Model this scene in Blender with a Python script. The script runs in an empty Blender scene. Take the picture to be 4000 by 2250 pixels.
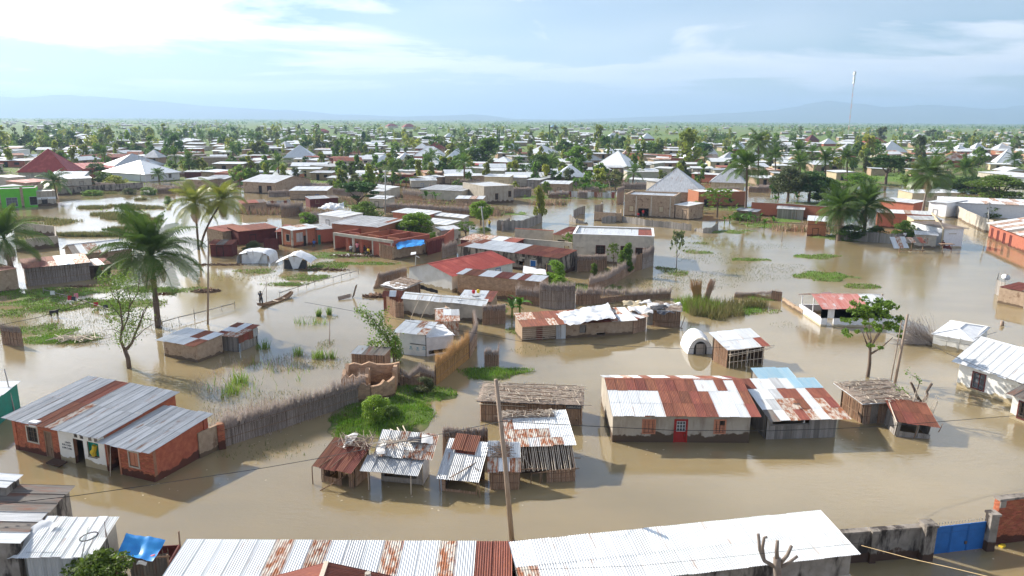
import bpy, bmesh, math, random
import numpy as np
from mathutils import Vector, Matrix, noise
random.seed(7); RNG = np.random.default_rng(7)
S = bpy.context.scene; COL = S.collection
R = math.radians
# ---------------------------------------------------------------- camera, sky, sun, exposure
H = 21.0; FPX = 2000 / math.tan(R(35)); PITCH = R(12.99); ROLL = R(0.37)
FW = Vector((0, math.cos(PITCH), -math.sin(PITCH))); RT = Vector((1, 0, 0)); UP = RT.cross(FW)
RT2 = math.cos(ROLL) * RT + math.sin(ROLL) * UP; UP2 = -math.sin(ROLL) * RT + math.cos(ROLL) * UP
CAMLOC = Vector((0, 0, H))
cam = bpy.data.objects.new('camera', bpy.data.cameras.new('camera')); COL.objects.link(cam)
cam.data.sensor_width = 36; cam.data.lens = 18 / math.tan(R(35)); cam.data.clip_start = 0.5; cam.data.clip_end = 80000
cam.matrix_world = Matrix((( RT2.x, UP2.x, -FW.x, 0), (RT2.y, UP2.y, -FW.y, 0), (RT2.z, UP2.z, -FW.z, H), (0, 0, 0, 1)))
S.camera = cam
SUN_AZ = -57.0; SUN_EL = 31.0      # degrees from +Y (left is negative), above the horizon
sun = bpy.data.objects.new('sun', bpy.data.lights.new('sun', 'SUN')); COL.objects.link(sun)
sd = Vector((math.sin(R(SUN_AZ)) * math.cos(R(SUN_EL)), math.cos(R(SUN_AZ)) * math.cos(R(SUN_EL)), math.sin(R(SUN_EL))))
sun.rotation_euler = sd.to_track_quat('Z', 'Y').to_euler()
sun.data.energy = 4.35; sun.data.angle = R(0.6); sun.data.color = (1.0, 0.93, 0.82)
S.view_settings.view_transform = 'Standard'; S.view_settings.look = 'None'
S.view_settings.exposure = 0.98; S.view_settings.gamma = 1; S.view_settings.use_curve_mapping = False
W_ = bpy.data.worlds.new('World'); S.world = W_; W_.use_nodes = True
nt = W_.node_tree; nt.nodes.clear()
def nd(t, typ, **kw):
    n = t.nodes.new(typ)
    for k, v in kw.items():
        if k.startswith('i_'):
            n.inputs[k[2:].replace('_', ' ')].default_value = v
        else: setattr(n, k, v)
    return n
def mathn(t, op, a, b=None, c=None, clamp=False):
    n = t.nodes.new('ShaderNodeMath'); n.operation = op; n.use_clamp = clamp
    for i, x in enumerate((a, b, c)):
        if x is None: continue
        if isinstance(x, (int, float)): n.inputs[i].default_value = x
        else: t.links.new(x, n.inputs[i])
    return n.outputs[0]
def ramp(t, fac, stops):
    n = t.nodes.new('ShaderNodeValToRGB'); e = n.color_ramp.elements
    while len(e) < len(stops): e.new(0.5)
    for k, (p, c) in zip(e, stops): k.position = p; k.color = (c[0], c[1], c[2], 1) if isinstance(c, (tuple, list)) else (c, c, c, 1)
    t.links.new(fac, n.inputs[0]); return n.outputs[0]
def mixc(t, fac, a, b, mode='MIX'):
    n = t.nodes.new('ShaderNodeMix'); n.data_type = 'RGBA'; n.blend_type = mode; n.clamp_factor = True
    for i, x in ((0, fac), (6, a), (7, b)):
        if isinstance(x, (int, float)): n.inputs[i].default_value = x
        elif isinstance(x, (tuple, list)): n.inputs[i].default_value = (*x[:3], 1)
        else: t.links.new(x, n.inputs[i])
    return n.outputs[2]
sky = nd(nt, 'ShaderNodeTexSky', sky_type='NISHITA', sun_disc=False, sun_elevation=R(SUN_EL), sun_rotation=R(SUN_AZ), altitude=300, air_density=1.0, dust_density=0.2, ozone_density=2.2)
tc = nd(nt, 'ShaderNodeTexCoord'); sep = nd(nt, 'ShaderNodeSeparateXYZ'); nt.links.new(tc.outputs['Generated'], sep.inputs[0])
zz = mathn(nt, 'ADD', mathn(nt, 'MAXIMUM', sep.outputs[2], 0.0), 0.10)
cmb = nd(nt, 'ShaderNodeCombineXYZ')
nt.links.new(mathn(nt, 'DIVIDE', sep.outputs[0], zz), cmb.inputs[0]); nt.links.new(mathn(nt, 'DIVIDE', sep.outputs[1], zz), cmb.inputs[1])
def wnoise(sc, det, rough, off, dist=0.0):
    mp = nd(nt, 'ShaderNodeMapping'); mp.inputs['Location'].default_value = off; mp.inputs['Scale'].default_value = sc
    nt.links.new(cmb.outputs[0], mp.inputs[0]); n = nd(nt, 'ShaderNodeTexNoise'); n.inputs['Scale'].default_value = 1; n.inputs['Detail'].default_value = det
    n.inputs['Roughness'].default_value = rough; n.inputs['Distortion'].default_value = dist; nt.links.new(mp.outputs[0], n.inputs[0]); return n.outputs[0]
veil = ramp(nt, wnoise((0.30, 0.22, 1), 3, .5, (3.1, 1.2, 0)), [(0.44, 0.0), (0.72, 0.6)])
puff = ramp(nt, wnoise((0.42, 0.50, 1), 9, .60, (4.3, 2.6, 0), 0.5), [(0.48, 0.0), (0.555, 1.0)])
shade = ramp(nt, wnoise((0.9, 1.2, 1), 6, .6, (9.3, 2.6, 0)), [(0.35, (0.80, 0.86, 0.96)), (0.65, (1, 1, 1))])
cl = mathn(nt, 'MAXIMUM', veil, puff)
lum = nd(nt, 'ShaderNodeRGBToBW'); nt.links.new(sky.outputs[0], lum.inputs[0])
# clouds are lit by the same sun: brighter towards it
csun = nd(nt, 'ShaderNodeVectorMath', operation='DOT_PRODUCT'); nt.links.new(tc.outputs['Generated'], csun.inputs[0]); csun.inputs[1].default_value = sd
near = mathn(nt, 'POWER', mathn(nt, 'MAXIMUM', csun.outputs['Value'], 0.0), 5.0)
cb = mathn(nt, 'MULTIPLY_ADD', near, 27.0, 9.8)
ccol = nd(nt, 'ShaderNodeVectorMath', operation='SCALE'); nt.links.new(shade, ccol.inputs[0]); nt.links.new(cb, ccol.inputs['Scale'])
skyc = mixc(nt, cl, sky.outputs[0], ccol.outputs[0])
bg = nd(nt, 'ShaderNodeBackground'); bg.inputs[1].default_value = 0.065; nt.links.new(skyc, bg.inputs[0])
wo = nd(nt, 'ShaderNodeOutputWorld'); nt.links.new(bg.outputs[0], wo.inputs[0])
S.cycles.max_bounces = 6; S.cycles.diffuse_bounces = 2; S.cycles.glossy_bounces = 3; S.cycles.transmission_bounces = 2
S.cycles.volume_bounces = 1; S.cycles.transparent_max_bounces = 4
S.cycles.use_adaptive_sampling = True; S.cycles.adaptive_threshold = 0.02
S.cycles.use_denoising = True

# ---------------------------------------------------------------- pixel -> place
def ray(x, y): return FW * FPX + RT2 * (x - 2000) - UP2 * (y - 1125)
def G(x, y, z=0.0):
    d = ray(x, y); t = (z - H) / d.z; p = CAMLOC + d * t; return p
def GY(x, y, Y):               # the point of that sight line at distance Y
    d = ray(x, y); return CAMLOC + d * (Y / d.y)
def pz(p, y):                  # height of a point above p (vertical line) whose picture row is y
    # solve along vertical through p
    lo, hi = -2.0, 300.0
    for _ in range(40):
        m = (lo + hi) / 2; d = Vector((p.x, p.y, m)) - CAMLOC
        row = 1125 - d.dot(UP2) / d.dot(FW) * FPX
        if row > y and d.dot(FW) > .1: lo = m
        else: hi = m
    return lo
# ---------------------------------------------------------------- materials
MATS = {}
def pmat(name, c1, c2=None, scale=2.0, rough=0.8, metal=0.0, bump=0.0, bscale=None, st=(1, 1, 1), c3=None, s3=0.7, t3=(0.5, 0.6), st3=(1, 1, 1),
         damp=None, rnd=0.12, world=False, detail=4, trans=0.0, hue=0.0, contrast=(0.35, 0.65), spec=0.3):
    m = bpy.data.materials.new(name); m.use_nodes = True; t = m.node_tree; b = t.nodes['Principled BSDF']; MATS[name] = m
    geo = nd(t, 'ShaderNodeNewGeometry'); oi = nd(t, 'ShaderNodeObjectInfo'); co = nd(t, 'ShaderNodeTexCoord')
    add = nd(t, 'ShaderNodeVectorMath', operation='ADD')
    if world: src = geo.outputs['Position']
    else:
        t.links.new(co.outputs['Object'], add.inputs[0])
        k = nd(t, 'ShaderNodeVectorMath', operation='SCALE'); k.inputs[0].default_value = (37, 53, 71); t.links.new(oi.outputs['Random'], k.inputs['Scale'])
        t.links.new(k.outputs[0], add.inputs[1]); src = add.outputs[0]
    def ns(sc, stv, det=detail, off=0.0):
        mp = nd(t, 'ShaderNodeMapping'); mp.inputs['Scale'].default_value = stv; mp.inputs['Location'].default_value = (off, off, off)
        t.links.new(src, mp.inputs[0])
        n = nd(t, 'ShaderNodeTexNoise'); n.inputs['Scale'].default_value = sc; n.inputs['Detail'].default_value = det; n.inputs['Roughness'].default_value = .6
        t.links.new(mp.outputs[0], n.inputs[0]); return n.outputs[0]
    col = None
    if c2 is not None: col = mixc(t, ramp(t, ns(scale, st), [(contrast[0], 0.0), (contrast[1], 1.0)]), c1, c2)
    else:
        rgb = nd(t, 'ShaderNodeRGB'); rgb.outputs[0].default_value = (*c1, 1); col = rgb.outputs[0]
    if c3 is not None: col = mixc(t, ramp(t, ns(s3, st3, 6, 5.0), [(t3[0], 0.0), (t3[1], 1.0)]), col, c3)
    if rnd or hue:
        hsv = nd(t, 'ShaderNodeHueSaturation'); t.links.new(col, hsv.inputs['Color'])
        t.links.new(mathn(t, 'MULTIPLY_ADD', oi.outputs['Random'], 2 * rnd, 1 - rnd), hsv.inputs['Value'])
        if hue:
            r2 = mathn(t, 'FRACT', mathn(t, 'MULTIPLY', oi.outputs['Random'], 7.31)); t.links.new(mathn(t, 'MULTIPLY_ADD', r2, hue, 0.5 - hue / 2), hsv.inputs['Hue'])
        col = hsv.outputs[0]
    if damp:            # ragged water mark left by the flood
        sp = nd(t, 'ShaderNodeSeparateXYZ'); t.links.new(geo.outputs['Position'], sp.inputs[0])
        n = nd(t, 'ShaderNodeTexNoise'); n.inputs['Scale'].default_value = 1.3; n.inputs['Detail'].default_value = 6; t.links.new(geo.outputs['Position'], n.inputs[0])
        v = mathn(t, 'SUBTRACT', sp.outputs[2], mathn(t, 'MULTIPLY', mathn(t, 'SUBTRACT', n.outputs[0], 0.35), damp[0] * 1.1))
        col = mixc(t, ramp(t, mathn(t, 'DIVIDE', v, damp[0]), [(0.20, 1.0), (0.27, 0.0)]), col, damp[1])
    t.links.new(col, b.inputs['Base Color']); b.inputs['Roughness'].default_value = rough; b.inputs['Metallic'].default_value = metal
    b.inputs['Specular IOR Level'].default_value = spec
    if bump:
        bp = nd(t, 'ShaderNodeBump'); bp.inputs['Strength'].default_value = bump; bp.inputs['Distance'].default_value = 0.05
        t.links.new(ns(bscale or scale * 6, st, 5, 2.0), bp.inputs['Height']); t.links.new(bp.outputs[0], b.inputs['Normal'])
    if trans:
        tr = nd(t, 'ShaderNodeBsdfTranslucent'); t.links.new(col, tr.inputs[0]); mx = nd(t, 'ShaderNodeMixShader'); mx.inputs[0].default_value = trans
        t.links.new(b.outputs[0], mx.inputs[1]); t.links.new(tr.outputs[0], mx.inputs[2]); t.links.new(mx.outputs[0], t.nodes['Material Output'].inputs[0])
    return m
ST = (4, .35, 1)    # streaks that run down a sheet
pmat('tin_white', (.80, .82, .82), (.66, .68, .70), 1.6, .42, .15, .05, st=ST, rnd=.08, c3=(.44, .30, .22), s3=1.1, t3=(.60, .76), st3=(3, .5, 1))
pmat('tin_grey', (.60, .61, .62), (.42, .43, .44), 1.4, .45, .2, .05, st=ST, rnd=.15, c3=(.30, .17, .11), s3=.8, t3=(.60, .72), st3=(3, .6, 1))
pmat('tin_dull', (.25, .22, .195), (.165, .145, .13), 1.4, .65, .1, .1, st=ST, rnd=.2, c3=(.24, .10, .06), s3=.8, t3=(.52, .70), st3=(3, .6, 1))
pmat('tin_rust', (.285, .095, .062), (.185, .062, .043), 1.8, .75, .0, .15, st=ST, rnd=.22, c3=(.36, .13, .065), s3=1.5, t3=(.55, .72), st3=(5, 1, 1), hue=.02)
pmat('tin_mottled', (.60, .55, .48), (.34, .12, .05), 1.5, .65, .05, .1, st=(3, 1.2, 1), rnd=.12, detail=7, contrast=(.42, .58), c3=(.20, .06, .03), s3=2.5, t3=(.58, .70))
pmat('tin_blue', (.28, .46, .58), (.36, .50, .58), 2, .5, .1, .05, st=ST, rnd=.08)
pmat('tin_red', (.37, .07, .055), (.29, .055, .045), 1.2, .55, .0, .05, st=ST, rnd=.06, c3=(.50, .12, .09), s3=.6, t3=(.5, .75))
pmat('tin_pink', (.52, .16, .13), (.60, .30, .26), 1.1, .55, .0, .05, st=ST, rnd=.06, c3=(.62, .56, .56), s3=.5, t3=(.55, .62))
pmat('brick', (.50, .165, .085), (.37, .105, .06), 3.0, .9, 0, .2, rnd=.25, damp=(1.1, (.12, .045, .03)), hue=.015)
pmat('brick_far', (.44, .17, .10), (.33, .115, .075), 6.0, .9, 0, .1, rnd=.14, damp=(.9, (.13, .055, .035)), hue=.02)
pmat('mortar', (.40, .20, .12), (.30, .16, .10), 4, .95, 0, .2, damp=(1.1, (.12, .055, .035)))
pmat('mudbrick', (.48, .32, .21), (.38, .24, .155), 3.0, .95, 0, .3, rnd=.16, damp=(.8, (.16, .10, .065)), world=True)
pmat('mud', (.44, .33, .235), (.34, .245, .17), 2.5, .97, 0, .5, bscale=14, rnd=.08, damp=(.6, (.15, .105, .07)), world=True, c3=(.22, .14, .09), s3=1.2, t3=(.58, .66))
pmat('plaster', (.46, .41, .34), (.38, .335, .275), 1.3, .93, 0, .15, bscale=9, rnd=.06, world=True, damp=(1.5, (.115, .080, .055)), c3=(.27, .22, .175), s3=1.1, t3=(.52, .72), st3=(1.4, 1.4, .35))
pmat('concrete', (.54, .49, .41), (.42, .38, .32), 1.1, .93, 0, .15, bscale=9, rnd=.1, world=True, damp=(.8, (.17, .13, .095)), c3=(.18, .15, .125), s3=.5, t3=(.58, .78))
pmat('old_concrete', (.34, .30, .26), (.22, .19, .16), 1.6, .95, 0, .3, bscale=9, world=True, damp=(1.1, (.085, .05, .035)), c3=(.055, .045, .04), s3=.9, t3=(.50, .60), st3=(1.6, 1.6, .45))
pmat('whitewash', (.80, .79, .75), (.70, .68, .62), .9, .9, 0, .1, bscale=9, world=True, damp=(.9, (.40, .33, .21)), c3=(.42, .36, .28), s3=.9, t3=(.62, .72))
pmat('paint_white', (.80, .81, .83), (.72, .73, .75), 3, .7, 0, .05, world=True, damp=(.5, (.5, .44, .32)))
pmat('paint_green', (.13, .50, .04), (.11, .43, .04), 1, .85, 0, .05, world=True)
pmat('paint_blue', (.03, .16, .46), (.025, .13, .38), 2.0, .5, 0, .05, rnd=.08)
pmat('paint_teal', (.02, .26, .20), (.03, .20, .16), 2, .7, 0, .1)
pmat('paint_red', (.42, .035, .03), (.34, .03, .028), 2, .6, 0, .05)
pmat('paint_cream', (.60, .50, .33), (.52, .43, .29), 2, .8, 0, .05, world=True)
pmat('maroon', (.16, .035, .03), (.11, .03, .028), 2, .7, 0, .05)
pmat('wood_pink', (.58, .25, .15), (.48, .20, .12), 3, .8, 0, .1, st=(6, 6, .6))
pmat('wood', (.34, .22, .14), (.21, .135, .09), 3, .9, 0, .3, st=(8, 8, .6), rnd=.25)
pmat('wood_grey', (.36, .33, .30), (.21, .19, .17), 3, .9, 0, .3, st=(9, 9, .5), rnd=.3)
pmat('pole_wood', (.40, .31, .24), (.27, .20, .15), 3, .9, 0, .3, st=(9, 9, .4), rnd=.1)
pmat('pole_pale', (.72, .62, .50), (.56, .47, .37), 3, .85, 0, .1, st=(9, 9, .6), rnd=.2)
pmat('pole_grey', (.42, .42, .40), (.32, .32, .30), 3, .8, 0, .1, rnd=.1)
pmat('reed', (.56, .36, .24), (.35, .215, .15), 12, .95, 0, .2, st=(3, 3, .3), rnd=.12, c3=(.55, .42, .31), s3=7, t3=(.5, .6), st3=(4, 4, .15))
pmat('reed_grey', (.47, .40, .35), (.31, .255, .225), 12, .95, 0, .2, st=(3, 3, .3), rnd=.1, c3=(.56, .48, .43), s3=7, t3=(.5, .6), st3=(4, 4, .15))
pmat('reed_gold', (.66, .40, .17), (.48, .27, .11), 12, .95, 0, .2, st=(3, 3, .3), rnd=.08)
pmat('reed_top', (.55, .46, .41), (.36, .29, .26), 12, .95, 0, .1, st=(3, 3, .3), rnd=.1, trans=.2)
pmat('reed_dark', (.16, .11, .08), (.10, .07, .05), 12, .95, 0, .2, st=(3, 3, .3), rnd=.1)
pmat('twigs', (.36, .29, .235), (.20, .15, .12), 9, .95, 0, .3, rnd=.1)
pmat('tarp_white', (.80, .81, .82), (.66, .67, .69), 1.5, .6, 0, .3, bscale=3, rnd=.05)
pmat('tarp_blue', (.04, .25, .68), (.06, .36, .78), 2, .4, 0, .3, bscale=3)
pmat('tarp_dark', (.035, .035, .04), (.07, .07, .075), 2, .6, 0, .3)
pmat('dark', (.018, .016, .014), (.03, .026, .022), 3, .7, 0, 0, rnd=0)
pmat('glass', (.05, .06, .07), (.10, .115, .13), 1.5, .12, 0, 0, rnd=.1, spec=.6)
pmat('iron', (.12, .10, .09), (.20, .15, .11), 4, .6, .5, 0)
pmat('rubber', (.03, .03, .032), (.05, .05, .05), 4, .8)
pmat('cable', (.045, .042, .04), None, rough=.7, rnd=0)
pmat('rope', (.62, .45, .24), None, rough=.9, rnd=0)
pmat('bark', (.20, .145, .11), (.11, .08, .06), 5, .95, 0, .5, st=(1, 1, .3), rnd=.2)
pmat('bark_pale', (.34, .28, .23), (.22, .17, .14), 5, .95, 0, .5, st=(1, 1, .3), rnd=.2)
def leafm(n, a, b, hue=.02, rnd=.22, tr=.5, rough=.5): pmat(n, a, b, 1.1, rough, 0, 0, rnd=rnd, hue=hue, trans=tr, spec=.35, detail=2)
leafm('leaf_green', (.19, .30, .05), (.12, .21, .035))
leafm('leaf_fresh', (.17, .27, .04), (.11, .19, .03))
leafm('leaf_dark', (.10, .185, .045), (.06, .125, .032))
leafm('leaf_yellow', (.33, .36, .06), (.22, .27, .045))
leafm('leaf_lime', (.24, .38, .045), (.16, .28, .035))
leafm('leaf_dusty', (.19, .22, .09), (.12, .15, .06))
leafm('palm_dark', (.11, .19, .030), (.065, .125, .022), .01, .2, .4, .62)
leafm('palm_yellow', (.34, .34, .05), (.20, .26, .04), .01, .15, .35, .4)
leafm('palm_green', (.12, .19, .045), (.075, .13, .03), .01, .2, .3, .38)
leafm('banana', (.11, .24, .03), (.07, .16, .025), .01, .15, .35, .4)
leafm('grass', (.15, .32, .03), (.21, .31, .045), .01, .05, .3, .8)
leafm('grass_dry', (.30, .25, .10), (.17, .18, .06), .01, .1, .3, .8)
leafm('weed', (.13, .17, .05), (.20, .19, .08), .01, .1, .3, .8)
pmat('skin', (.075, .04, .026), None, rough=.5, rnd=0)
pmat('cloth_red', (.50, .04, .05), None, rough=.9, rnd=.05); pmat('cloth_dark', (.05, .055, .07), None, rough=.9, rnd=.05)
pmat('cloth_white', (.72, .70, .68), None, rough=.9, rnd=.05); pmat('cloth_blue', (.06, .14, .40), None, rough=.9, rnd=.05)
pmat('cloth_yellow', (.70, .50, .04), None, rough=.8, rnd=.05); pmat('cloth_pink', (.70, .25, .30), None, rough=.9, rnd=.05); pmat('fur_black', (.018, .016, .015), None, rough=.7, rnd=0)
def mt(n): return MATS[n] if isinstance(n, str) else n
# ---------------------------------------------------------------- mesh helpers
class MB:
    def __init__(s): s.v = []; s.f = []
    def quad(s, a, b, c, d): i = len(s.v); s.v += [tuple(a), tuple(b), tuple(c), tuple(d)]; s.f.append((i, i + 1, i + 2, i + 3))
    def tri(s, a, b, c): i = len(s.v); s.v += [tuple(a), tuple(b), tuple(c)]; s.f.append((i, i + 1, i + 2))
    def poly(s, pts): i = len(s.v); s.v += [tuple(p) for p in pts]; s.f.append(tuple(range(i, i + len(pts))))
    def box(s, x0, y0, z0, x1, y1, z1): s.obox((x0, y0, z0), (x1 - x0, 0, 0), (0, y1 - y0, 0), (0, 0, z1 - z0))
    def obox(s, o, u, v, w):
        o = Vector(o); u = Vector(u); v = Vector(v); w = Vector(w); i = len(s.v)
        s.v += [tuple(p) for p in (o, o + u, o + u + v, o + v, o + w, o + u + w, o + u + v + w, o + v + w)]
        s.f += [(i, i + 3, i + 2, i + 1), (i + 4, i + 5, i + 6, i + 7), (i, i + 1, i + 5, i + 4), (i + 1, i + 2, i + 6, i + 5), (i + 2, i + 3, i + 7, i + 6), (i + 3, i, i + 4, i + 7)]
    def bar(s, a, b, w, h=None):       # a squared bar from a to b
        a = Vector(a); b = Vector(b); d = b - a; h = h or w
        u = d.cross(Vector((0, 0, 1)))
        if u.length < 1e-4: u = Vector((1, 0, 0))
        u.normalize(); v = u.cross(d).normalized()
        s.obox(a - u * w / 2 - v * h / 2, u * w, v * h, d)
    def tube(s, pts, rad, n=6):
        pts = [Vector(p) for p in pts]; k = len(pts); i0 = len(s.v)
        rad = rad if isinstance(rad, (list, tuple)) else [rad] * k
        ref = None
        for j, p in enumerate(pts):
            d = (pts[min(j + 1, k - 1)] - pts[max(j - 1, 0)]).normalized()
            if ref is None: ref = d.cross(Vector((0.13, 0.21, 1)) if abs(d.z) < .9 else Vector((1, .1, 0))).normalized()
            u = (ref - d * ref.dot(d)).normalized(); v = d.cross(u); ref = u
            for a in range(n):
                t = 2 * math.pi * a / n; s.v.append(tuple(p + (u * math.cos(t) + v * math.sin(t)) * rad[j]))
        for j in range(k - 1):
            for a in range(n):
                b = (a + 1) % n; s.f.append((i0 + j * n + a, i0 + j * n + b, i0 + (j + 1) * n + b, i0 + (j + 1) * n + a))
        s.f.append(tuple(i0 + a for a in reversed(range(n)))); s.f.append(tuple(i0 + (k - 1) * n + a for a in range(n)))
    def mesh(s, name, mat=None, smooth=False):
        m = bpy.data.meshes.new(name); m.from_pydata(s.v, [], s.f)
        if mat: m.materials.append(mt(mat))
        if smooth: m.polygons.foreach_set('use_smooth', [True] * len(m.polygons))
        return m
    def build(s, name, mat, parent=None, **kw): return ob(name, s.mesh(name, mat, kw.pop('smooth', False)), parent, **kw)
def ob(name, mesh, parent=None, loc=None, rz=None, mw=None, label=None, cat=None, group=None, kind=None, mat=None):
    o = bpy.data.objects.new(name, mesh); COL.objects.link(o)
    if parent is not None: o.parent = parent
    if loc is not None: o.location = loc
    if rz is not None: o.rotation_euler = (0, 0, rz)
    if mw is not None: o.matrix_local = mw
    if label: o['label'] = label
    if cat: o['category'] = cat
    if group: o['group'] = group
    if kind: o['kind'] = kind
    if mat is not None:
        if not len(mesh.materials): mesh.materials.append(None)
        o.material_slots[0].link = 'OBJECT'; o.material_slots[0].material = mt(mat)
    return o
def root(name, loc, rz, label, cat, group=None): return ob(name, None, None, loc, rz, None, label, cat, group)
def npmesh(name, v, f, mat=None, smooth=False):
    v = np.asarray(v, np.float32).reshape(-1, 3); f = np.asarray(f, np.int32); k = f.shape[1]; n = len(f)
    m = bpy.data.meshes.new(name); m.vertices.add(len(v)); m.vertices.foreach_set('co', v.ravel())
    m.loops.add(n * k); m.loops.foreach_set('vertex_index', f.ravel()); m.polygons.add(n)
    m.polygons.foreach_set('loop_start', np.arange(0, n * k, k, dtype=np.int32)); m.polygons.foreach_set('loop_total', np.full(n, k, np.int32))
    if smooth: m.polygons.foreach_set('use_smooth', np.ones(n, bool))
    if mat: m.materials.append(mt(mat))
    m.update(calc_edges=True); return m
def copy_tree(o, parent=None):
    c = o.copy(); COL.objects.link(c); c.parent = parent
    for ch in KIDS.get(o.name, []): copy_tree(ch, c)
    return c
KIDS = {}
def U(a, b): return random.uniform(a, b)
# ---------------------------------------------------------------- ground, water, mountains, haze
ISLANDS = [  # picture column, row, half width m, half depth m, height m
 (1480,1640,4.2,3.6,.30),(1430,1660,2.5,3.5,.25),(1640,1540,3.0,2.2,.25),(1900,1460,3.4,1.8,.25),(1560,1590,3.5,2,.25),(2020,1450,1.5,1.0,.2),
 (3215,1082,5.0,3.8,.22),(3360,1120,3.0,1.7,.15),(3200,1003,4.2,2.6,.2),(2720,985,3.2,2.2,.15),(2720,950,2.4,1.6,.15),(2930,1015,3.5,1.6,.12),
 (230,1190,9,4.0,.15),(80,1220,6,3.0,.15),(500,1190,5,4.5,.14),(150,1290,4.5,2.6,.12),(240,1325,4.2,2.3,.12),(640,1130,8,2.2,.12),(300,1135,9,2,.15),
 (1200,1085,4.0,3.0,.15),(1270,1040,4.4,4,.14),(1450,1030,5.2,1.6,.14),(1120,1110,4,1.6,.12),(1320,1000,8,4,.16),(1000,1060,4,2,.10),
 (2900,1210,4.5,3.0,.18),(2760,1190,2.2,2.2,.15),(2990,1165,2.5,1.6,.18),(2480,1150,2.5,2.5,.10),(3000,880,6,5,.15),(2850,905,7,3,.12),(3080,860,5,5,.15),
 (2880,815,12,6,.2),(2700,770,14,6,.15),(2300,775,18,3,.2),(2100,770,8,6,.2),(2240,1120,9,2.5,.15),(2120,1100,5,5,.15),
 (60,855,5,2.5,.1),(500,830,9,3,.1),(2160,1130,3.5,3,.16),(1880,1210,3.5,3,.12),(1330,700,10,8,.2),(1240,665,13,8,.25),
 (60,1150,10,3,.2),(1800,830,20,5,.25),(1560,800,25,8,.25),(1350,790,12,4,.2),(2620,1060,3,4,.05),(3480,930,14,5,.25),(3330,930,8,4,.25),(3900,780,25,10,.3),(3300,800,20,8,.3),(2050,1290,2.5,2,.12)]
IS = [(G(a, b), c, d, e) for a, b, c, d, e in ISLANDS]
def sstep(a, b, x): t = min(1, max(0, (x - a) / (b - a))); return t * t * (3 - 2 * t)
def gz(x, y):
    n = noise.noise((x * .02, y * .02, 0)) * .5 + noise.noise((x * .09, y * .09, 3)) * .22
    far = sstep(150, 300, y + .12 * abs(x)) if y > 0 else 0
    z = -.75 + .30 * n + far * (1.0 + .5 * n)
    z = max(z, -.75 + 0) + sstep(300, 420, math.hypot(x, y)) * .35
    if y < 240:
        for p, a, b, h in IS:
            q = ((x - p.x) / a) ** 2 + ((y - p.y) / b) ** 2
            if q < 2.6: z = max(z, h * .55 - .02 + .16 * noise.noise((x * .55, y * .55, 1)) - .42 * max(0.0, q + 1.1 * noise.noise((x * .36, y * .36, 9)) - .35))
    return z
def spaced(lo, hi, fine_lo, fine_hi, st, far):
    a = list(np.arange(fine_lo, fine_hi, st)); s = st; x = a[-1]
    while x < hi: s = min(s * 1.22, far); x += s; a.append(min(x, hi))
    s = st; x = a[0]; b = []
    while x > lo: s = min(s * 1.22, far); x -= s; b.append(max(x, lo))
    return b[::-1] + a
gx = spaced(-26000, 26000, -60, 75, .9, 4000); gy = spaced(-6000, 30000, 26, 175, .9, 4000)
# between the fine centre and the far rim keep moderately dense rows
V_ = np.empty((len(gy), len(gx), 3), np.float32)
for j, y in enumerate(gy):
    for i, x in enumerate(gx): V_[j, i] = (x, y, gz(x, y))
nx, ny = len(gx), len(gy); idx = np.arange(nx * ny).reshape(ny, nx)
F_ = np.stack([idx[:-1, :-1], idx[:-1, 1:], idx[1:, 1:], idx[1:, :-1]], -1).reshape(-1, 4)
g = pmat('ground_mat', (.085, .135, .025), (.21, .155, .095), .30, .95, 0, .3, bscale=3, world=True, rnd=0, detail=8, contrast=(.42, .60), c3=(.12, .20, .03), s3=.045, t3=(.46, .60))
gt = g.node_tree; gb = gt.nodes['Principled BSDF']; lk = gb.inputs['Base Color'].links[0].from_socket
ge = nd(gt, 'ShaderNodeNewGeometry'); ln = nd(gt, 'ShaderNodeVectorMath', operation='LENGTH'); gt.links.new(ge.outputs['Position'], ln.inputs[0])
dist = mathn(gt, 'DIVIDE', ln.outputs['Value'], 3000.0)
vf = nd(gt, 'ShaderNodeTexVoronoi'); vf.inputs['Scale'].default_value = .0035; mpg = nd(gt, 'ShaderNodeMapping'); mpg.inputs['Scale'].default_value = (.6, 1.0, 1); gt.links.new(ge.outputs['Position'], mpg.inputs[0]); gt.links.new(mpg.outputs[0], vf.inputs['Vector'])
field = ramp(gt, vf.outputs['Color'], [(0.0, (.085, .15, .03)), (.35, (.15, .21, .045)), (.6, (.11, .17, .04)), (1.0, (.22, .235, .075))])
far_c = mixc(gt, ramp(gt, dist, [(.12, 0.0), (.22, 1.0)]), lk, field)
spz = nd(gt, 'ShaderNodeSeparateXYZ'); gt.links.new(ge.outputs['Position'], spz.inputs[0])
near_c = mixc(gt, ramp(gt, mathn(gt, 'MULTIPLY_ADD', spz.outputs[2], 4.0, .5), [(.45, 0.0), (.62, 1.0)]), (.13, .095, .05), far_c)
gt.links.new(near_c, gb.inputs['Base Color'])
ob('ground', npmesh('ground', V_.reshape(-1, 3), F_, g, True), kind='structure')
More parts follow.
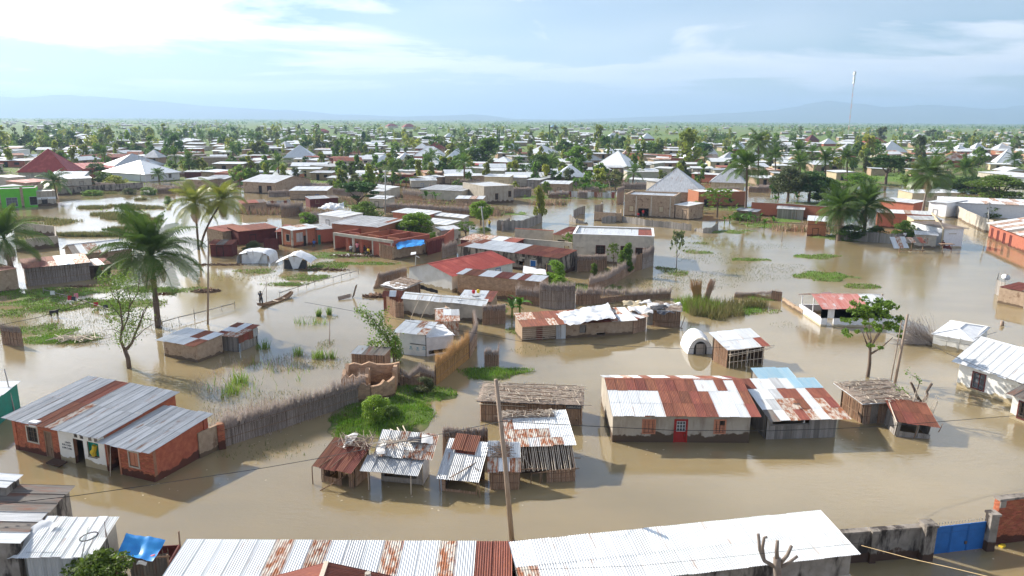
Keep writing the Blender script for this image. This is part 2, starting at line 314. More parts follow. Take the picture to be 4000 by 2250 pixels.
# flood water
wm = bpy.data.materials.new('flood_water'); wm.use_nodes = True; wt = wm.node_tree; wb = wt.nodes['Principled BSDF']
wg = nd(wt, 'ShaderNodeNewGeometry')
def wn(sc, st, det, off=0, rough=.55):
    mp = nd(wt, 'ShaderNodeMapping'); mp.inputs['Scale'].default_value = st; mp.inputs['Location'].default_value = (off, off * .7, 0); wt.links.new(wg.outputs['Position'], mp.inputs[0])
    n = nd(wt, 'ShaderNodeTexNoise'); n.inputs['Scale'].default_value = sc; n.inputs['Detail'].default_value = det; n.inputs['Roughness'].default_value = rough; wt.links.new(mp.outputs[0], n.inputs[0]); return n.outputs[0]
mud = mixc(wt, ramp(wt, wn(.07, (1, 2.2, 1), 7), [(.35, 0.0), (.65, 1.0)]), (.34, .265, .145), (.29, .23, .13))
wt.links.new(mud, wb.inputs['Base Color']); wb.inputs['Subsurface Weight'].default_value = .75; wb.inputs['Subsurface Radius'].default_value = (1.0, .8, .45); wb.inputs['Subsurface Scale'].default_value = .8; wb.inputs['Roughness'].default_value = .012; wb.inputs['IOR'].default_value = 2.0; wb.inputs['Specular IOR Level'].default_value = .5
rip = mathn(wt, 'MULTIPLY', wn(1.6, (1, 2.2, 1), 4, 3), mathn(wt, 'MULTIPLY_ADD', ramp(wt, wn(.035, (1, 1.3, 1), 3, 8), [(.42, 0.0), (.62, 1.0)]), 1.9, .25))
bp = nd(wt, 'ShaderNodeBump'); bp.inputs['Strength'].default_value = .22; bp.inputs['Distance'].default_value = .05; wt.links.new(rip, bp.inputs['Height']); wt.links.new(bp.outputs[0], wb.inputs['Normal'])
m = MB(); m.quad((-1200, -400, 0), (1200, -400, 0), (1200, 1500, 0), (-1200, 1500, 0)); m.build('flood_water', wm, kind='structure')
# mountains
pmat('mountain_mat', (.07, .10, .05), (.13, .13, .07), .002, .95, world=True, rnd=0)
def ridge(name, x0, x1, Y, prof, deep):
    nx_ = 160; ny_ = 22; vs = []
    for j in range(ny_):
        for i in range(nx_):
            t = i / (nx_ - 1); px = x0 + (x1 - x0) * t; h = np.interp(px, [p[0] for p in prof], [p[1] for p in prof])
            rows_h = h / FPX * Y; s = j / (ny_ - 1); q = math.sin(math.pi * min(1, s / .8) * .5) if s < .8 else 1 - (s - .8) * 3
            X = (px - 2000) / FPX * Y * 1.03; yy = Y - 2500 + s * deep
            k = 1 + .22 * (noise.noise((X * .0006, yy * .0006, 2)) + .6 * noise.noise((X * .0016, yy * .0016, 5)) + .35 * noise.noise((X * .004, yy * .004, 8)))
            vs.append((X, yy, max(-5, rows_h * q * k + (-5 if s == 0 else 0))))
    id_ = np.arange(nx_ * ny_).reshape(ny_, nx_); fs = np.stack([id_[:-1, :-1], id_[:-1, 1:], id_[1:, 1:], id_[1:, :-1]], -1).reshape(-1, 4)
    ob(name, npmesh(name, vs, fs, 'mountain_mat', True), kind='structure')
ridge('mountains', -900, 2900, 13000, [(-900, 98), (0, 86), (300, 78), (600, 66), (850, 46), (1150, 38), (1350, 18), (1600, 12), (1850, 24), (2000, 6), (2300, 4), (2900, 3)], 3600)
ridge('mountains', 2200, 4900, 14500, [(2200, 4), (2600, 20), (2950, 40), (3180, 74), (3350, 56), (3500, 66), (3700, 46), (3900, 70), (4100, 78), (4900, 60)], 3600)
hz = bpy.data.materials.new('haze'); hz.use_nodes = True; ht = hz.node_tree; ht.nodes.clear()
pv = nd(ht, 'ShaderNodeVolumePrincipled'); pv.inputs['Color'].default_value = (.44, .60, .86, 1); pv.inputs['Density'].default_value = 1.45e-4; pv.inputs['Anisotropy'].default_value = .25
mo = nd(ht, 'ShaderNodeOutputMaterial'); ht.links.new(pv.outputs[0], mo.inputs['Volume'])
m = MB(); m.box(-27000, -7000, -7, 27000, 31000, 600); m.build('haze', hz, kind='stuff')
# ---------------------------------------------------------------- building kit (all in the building's own frame: x along the front, y away, z up)
RC = {'w': 'tin_white', 'g': 'tin_grey', 'd': 'tin_dull', 'r': 'tin_rust', 'm': 'tin_mottled', 'b': 'tin_blue', 'R': 'tin_red', 'p': 'tin_pink'}
SH = {}
def sheet_mesh(w, l, pitch, amp):
    key = (round(w, 2), round(l, 2), pitch)
    if key in SH: return SH[key]
    seg = 4 if pitch < .15 else 2
    n = max(2, int(round(w / pitch)) * seg); v = []; f = []
    for i in range(n + 1):
        x = w * i / n; z = amp * math.cos(2 * math.pi * i / seg)
        v += [(x, 0, z), (x, l, z)]
    for i in range(n): f.append((2 * i, 2 * i + 2, 2 * i + 3, 2 * i + 1))
    SH[key] = npmesh('roof_sheet', v, f, None, pitch < .15); SH[key].materials.append(None); return SH[key]
def basis(u, v, n, p): return Matrix(((u[0], v[0], n[0], p[0]), (u[1], v[1], n[1], p[1]), (u[2], v[2], n[2], p[2]), (0, 0, 0, 1)))
def sheets(r, O, Ud, Vd, wd, L, rows, pitch=.11, name='roof_sheet', jit=None, amp=None):
    O = Vector(O); Ud = Vector(Ud).normalized(); Vd = Vector(Vd).normalized(); N = Ud.cross(Vd); nr = len(rows); amp = amp or pitch * .17; jit = jit if jit is not None else (.015 if wd > 12 else .06)
    if N.z < -0.01: N = -N
    for k, row in enumerate(rows):
        c = len(row); sw = wd / c; sl = L / nr
        for i, ch in enumerate(row):
            if ch == ' ': continue
            m = sheet_mesh(sw + .04, sl + (.12 if nr > 1 else .02), pitch, amp); tw = U(-jit, jit) * .16
            u2 = (Ud + Vd * tw).normalized(); v2 = (Vd - Ud * tw).normalized()
            p = O + Ud * (i * sw - .02) + Vd * (k * sl - .06 + U(-jit, jit)) + N * (amp + .012 * k + .007 * (i % 2) + U(0, .006))
            ob(name, m, r, mw=basis(u2, v2, N, p), mat=RC[ch])
def topfun(pts):
    xs = [p[0] for p in pts]; zs = [p[1] for p in pts]; return lambda s: float(np.interp(s, xs, zs))
def wallgrid(mb, P0, Ud, Nd, ln, top, ops, t=.2, bot=-.7, s0=0.0):
    P0 = Vector(P0); Ud = Vector(Ud); Nd = Vector(Nd); tf = topfun(top)
    xs = {s0, ln}; zs = {bot}
    for o in ops: xs |= {o[1], o[1] + o[3]}; zs |= {o[2], o[2] + o[4]}
    for p in top:
        if s0 < p[0] < ln: xs.add(p[0])
    xs = sorted(xs); zs = sorted(zs); zs = zs + ['top']
    def z_(k, s): return tf(s) if zs[k] == 'top' else zs[k]
    ni = len(xs) - 1; nk = len(zs) - 1
    def solid(i, k):
        if i < 0 or k < 0 or i >= ni or k >= nk: return False
        sm = (xs[i] + xs[i + 1]) / 2; zm = zs[k] + .001
        return not any(o[1] < sm < o[1] + o[3] and o[2] <= zm < o[2] + o[4] for o in ops)
    def P(s, z, d): return P0 + Ud * s - Nd * d + Vector((0, 0, z))
    for i in range(ni):
        a, b = xs[i], xs[i + 1]
        for k in range(nk):
            if not solid(i, k): continue
            for d in (0, t): mb.quad(P(a, z_(k, a), d), P(b, z_(k, b), d), P(b, z_(k + 1, b), d), P(a, z_(k + 1, a), d))
            if not solid(i - 1, k): mb.quad(P(a, z_(k, a), 0), P(a, z_(k, a), t), P(a, z_(k + 1, a), t), P(a, z_(k + 1, a), 0))
            if not solid(i + 1, k): mb.quad(P(b, z_(k, b), 0), P(b, z_(k, b), t), P(b, z_(k + 1, b), t), P(b, z_(k + 1, b), 0))
            if not solid(i, k + 1): mb.quad(P(a, z_(k + 1, a), 0), P(b, z_(k + 1, b), 0), P(b, z_(k + 1, b), t), P(a, z_(k + 1, a), t))
            if not solid(i, k - 1) and k > 0: mb.quad(P(a, z_(k, a), 0), P(b, z_(k, b), 0), P(b, z_(k, b), t), P(a, z_(k, a), t))
def opening(r, P0, Ud, Nd, o, t=.2):
    kind, s, z, w, h = o[:5]; mat = o[5] if len(o) > 5 else None; extra = o[6] if len(o) > 6 else None
    Ud = Vector(Ud); Nd = Vector(Nd); Z = Vector((0, 0, 1)); O = Vector(P0) + Ud * s + Z * z
    def bx(mb, a, b, c, d, n0, n1): mb.obox(O + Ud * a + Z * b + Nd * n0, Ud * (c - a), Nd * (n1 - n0), Z * (d - b))
    if kind == 'open': return
    if kind == 'vent':
        m = MB(); g = .035
        for k in range(2):
            x0 = w * k / 2; x1 = w * (k + 1) / 2
            for a in ((x0, 0, x0 + g, h), (x1 - g, 0, x1, h), (x0 + g, 0, x1 - g, g), (x0 + g, h - g, x1 - g, h)): bx(m, *a, -.06, .005)
            q = [O + Ud * x0, O + Ud * x1 + Z * h, O + Ud * x1, O + Ud * x0 + Z * h]
            m.bar(q[0], q[1], .03); m.bar(q[2], q[3], .03)
        m.build('vent_block', mat or 'concrete', r); return
    fw = .09 if w > .6 else .06
    m = MB(); e = .025
    for a in ((-fw, 0, 0, h), (w, 0, w + fw, h), (-fw, h, w + fw, h + fw)) + (((-fw, -fw, w + fw, 0),) if kind != 'door' else ()): bx(m, *a, -.05, e)
    if kind == 'door':
        d = m.build('door_frame', extra or mat or 'wood', r)
        m = MB(); n = 5
        for k in range(n): bx(m, w * k / n + .004, 0, w * (k + 1) / n - .004, h, -.07, -.03 - .006 * (k % 2))
        for q in (.18, .55, .88): bx(m, .02, h * q, w - .02, h * q + .09, -.03, -.012)
        l = m.build('door', mat or 'wood', r, label=None); m = MB(); bx(m, w * .86, h * .46, w * .92, h * .52, -.012, .03); m.build('handle', 'iron', l); return
    wn_ = m.build('window', extra or mat or 'wood', r)
    if kind == 'shut':
        for k in range(2):
            m = MB(); a = w * k / 2 + .01; b = w * (k + 1) / 2 - .01
            bx(m, a, .01, b, h - .01, -.07, -.05)
            for j in range(4): q = .04 + (h - .1) * j / 3.4; bx(m, a + .04, q, b - .04, q + .09, -.05, -.035)
            for c in (a, b - .035): bx(m, c, .01, c + .035, h - .01, -.05, -.03)
            m.build('shutter', mat or 'wood', wn_)
    else:
        m = MB(); bx(m, 0, 0, w, h, -.12, -.10); m.build('pane', 'dark' if kind == 'bars' else 'glass', wn_)
        m = MB(); bx(m, w / 2 - .02, 0, w / 2 + .02, h, -.10, -.05)
        nb = max(2, int(w / .2)) if kind == 'bars' else 0
        for j in range(nb): c = w * (j + .5) / nb; bx(m, c - .012, 0, c + .012, h, -.04, -.01)
        for q in (.33, .66): bx(m, 0, h * q - .012, w, h * q + .012, -.05, -.04)
        m.build('window_bars', 'iron' if kind == 'bars' else (extra or mat or 'wood'), wn_)
def reedwall(r, P0, Ud, Nd, ln, top, ops, mat='reed', s0=0, bot=-.3, tall=0.05, step=.045, name='reed_screen'):
    P0 = Vector(P0); Ud = Vector(Ud); Nd = Vector(Nd); tf = topfun(top); v = []; f = []; s = s0 + .02; Z = Vector((0, 0, 1))
    segs = []
    while s < ln:
        zz_ = [(bot, tf(s) + U(-.5, 1) * min(tall, .25))]
        for o in ops:
            if o[1] <= s <= o[1] + o[3]: zz_ = [q for q in ((bot, o[2]), (o[2] + o[4], zz_[0][1])) if q[1] > q[0] + .02 and q[1] > .02]
        for a, b in zz_: segs.append((s, a, b))
        s += step * U(.7, 1.3)
    for s, a, b in segs:
        w = step * U(.35, .6); d = U(-.02, .02); lean = U(-.02, .02) * (b - a); tp = .5 if tall > .2 else .9
        for q, ww, l_ in ((a, w, 0), (b, w * tp, lean)):
            c = P0 + Ud * (s + l_) + Nd * d + Z * q
            v += [c - Ud * ww, c + Nd * ww * 1.1, c + Ud * ww, c - Nd * ww * 1.1]
        i = len(v) - 8; f += [(i, i + 1, i + 5, i + 4), (i + 1, i + 2, i + 6, i + 5), (i + 2, i + 3, i + 7, i + 6), (i + 3, i, i + 4, i + 7)]
    if v: ob(name, npmesh(name, [tuple(x) for x in v], f, mat), r, kind='stuff')
    if tall > .3:
        v = []; f = []; q_ = {'reed_gold': 'reed_gold'}.get(mat, 'reed_top')
        for _ in range(int((ln - s0) / step * 4)):
            s = U(s0, ln); a = tf(s) * U(.7, 1.0); h = tf(s) + tall * (.65 + .6 * abs(noise.noise((s * 1.3 + P0.x, P0.y, 3)) * 1.6 + .3)) * U(.5, 1.05); l1 = U(-.16, .16) * (h - a); l2 = U(-.22, .22) * (h - a); w = step * .42; c = P0 + Ud * s + Nd * U(-.03, .05) + Z * a; e = P0 + Ud * (s + l1) + Nd * (l2 + .02) + Z * h
            i = len(v); v += [c - Ud * w, c + Ud * w, c + Nd * w, e]; f += [(i, i + 1, i + 3), (i + 1, i + 2, i + 3), (i + 2, i, i + 3)]
        ob('reed_tops', npmesh('reed_tops', [tuple(x) for x in v], f, q_), r, kind='stuff')
    m = MB()
    if not ops or True:
        cuts = sorted([(o[1], o[1] + o[3]) for o in ops]); a = s0; spans = []
        for c, d in cuts:
            if c > a + .05: spans.append((a, c))
            a = max(a, d)
        if ln > a + .05: spans.append((a, ln))
        for a, b in spans:
            m.obox(P0 + Ud * a - Nd * .06 + Z * bot, Ud * (b - a), Nd * .02, Z * (min(tf(a), tf(b)) - bot - .05))
        m.build('backing_mat', 'reed_dark', r)
        for q in (.35, .78):
            for a, b in spans:
                m = MB(); pa = P0 + Ud * a + Nd * .045 + Z * tf(a) * q; pb = P0 + Ud * b + Nd * .045 + Z * tf(b) * q; md = (pa + pb) / 2 + Z * U(-.04, .03)
                m.tube([pa, md, pb], .018, 5); m.build('rail', 'wood', r)
PLM = []
def plank(r, p, Ud, Nd, w, h, mat, name='plank', t=.025, tilt=0.0):
    if not PLM:
        m = MB(); m.box(-.5, 0, 0, .5, 1, 1); PLM.append(m.mesh('plank')); PLM[0].materials.append(None)
    Z = Vector((0, 0, 1)); Ud = Vector(Ud); Nd = Vector(Nd); z2 = (Z + Ud * tilt).normalized()
    ob(name, PLM[0], r, mw=basis(Ud * w, Nd * t, z2 * h, p), mat=mat)
def plankwall(r, P0, Ud, Nd, ln, top, ops, mat='wood_grey', s0=0, bot=-.3, pw=.19, rough=.03):
    P0 = Vector(P0); Ud = Vector(Ud); Nd = Vector(Nd); tf = topfun(top); n = max(1, int((ln - s0) / pw)); w = (ln - s0) / n
    for i in range(n):
        s = s0 + (i + .5) * w; h = tf(s) + U(-rough, rough); zz_ = [(bot, h)]
        for o in ops:
            if o[1] <= s <= o[1] + o[3]: zz_ = [(bot, o[2]), (o[2] + o[4], h)]
        for a, b in zz_:
            if b > a + .03 and b > 0: plank(r, P0 + Ud * s - Nd * (.03 - .012 * (i % 2) * 1.0) + Vector((0, 0, a)), Ud, Nd, w * U(.9, .985), b - a, mat, tilt=U(-.008, .008))
BRM = {}
def brickwall(r, P0, Ud, Nd, ln, top, ops, mat, bl, bh, singles, s0=0, zmin=.0, gap=.02, proud=.022):
    key = (bl, bh)
    if key not in BRM:
        m = MB(); m.box(0, 0, 0, 1, 1, 1); BRM[key] = m.mesh('brick'); BRM[key].materials.append(None)
    P0 = Vector(P0); Ud = Vector(Ud); Nd = Vector(Nd); tf = topfun(top); Z = Vector((0, 0, 1)); cells = []
    k = 0; z = zmin
    while z < 8:
        s = s0 - (bl / 2 if k % 2 else 0); anyb = False
        while s < ln:
            a = max(s, s0); b = min(s + bl - gap, ln)
            if b - a > .05 and z + bh - gap < min(tf(a), tf(b)):
                anyb = True; c = [(a, b)]
                for o in ops:
                    if o[2] - .1 < z + bh / 2 < o[2] + o[4] + .1:
                        c = [q for x, y in c for q in ((x, min(y, o[1] - .1)), (max(x, o[1] + o[3] + .1), y)) if q[1] - q[0] > .04]
                cells += [(x, y, z) for x, y in c]
            s += bl
        z += bh; k += 1
        if not anyb and z > tf(ln / 2): break
    cells.sort(key=lambda c: -c[2]); mb = MB()
    for j, (a, b, z) in enumerate(cells):
        u = Ud * (b - a); n = Nd * (proud * U(.6, 1.25)); p = P0 + Ud * a + Z * (z + U(-.004, .004))
        if j < singles: ob('brick', BRM[key], r, mw=basis(u, n, Z * (bh - gap), p), mat=mat)
        else:
            i = len(mb.v); h = Z * (bh - gap); q = [p, p + u, p + u + h, p + h]; q2 = [x + n for x in q]
            mb.v += [tuple(x) for x in q + q2]; mb.f += [(i + 4, i + 5, i + 6, i + 7)] + [(i + x, i + (x + 1) % 4, i + 4 + (x + 1) % 4, i + 4 + x) for x in range(4)]
    if mb.f: mb.build('brickwork', mat + '_work' if mat + '_work' in MATS else mat, r, kind='stuff')
pmat('brick_work', (.52, .17, .085), (.35, .10, .055), 7, .9, 0, .2, rnd=0, damp=(1.1, (.12, .045, .03)), contrast=(.4, .6), world=True)
pmat('mudbrick_work', (.45, .27, .155), (.29, .165, .095), 5, .95, 0, .3, rnd=0, damp=(.8, (.16, .10, .065)), world=True, contrast=(.4, .6))
def dowalls(r, sides, mat, ops, kinds, t=.2, singles=300, bot=-.7):
    groups = {}
    for sd_, (P0, Ud, Nd, ln, top, s0) in sides.items():
        k = kinds.get(sd_, mat)
        if k is None: continue
        o = ops.get(sd_, [])
        if k.startswith('reed'): reedwall(r, P0, Ud, Nd, ln, top, o, k, s0)
        elif k.startswith('wood') and k != 'wood_pink': plankwall(r, P0, Ud, Nd, ln, top, o, k, s0)
        elif k.startswith('sheet:'):
            tf = topfun(top); sheets(r, Vector(P0) + Vector(Ud) * s0, Ud, (0, 0, 1), ln - s0, min(p[1] for p in top), k[6:].split('/'), .11, 'wall_sheet', .02)
        else:
            real = k in ('brick', 'mudbrick') and singles
            mb = groups.setdefault('mortar' if k == 'brick' and real else k, MB()); wallgrid(mb, P0, Ud, Nd, ln, top, o, t, bot, s0)
            if real: brickwall(r, P0, Ud, Nd, ln, top, o, k, .24 if k == 'brick' else .34, .085 if k == 'brick' else .155, max(0, singles), s0); singles = 0
        for q in o: opening(r, P0, Ud, Nd, q, t)
    for k, mb in groups.items():
        if mb.f: mb.build('wall', k, r)
def house(name, label, A, B, D, hf, hb, roof, wall='mud', ops={}, kinds={}, over=(.4, .3, .3, .3), cat='house', group=None, pitch=.11, singles=0, t=.2, tilt=None, roofmat=None):
    A = G(*A) if isinstance(A, tuple) else A; B = G(*B) if isinstance(B, tuple) else B
    d = Vector((B.x - A.x, B.y - A.y, 0)); W = d.length; rz = math.atan2(d.y, d.x); ud = d.normalized(); vd = Vector((-ud.y, ud.x, 0))
    if isinstance(D, tuple): D = (G(*D) - A).dot(vd)
    r = root(name, (A.x, A.y, 0), rz, label, cat, group); r['dims'] = (round(W, 2), round(D, 2))
    if tilt: r.rotation_euler = (R(tilt[0]), R(tilt[1]), rz)
    kind = roof[0] if roof else None; of, obk, ol, orr = over; sb = 0.0
    f = [(0, hf), (W, hf)]; b = [(0, hb), (W, hb)]; sr = [(0, hf), (D, hb)]; sl = [(0, hb), (D, hf)]
    if kind == 'gx': fr, hr = roof[1], roof[2]; sr = [(0, hf), (D * fr, hr), (D, hb)]; sl = [(0, hb), (D * (1 - fr), hr), (D, hf)]
    if kind == 'gy': fr, hr = roof[1], roof[2]; f = [(0, hf), (W * fr, hr), (W, hb)]; b = [(0, hb), (W * (1 - fr), hr), (W, hf)]; sr = [(0, hb), (D, hb)]; sl = [(0, hf), (D, hf)]
    sides = {'f': ((0, 0, 0), (1, 0, 0), (0, -1, 0), W, f, 0), 'r': ((W, 0, 0), (0, 1, 0), (1, 0, 0), D - t, sr, t),
             'b': ((W, D, 0), (-1, 0, 0), (0, 1, 0), W, b, 0), 'l': ((0, D, 0), (0, -1, 0), (-1, 0, 0), D - t, sl, t)}
    dowalls(r, sides, wall, ops, kinds, t, singles)
    e = .03
    if kind == 'shed':
        V = Vector((0, D, hb - hf)); Vn = V.normalized(); L = V.length * (D + of + obk) / D
        sheets(r, Vector((-ol, 0, hf + e)) - Vn * of, (1, 0, 0), Vn, W + ol + orr, L, roof[1], pitch)
    if kind == 'shedx':      # slope runs along x: left height hf, right height hb
        pass
    if kind == 'gx':
        Vf = Vector((0, D * fr, hr - hf)); Vb = Vector((0, -D * (1 - fr), hr - hb))
        sheets(r, Vector((-ol, 0, hf + e)) - Vf.normalized() * of, (1, 0, 0), Vf, W + ol + orr, Vf.length + of, roof[3], pitch)
        sheets(r, Vector((-ol, D, hb + e)) - Vb.normalized() * obk, (1, 0, 0), Vb, W + ol + orr, Vb.length + obk, roof[4], pitch)
        m = MB()
        for s_, V in ((-1, Vf), (1, Vb)):
            p = Vector((-ol, D * fr, hr + e + .05)); q = -V.normalized() * .2; m.obox(p, (W + ol + orr, 0, 0), q, (0, 0, .012))
        m.build('ridge_cap', RC[roof[5]] if len(roof) > 5 else RC[roof[3][-1][0]], r)
    if kind == 'gy':
        Vl = Vector((W * fr, 0, hr - hf)); Vr = Vector((-W * (1 - fr), 0, hr - hb)); Ly = D + of + obk
        sheets(r, Vector((0, -of, hf + e)) - Vl.normalized() * ol, (0, 1, 0), Vl, Ly, Vl.length + ol, roof[3], pitch)
        sheets(r, Vector((W, -of, hb + e)) - Vr.normalized() * orr, (0, 1, 0), Vr, Ly, Vr.length + orr, roof[4], pitch)
        m = MB()
        for V in (Vl, Vr): m.obox(Vector((W * fr, -of, hr + e + .05)), (0, Ly, 0), -V.normalized() * .2, (0, 0, .012))
        m.build('ridge_cap', RC[roof[5]] if len(roof) > 5 else RC[roof[3][-1][0]], r)
    if kind == 'hip': hiproof(r, W, D, hf, roof[1], roof[2], roof[3], of)
    if kind == 'flat':
        dr = roof[2] if len(roof) > 2 else .35; Vn = Vector((0, 1, .03)).normalized()
        sheets(r, Vector((t + .01, t + .01, hf - dr)), (1, 0, 0), Vn, W - 2 * t - .02, D - 2 * t - .02, roof[1], pitch)
        m = MB(); c = .04
        for x0, y0, x1, y1 in ((-c, -c, W + c, t + c), (-c, D - t - c, W + c, D + c), (-c, t + c, t + c, D - t - c), (W - t - c, t + c, W + c, D - t - c)): m.box(x0, y0, hf + .002, x1, y1, hf + .07)
        if len(roof) > 3: m.build('coping', roof[3], r)
    r['size'] = W
    return r
def hiproof(r, W, D, h, hr, rf, mat, e):
    s = (hr - h) / (min(W, D) / 2); z0 = h - e * s * .6 + .03; x0, y0, x1, y1 = -e, -e, W + e, D + e
    if W >= D: L = (W - D) * rf if rf else 0; a = Vector((W / 2 - L / 2 - .01, D / 2, hr)); b = Vector((W / 2 + L / 2 + .01, D / 2, hr))
    else: L = (D - W) * rf if rf else 0; a = Vector((W / 2, D / 2 - L / 2 - .01, hr)); b = Vector((W / 2, D / 2 + L / 2 + .01, hr))
    c = [Vector((x0, y0, z0)), Vector((x1, y0, z0)), Vector((x1, y1, z0)), Vector((x0, y1, z0))]
    if W >= D: fs = [(c[0], c[1], b, a), (c[1], c[2], b), (c[2], c[3], a, b), (c[3], c[0], a)]
    else: fs = [(c[0], c[1], a), (c[1], c[2], b, a), (c[2], c[3], b), (c[3], c[0], a, b)]
    dn = Vector((0, 0, .06))
    for q in fs:
        m = MB(); m.poly(q); m.poly([p - dn for p in reversed(q)])
        m.quad(q[0], q[1], q[1] - dn, q[0] - dn); m.build('roof_slope', mat, r)
    m = MB()
    for i, p in enumerate(c): m.bar(p + dn * .4, (a if (i in (0, 3) if W >= D else i in (0, 1)) else b) + dn * .4, .14, .05)
    if (a - b).length > .1: m.bar(a + dn * .4, b + dn * .4, .16, .06)
    m.build('ridge_cap', mat, r)
def cloth(name, pts, mat, parent=None, nx=14, ny=10, sag=.15, wr=.08, **kw):   # tarpaulin stretched over four corners
    a, b, c, d = [Vector(p) for p in pts]; v = []; f = []; sd_ = random.random() * 50
    for j in range(ny + 1):
        for i in range(nx + 1):
            s = i / nx; t = j / ny; p = (a * (1 - s) + b * s) * (1 - t) + (d * (1 - s) + c * s) * t
            w = noise.noise((p.x * 1.1 + sd_, p.y * 1.1, p.z)) + .6 * noise.noise((p.x * 2.7 + sd_, p.y * 2.7, p.z * 2))
            v.append((p.x + wr * .5 * noise.noise((p.y * 2, p.x * 2, sd_)), p.y, p.z - sag * 4 * s * (1 - s) * 4 * t * (1 - t) * .3 + wr * w))
    for j in range(ny):
        for i in range(nx): q = j * (nx + 1) + i; f.append((q, q + 1, q + nx + 2, q + nx + 1))
    return ob(name, npmesh(name, v, f, mat, False), parent, **kw)
def sticks(name, boxmin, boxmax, n, ln, rad, mat, parent=None, flat=True, **kw):
    m = MB()
    for _ in range(n):
        p = Vector((U(boxmin[0], boxmax[0]), U(boxmin[1], boxmax[1]), U(boxmin[2], boxmax[2]))); a = U(0, math.pi); l = ln * U(.5, 1)
        d = Vector((math.cos(a), math.sin(a), U(-.08, .08) if flat else U(-.5, .8))).normalized() * l / 2
        m.tube([p - d, p + d * .1 + Vector((0, 0, U(-.02, .03))), p + d], [rad, rad * .9, rad * .5], 4)
    return m.build(name, mat, parent, **kw)
def poles(r, pts, rad, mat='wood', name='post'):
    for a, b in pts:
        m = MB(); a = Vector(a); b = Vector(b); m.tube([a, (a + b) / 2 + Vector((U(-.02, .02), U(-.02, .02), 0)), b], [rad, rad * .95, rad * .8], 6); m.build(name, mat, r, smooth=True)
def topbox(W, D, z, r, mat, name='coping'): pass
# ---- fences
def fence(name, label, px, h, kind, mat, cat='fence', z=0, pxz=0, step=.05, cop=None, t=.2, tall=.5, codes='gr', ops=[]):
    P = [G(p[0], p[1], pxz) if isinstance(p, tuple) else p for p in px]; P = [Vector((p.x, p.y, 0)) for p in P]; o = P[0]; r = root(name, o, 0, label, cat)
    hs = h if isinstance(h, (list, tuple)) else [h] * len(P)
    for k in range(len(P) - 1):
        a = P[k] - o; b = P[k + 1] - o; d = b - a; ln = d.length; ud = d.normalized(); nv = Vector((ud.y, -ud.x, 0)); top = [(0, hs[k]), (ln, hs[k + 1])]
        if kind == 'reed':
            reedwall(r, a, ud, nv, ln, top, [], mat, step=step, tall=tall)
            for q in range(int(ln / 2.2) + 1):
                p = a + ud * min(ln, q * 2.2) - nv * .1; poles(r, [(p - Vector((0, 0, .3)), p + Vector((U(-.05, .05), 0, hs[k] * U(.95, 1.1))))], .035)
        elif kind == 'plank': plankwall(r, a, ud, nv, ln, top, [], mat, rough=.12, pw=.24)
        elif kind == 'sheet': sheets(r, a - Vector((0, 0, .3)), ud, (0, 0, 1), ln, h + .3, [''.join(random.choice(codes) for _ in range(max(1, int(ln / .8))))], .14, 'fence_sheet', .15)
        else:
            m = MB(); wallgrid(m, a, ud, nv, ln + (t if k < len(P) - 2 else 0), top + ([(ln + t, hs[k + 1])] if k < len(P) - 2 else []), ops if k == 0 else [], t); m.build('wall', mat, r)
            if cop:
                m = MB(); m.obox(a - nv * (t + .04) + Vector((0, 0, hs[k] + .002)), ud * ln, nv * (t + .08), (0, 0, .09)) if abs(hs[k] - hs[k + 1]) < .01 else None
                if m.f: m.build('coping', cop, r)
    return r
# ---------------------------------------------------------------- nearest buildings
def on(A, B, x, y):            # where a sight line meets the upright wall A-B: distance along, height
    A = G(*A) if isinstance(A, tuple) else A; B = G(*B) if isinstance(B, tuple) else B
    u = Vector((B.x - A.x, B.y - A.y, 0)).normalized(); n = Vector((u.y, -u.x, 0)); d = ray(x, y); o = Vector((A.x, A.y, 0))
    t = (o - CAMLOC).dot(n) / d.dot(n); p = CAMLOC + d * t; return (p - o).dot(u), p.z
def po(A, B, kind, x0, y0, x1, y1, *rest):
    s0, z0 = on(A, B, x0, (y1 if kind != 'door' else y1)); s1, z1 = on(A, B, x1, y0)
    s0 = on(A, B, x0, (y0 + y1) / 2)[0]; s1 = on(A, B, x1, (y0 + y1) / 2)[0]
    z0 = on(A, B, (x0 + x1) / 2, y1)[1]; z1 = on(A, B, (x0 + x1) / 2, y0)[1]
    if kind == 'door' or kind == 'gap': z0 = -.5
    if kind == 'gap': kind = 'open'
    return (kind, s0, z0, s1 - s0, z1 - z0) + rest
def text(name, body, r, p, ud, size, mat, nd_=(0, -1, 0)):
    c = bpy.data.curves.new(name, 'FONT'); c.body = body; c.size = size; c.extrude = .004; c.offset = .004
    t = bpy.data.objects.new(name, c); COL.objects.link(t); dg = bpy.context.evaluated_depsgraph_get(); me = bpy.data.meshes.new_from_object(t.evaluated_get(dg)); bpy.data.objects.remove(t)
    me.materials.clear(); me.materials.append(mt(mat)); ud = Vector(ud); return ob(name, me, r, mw=basis(ud, (0, 0, 1), nd_, p))
def lerp(a, b, t): return (a[0] + (b[0] - a[0]) * t, a[1] + (b[1] - a[1]) * t)
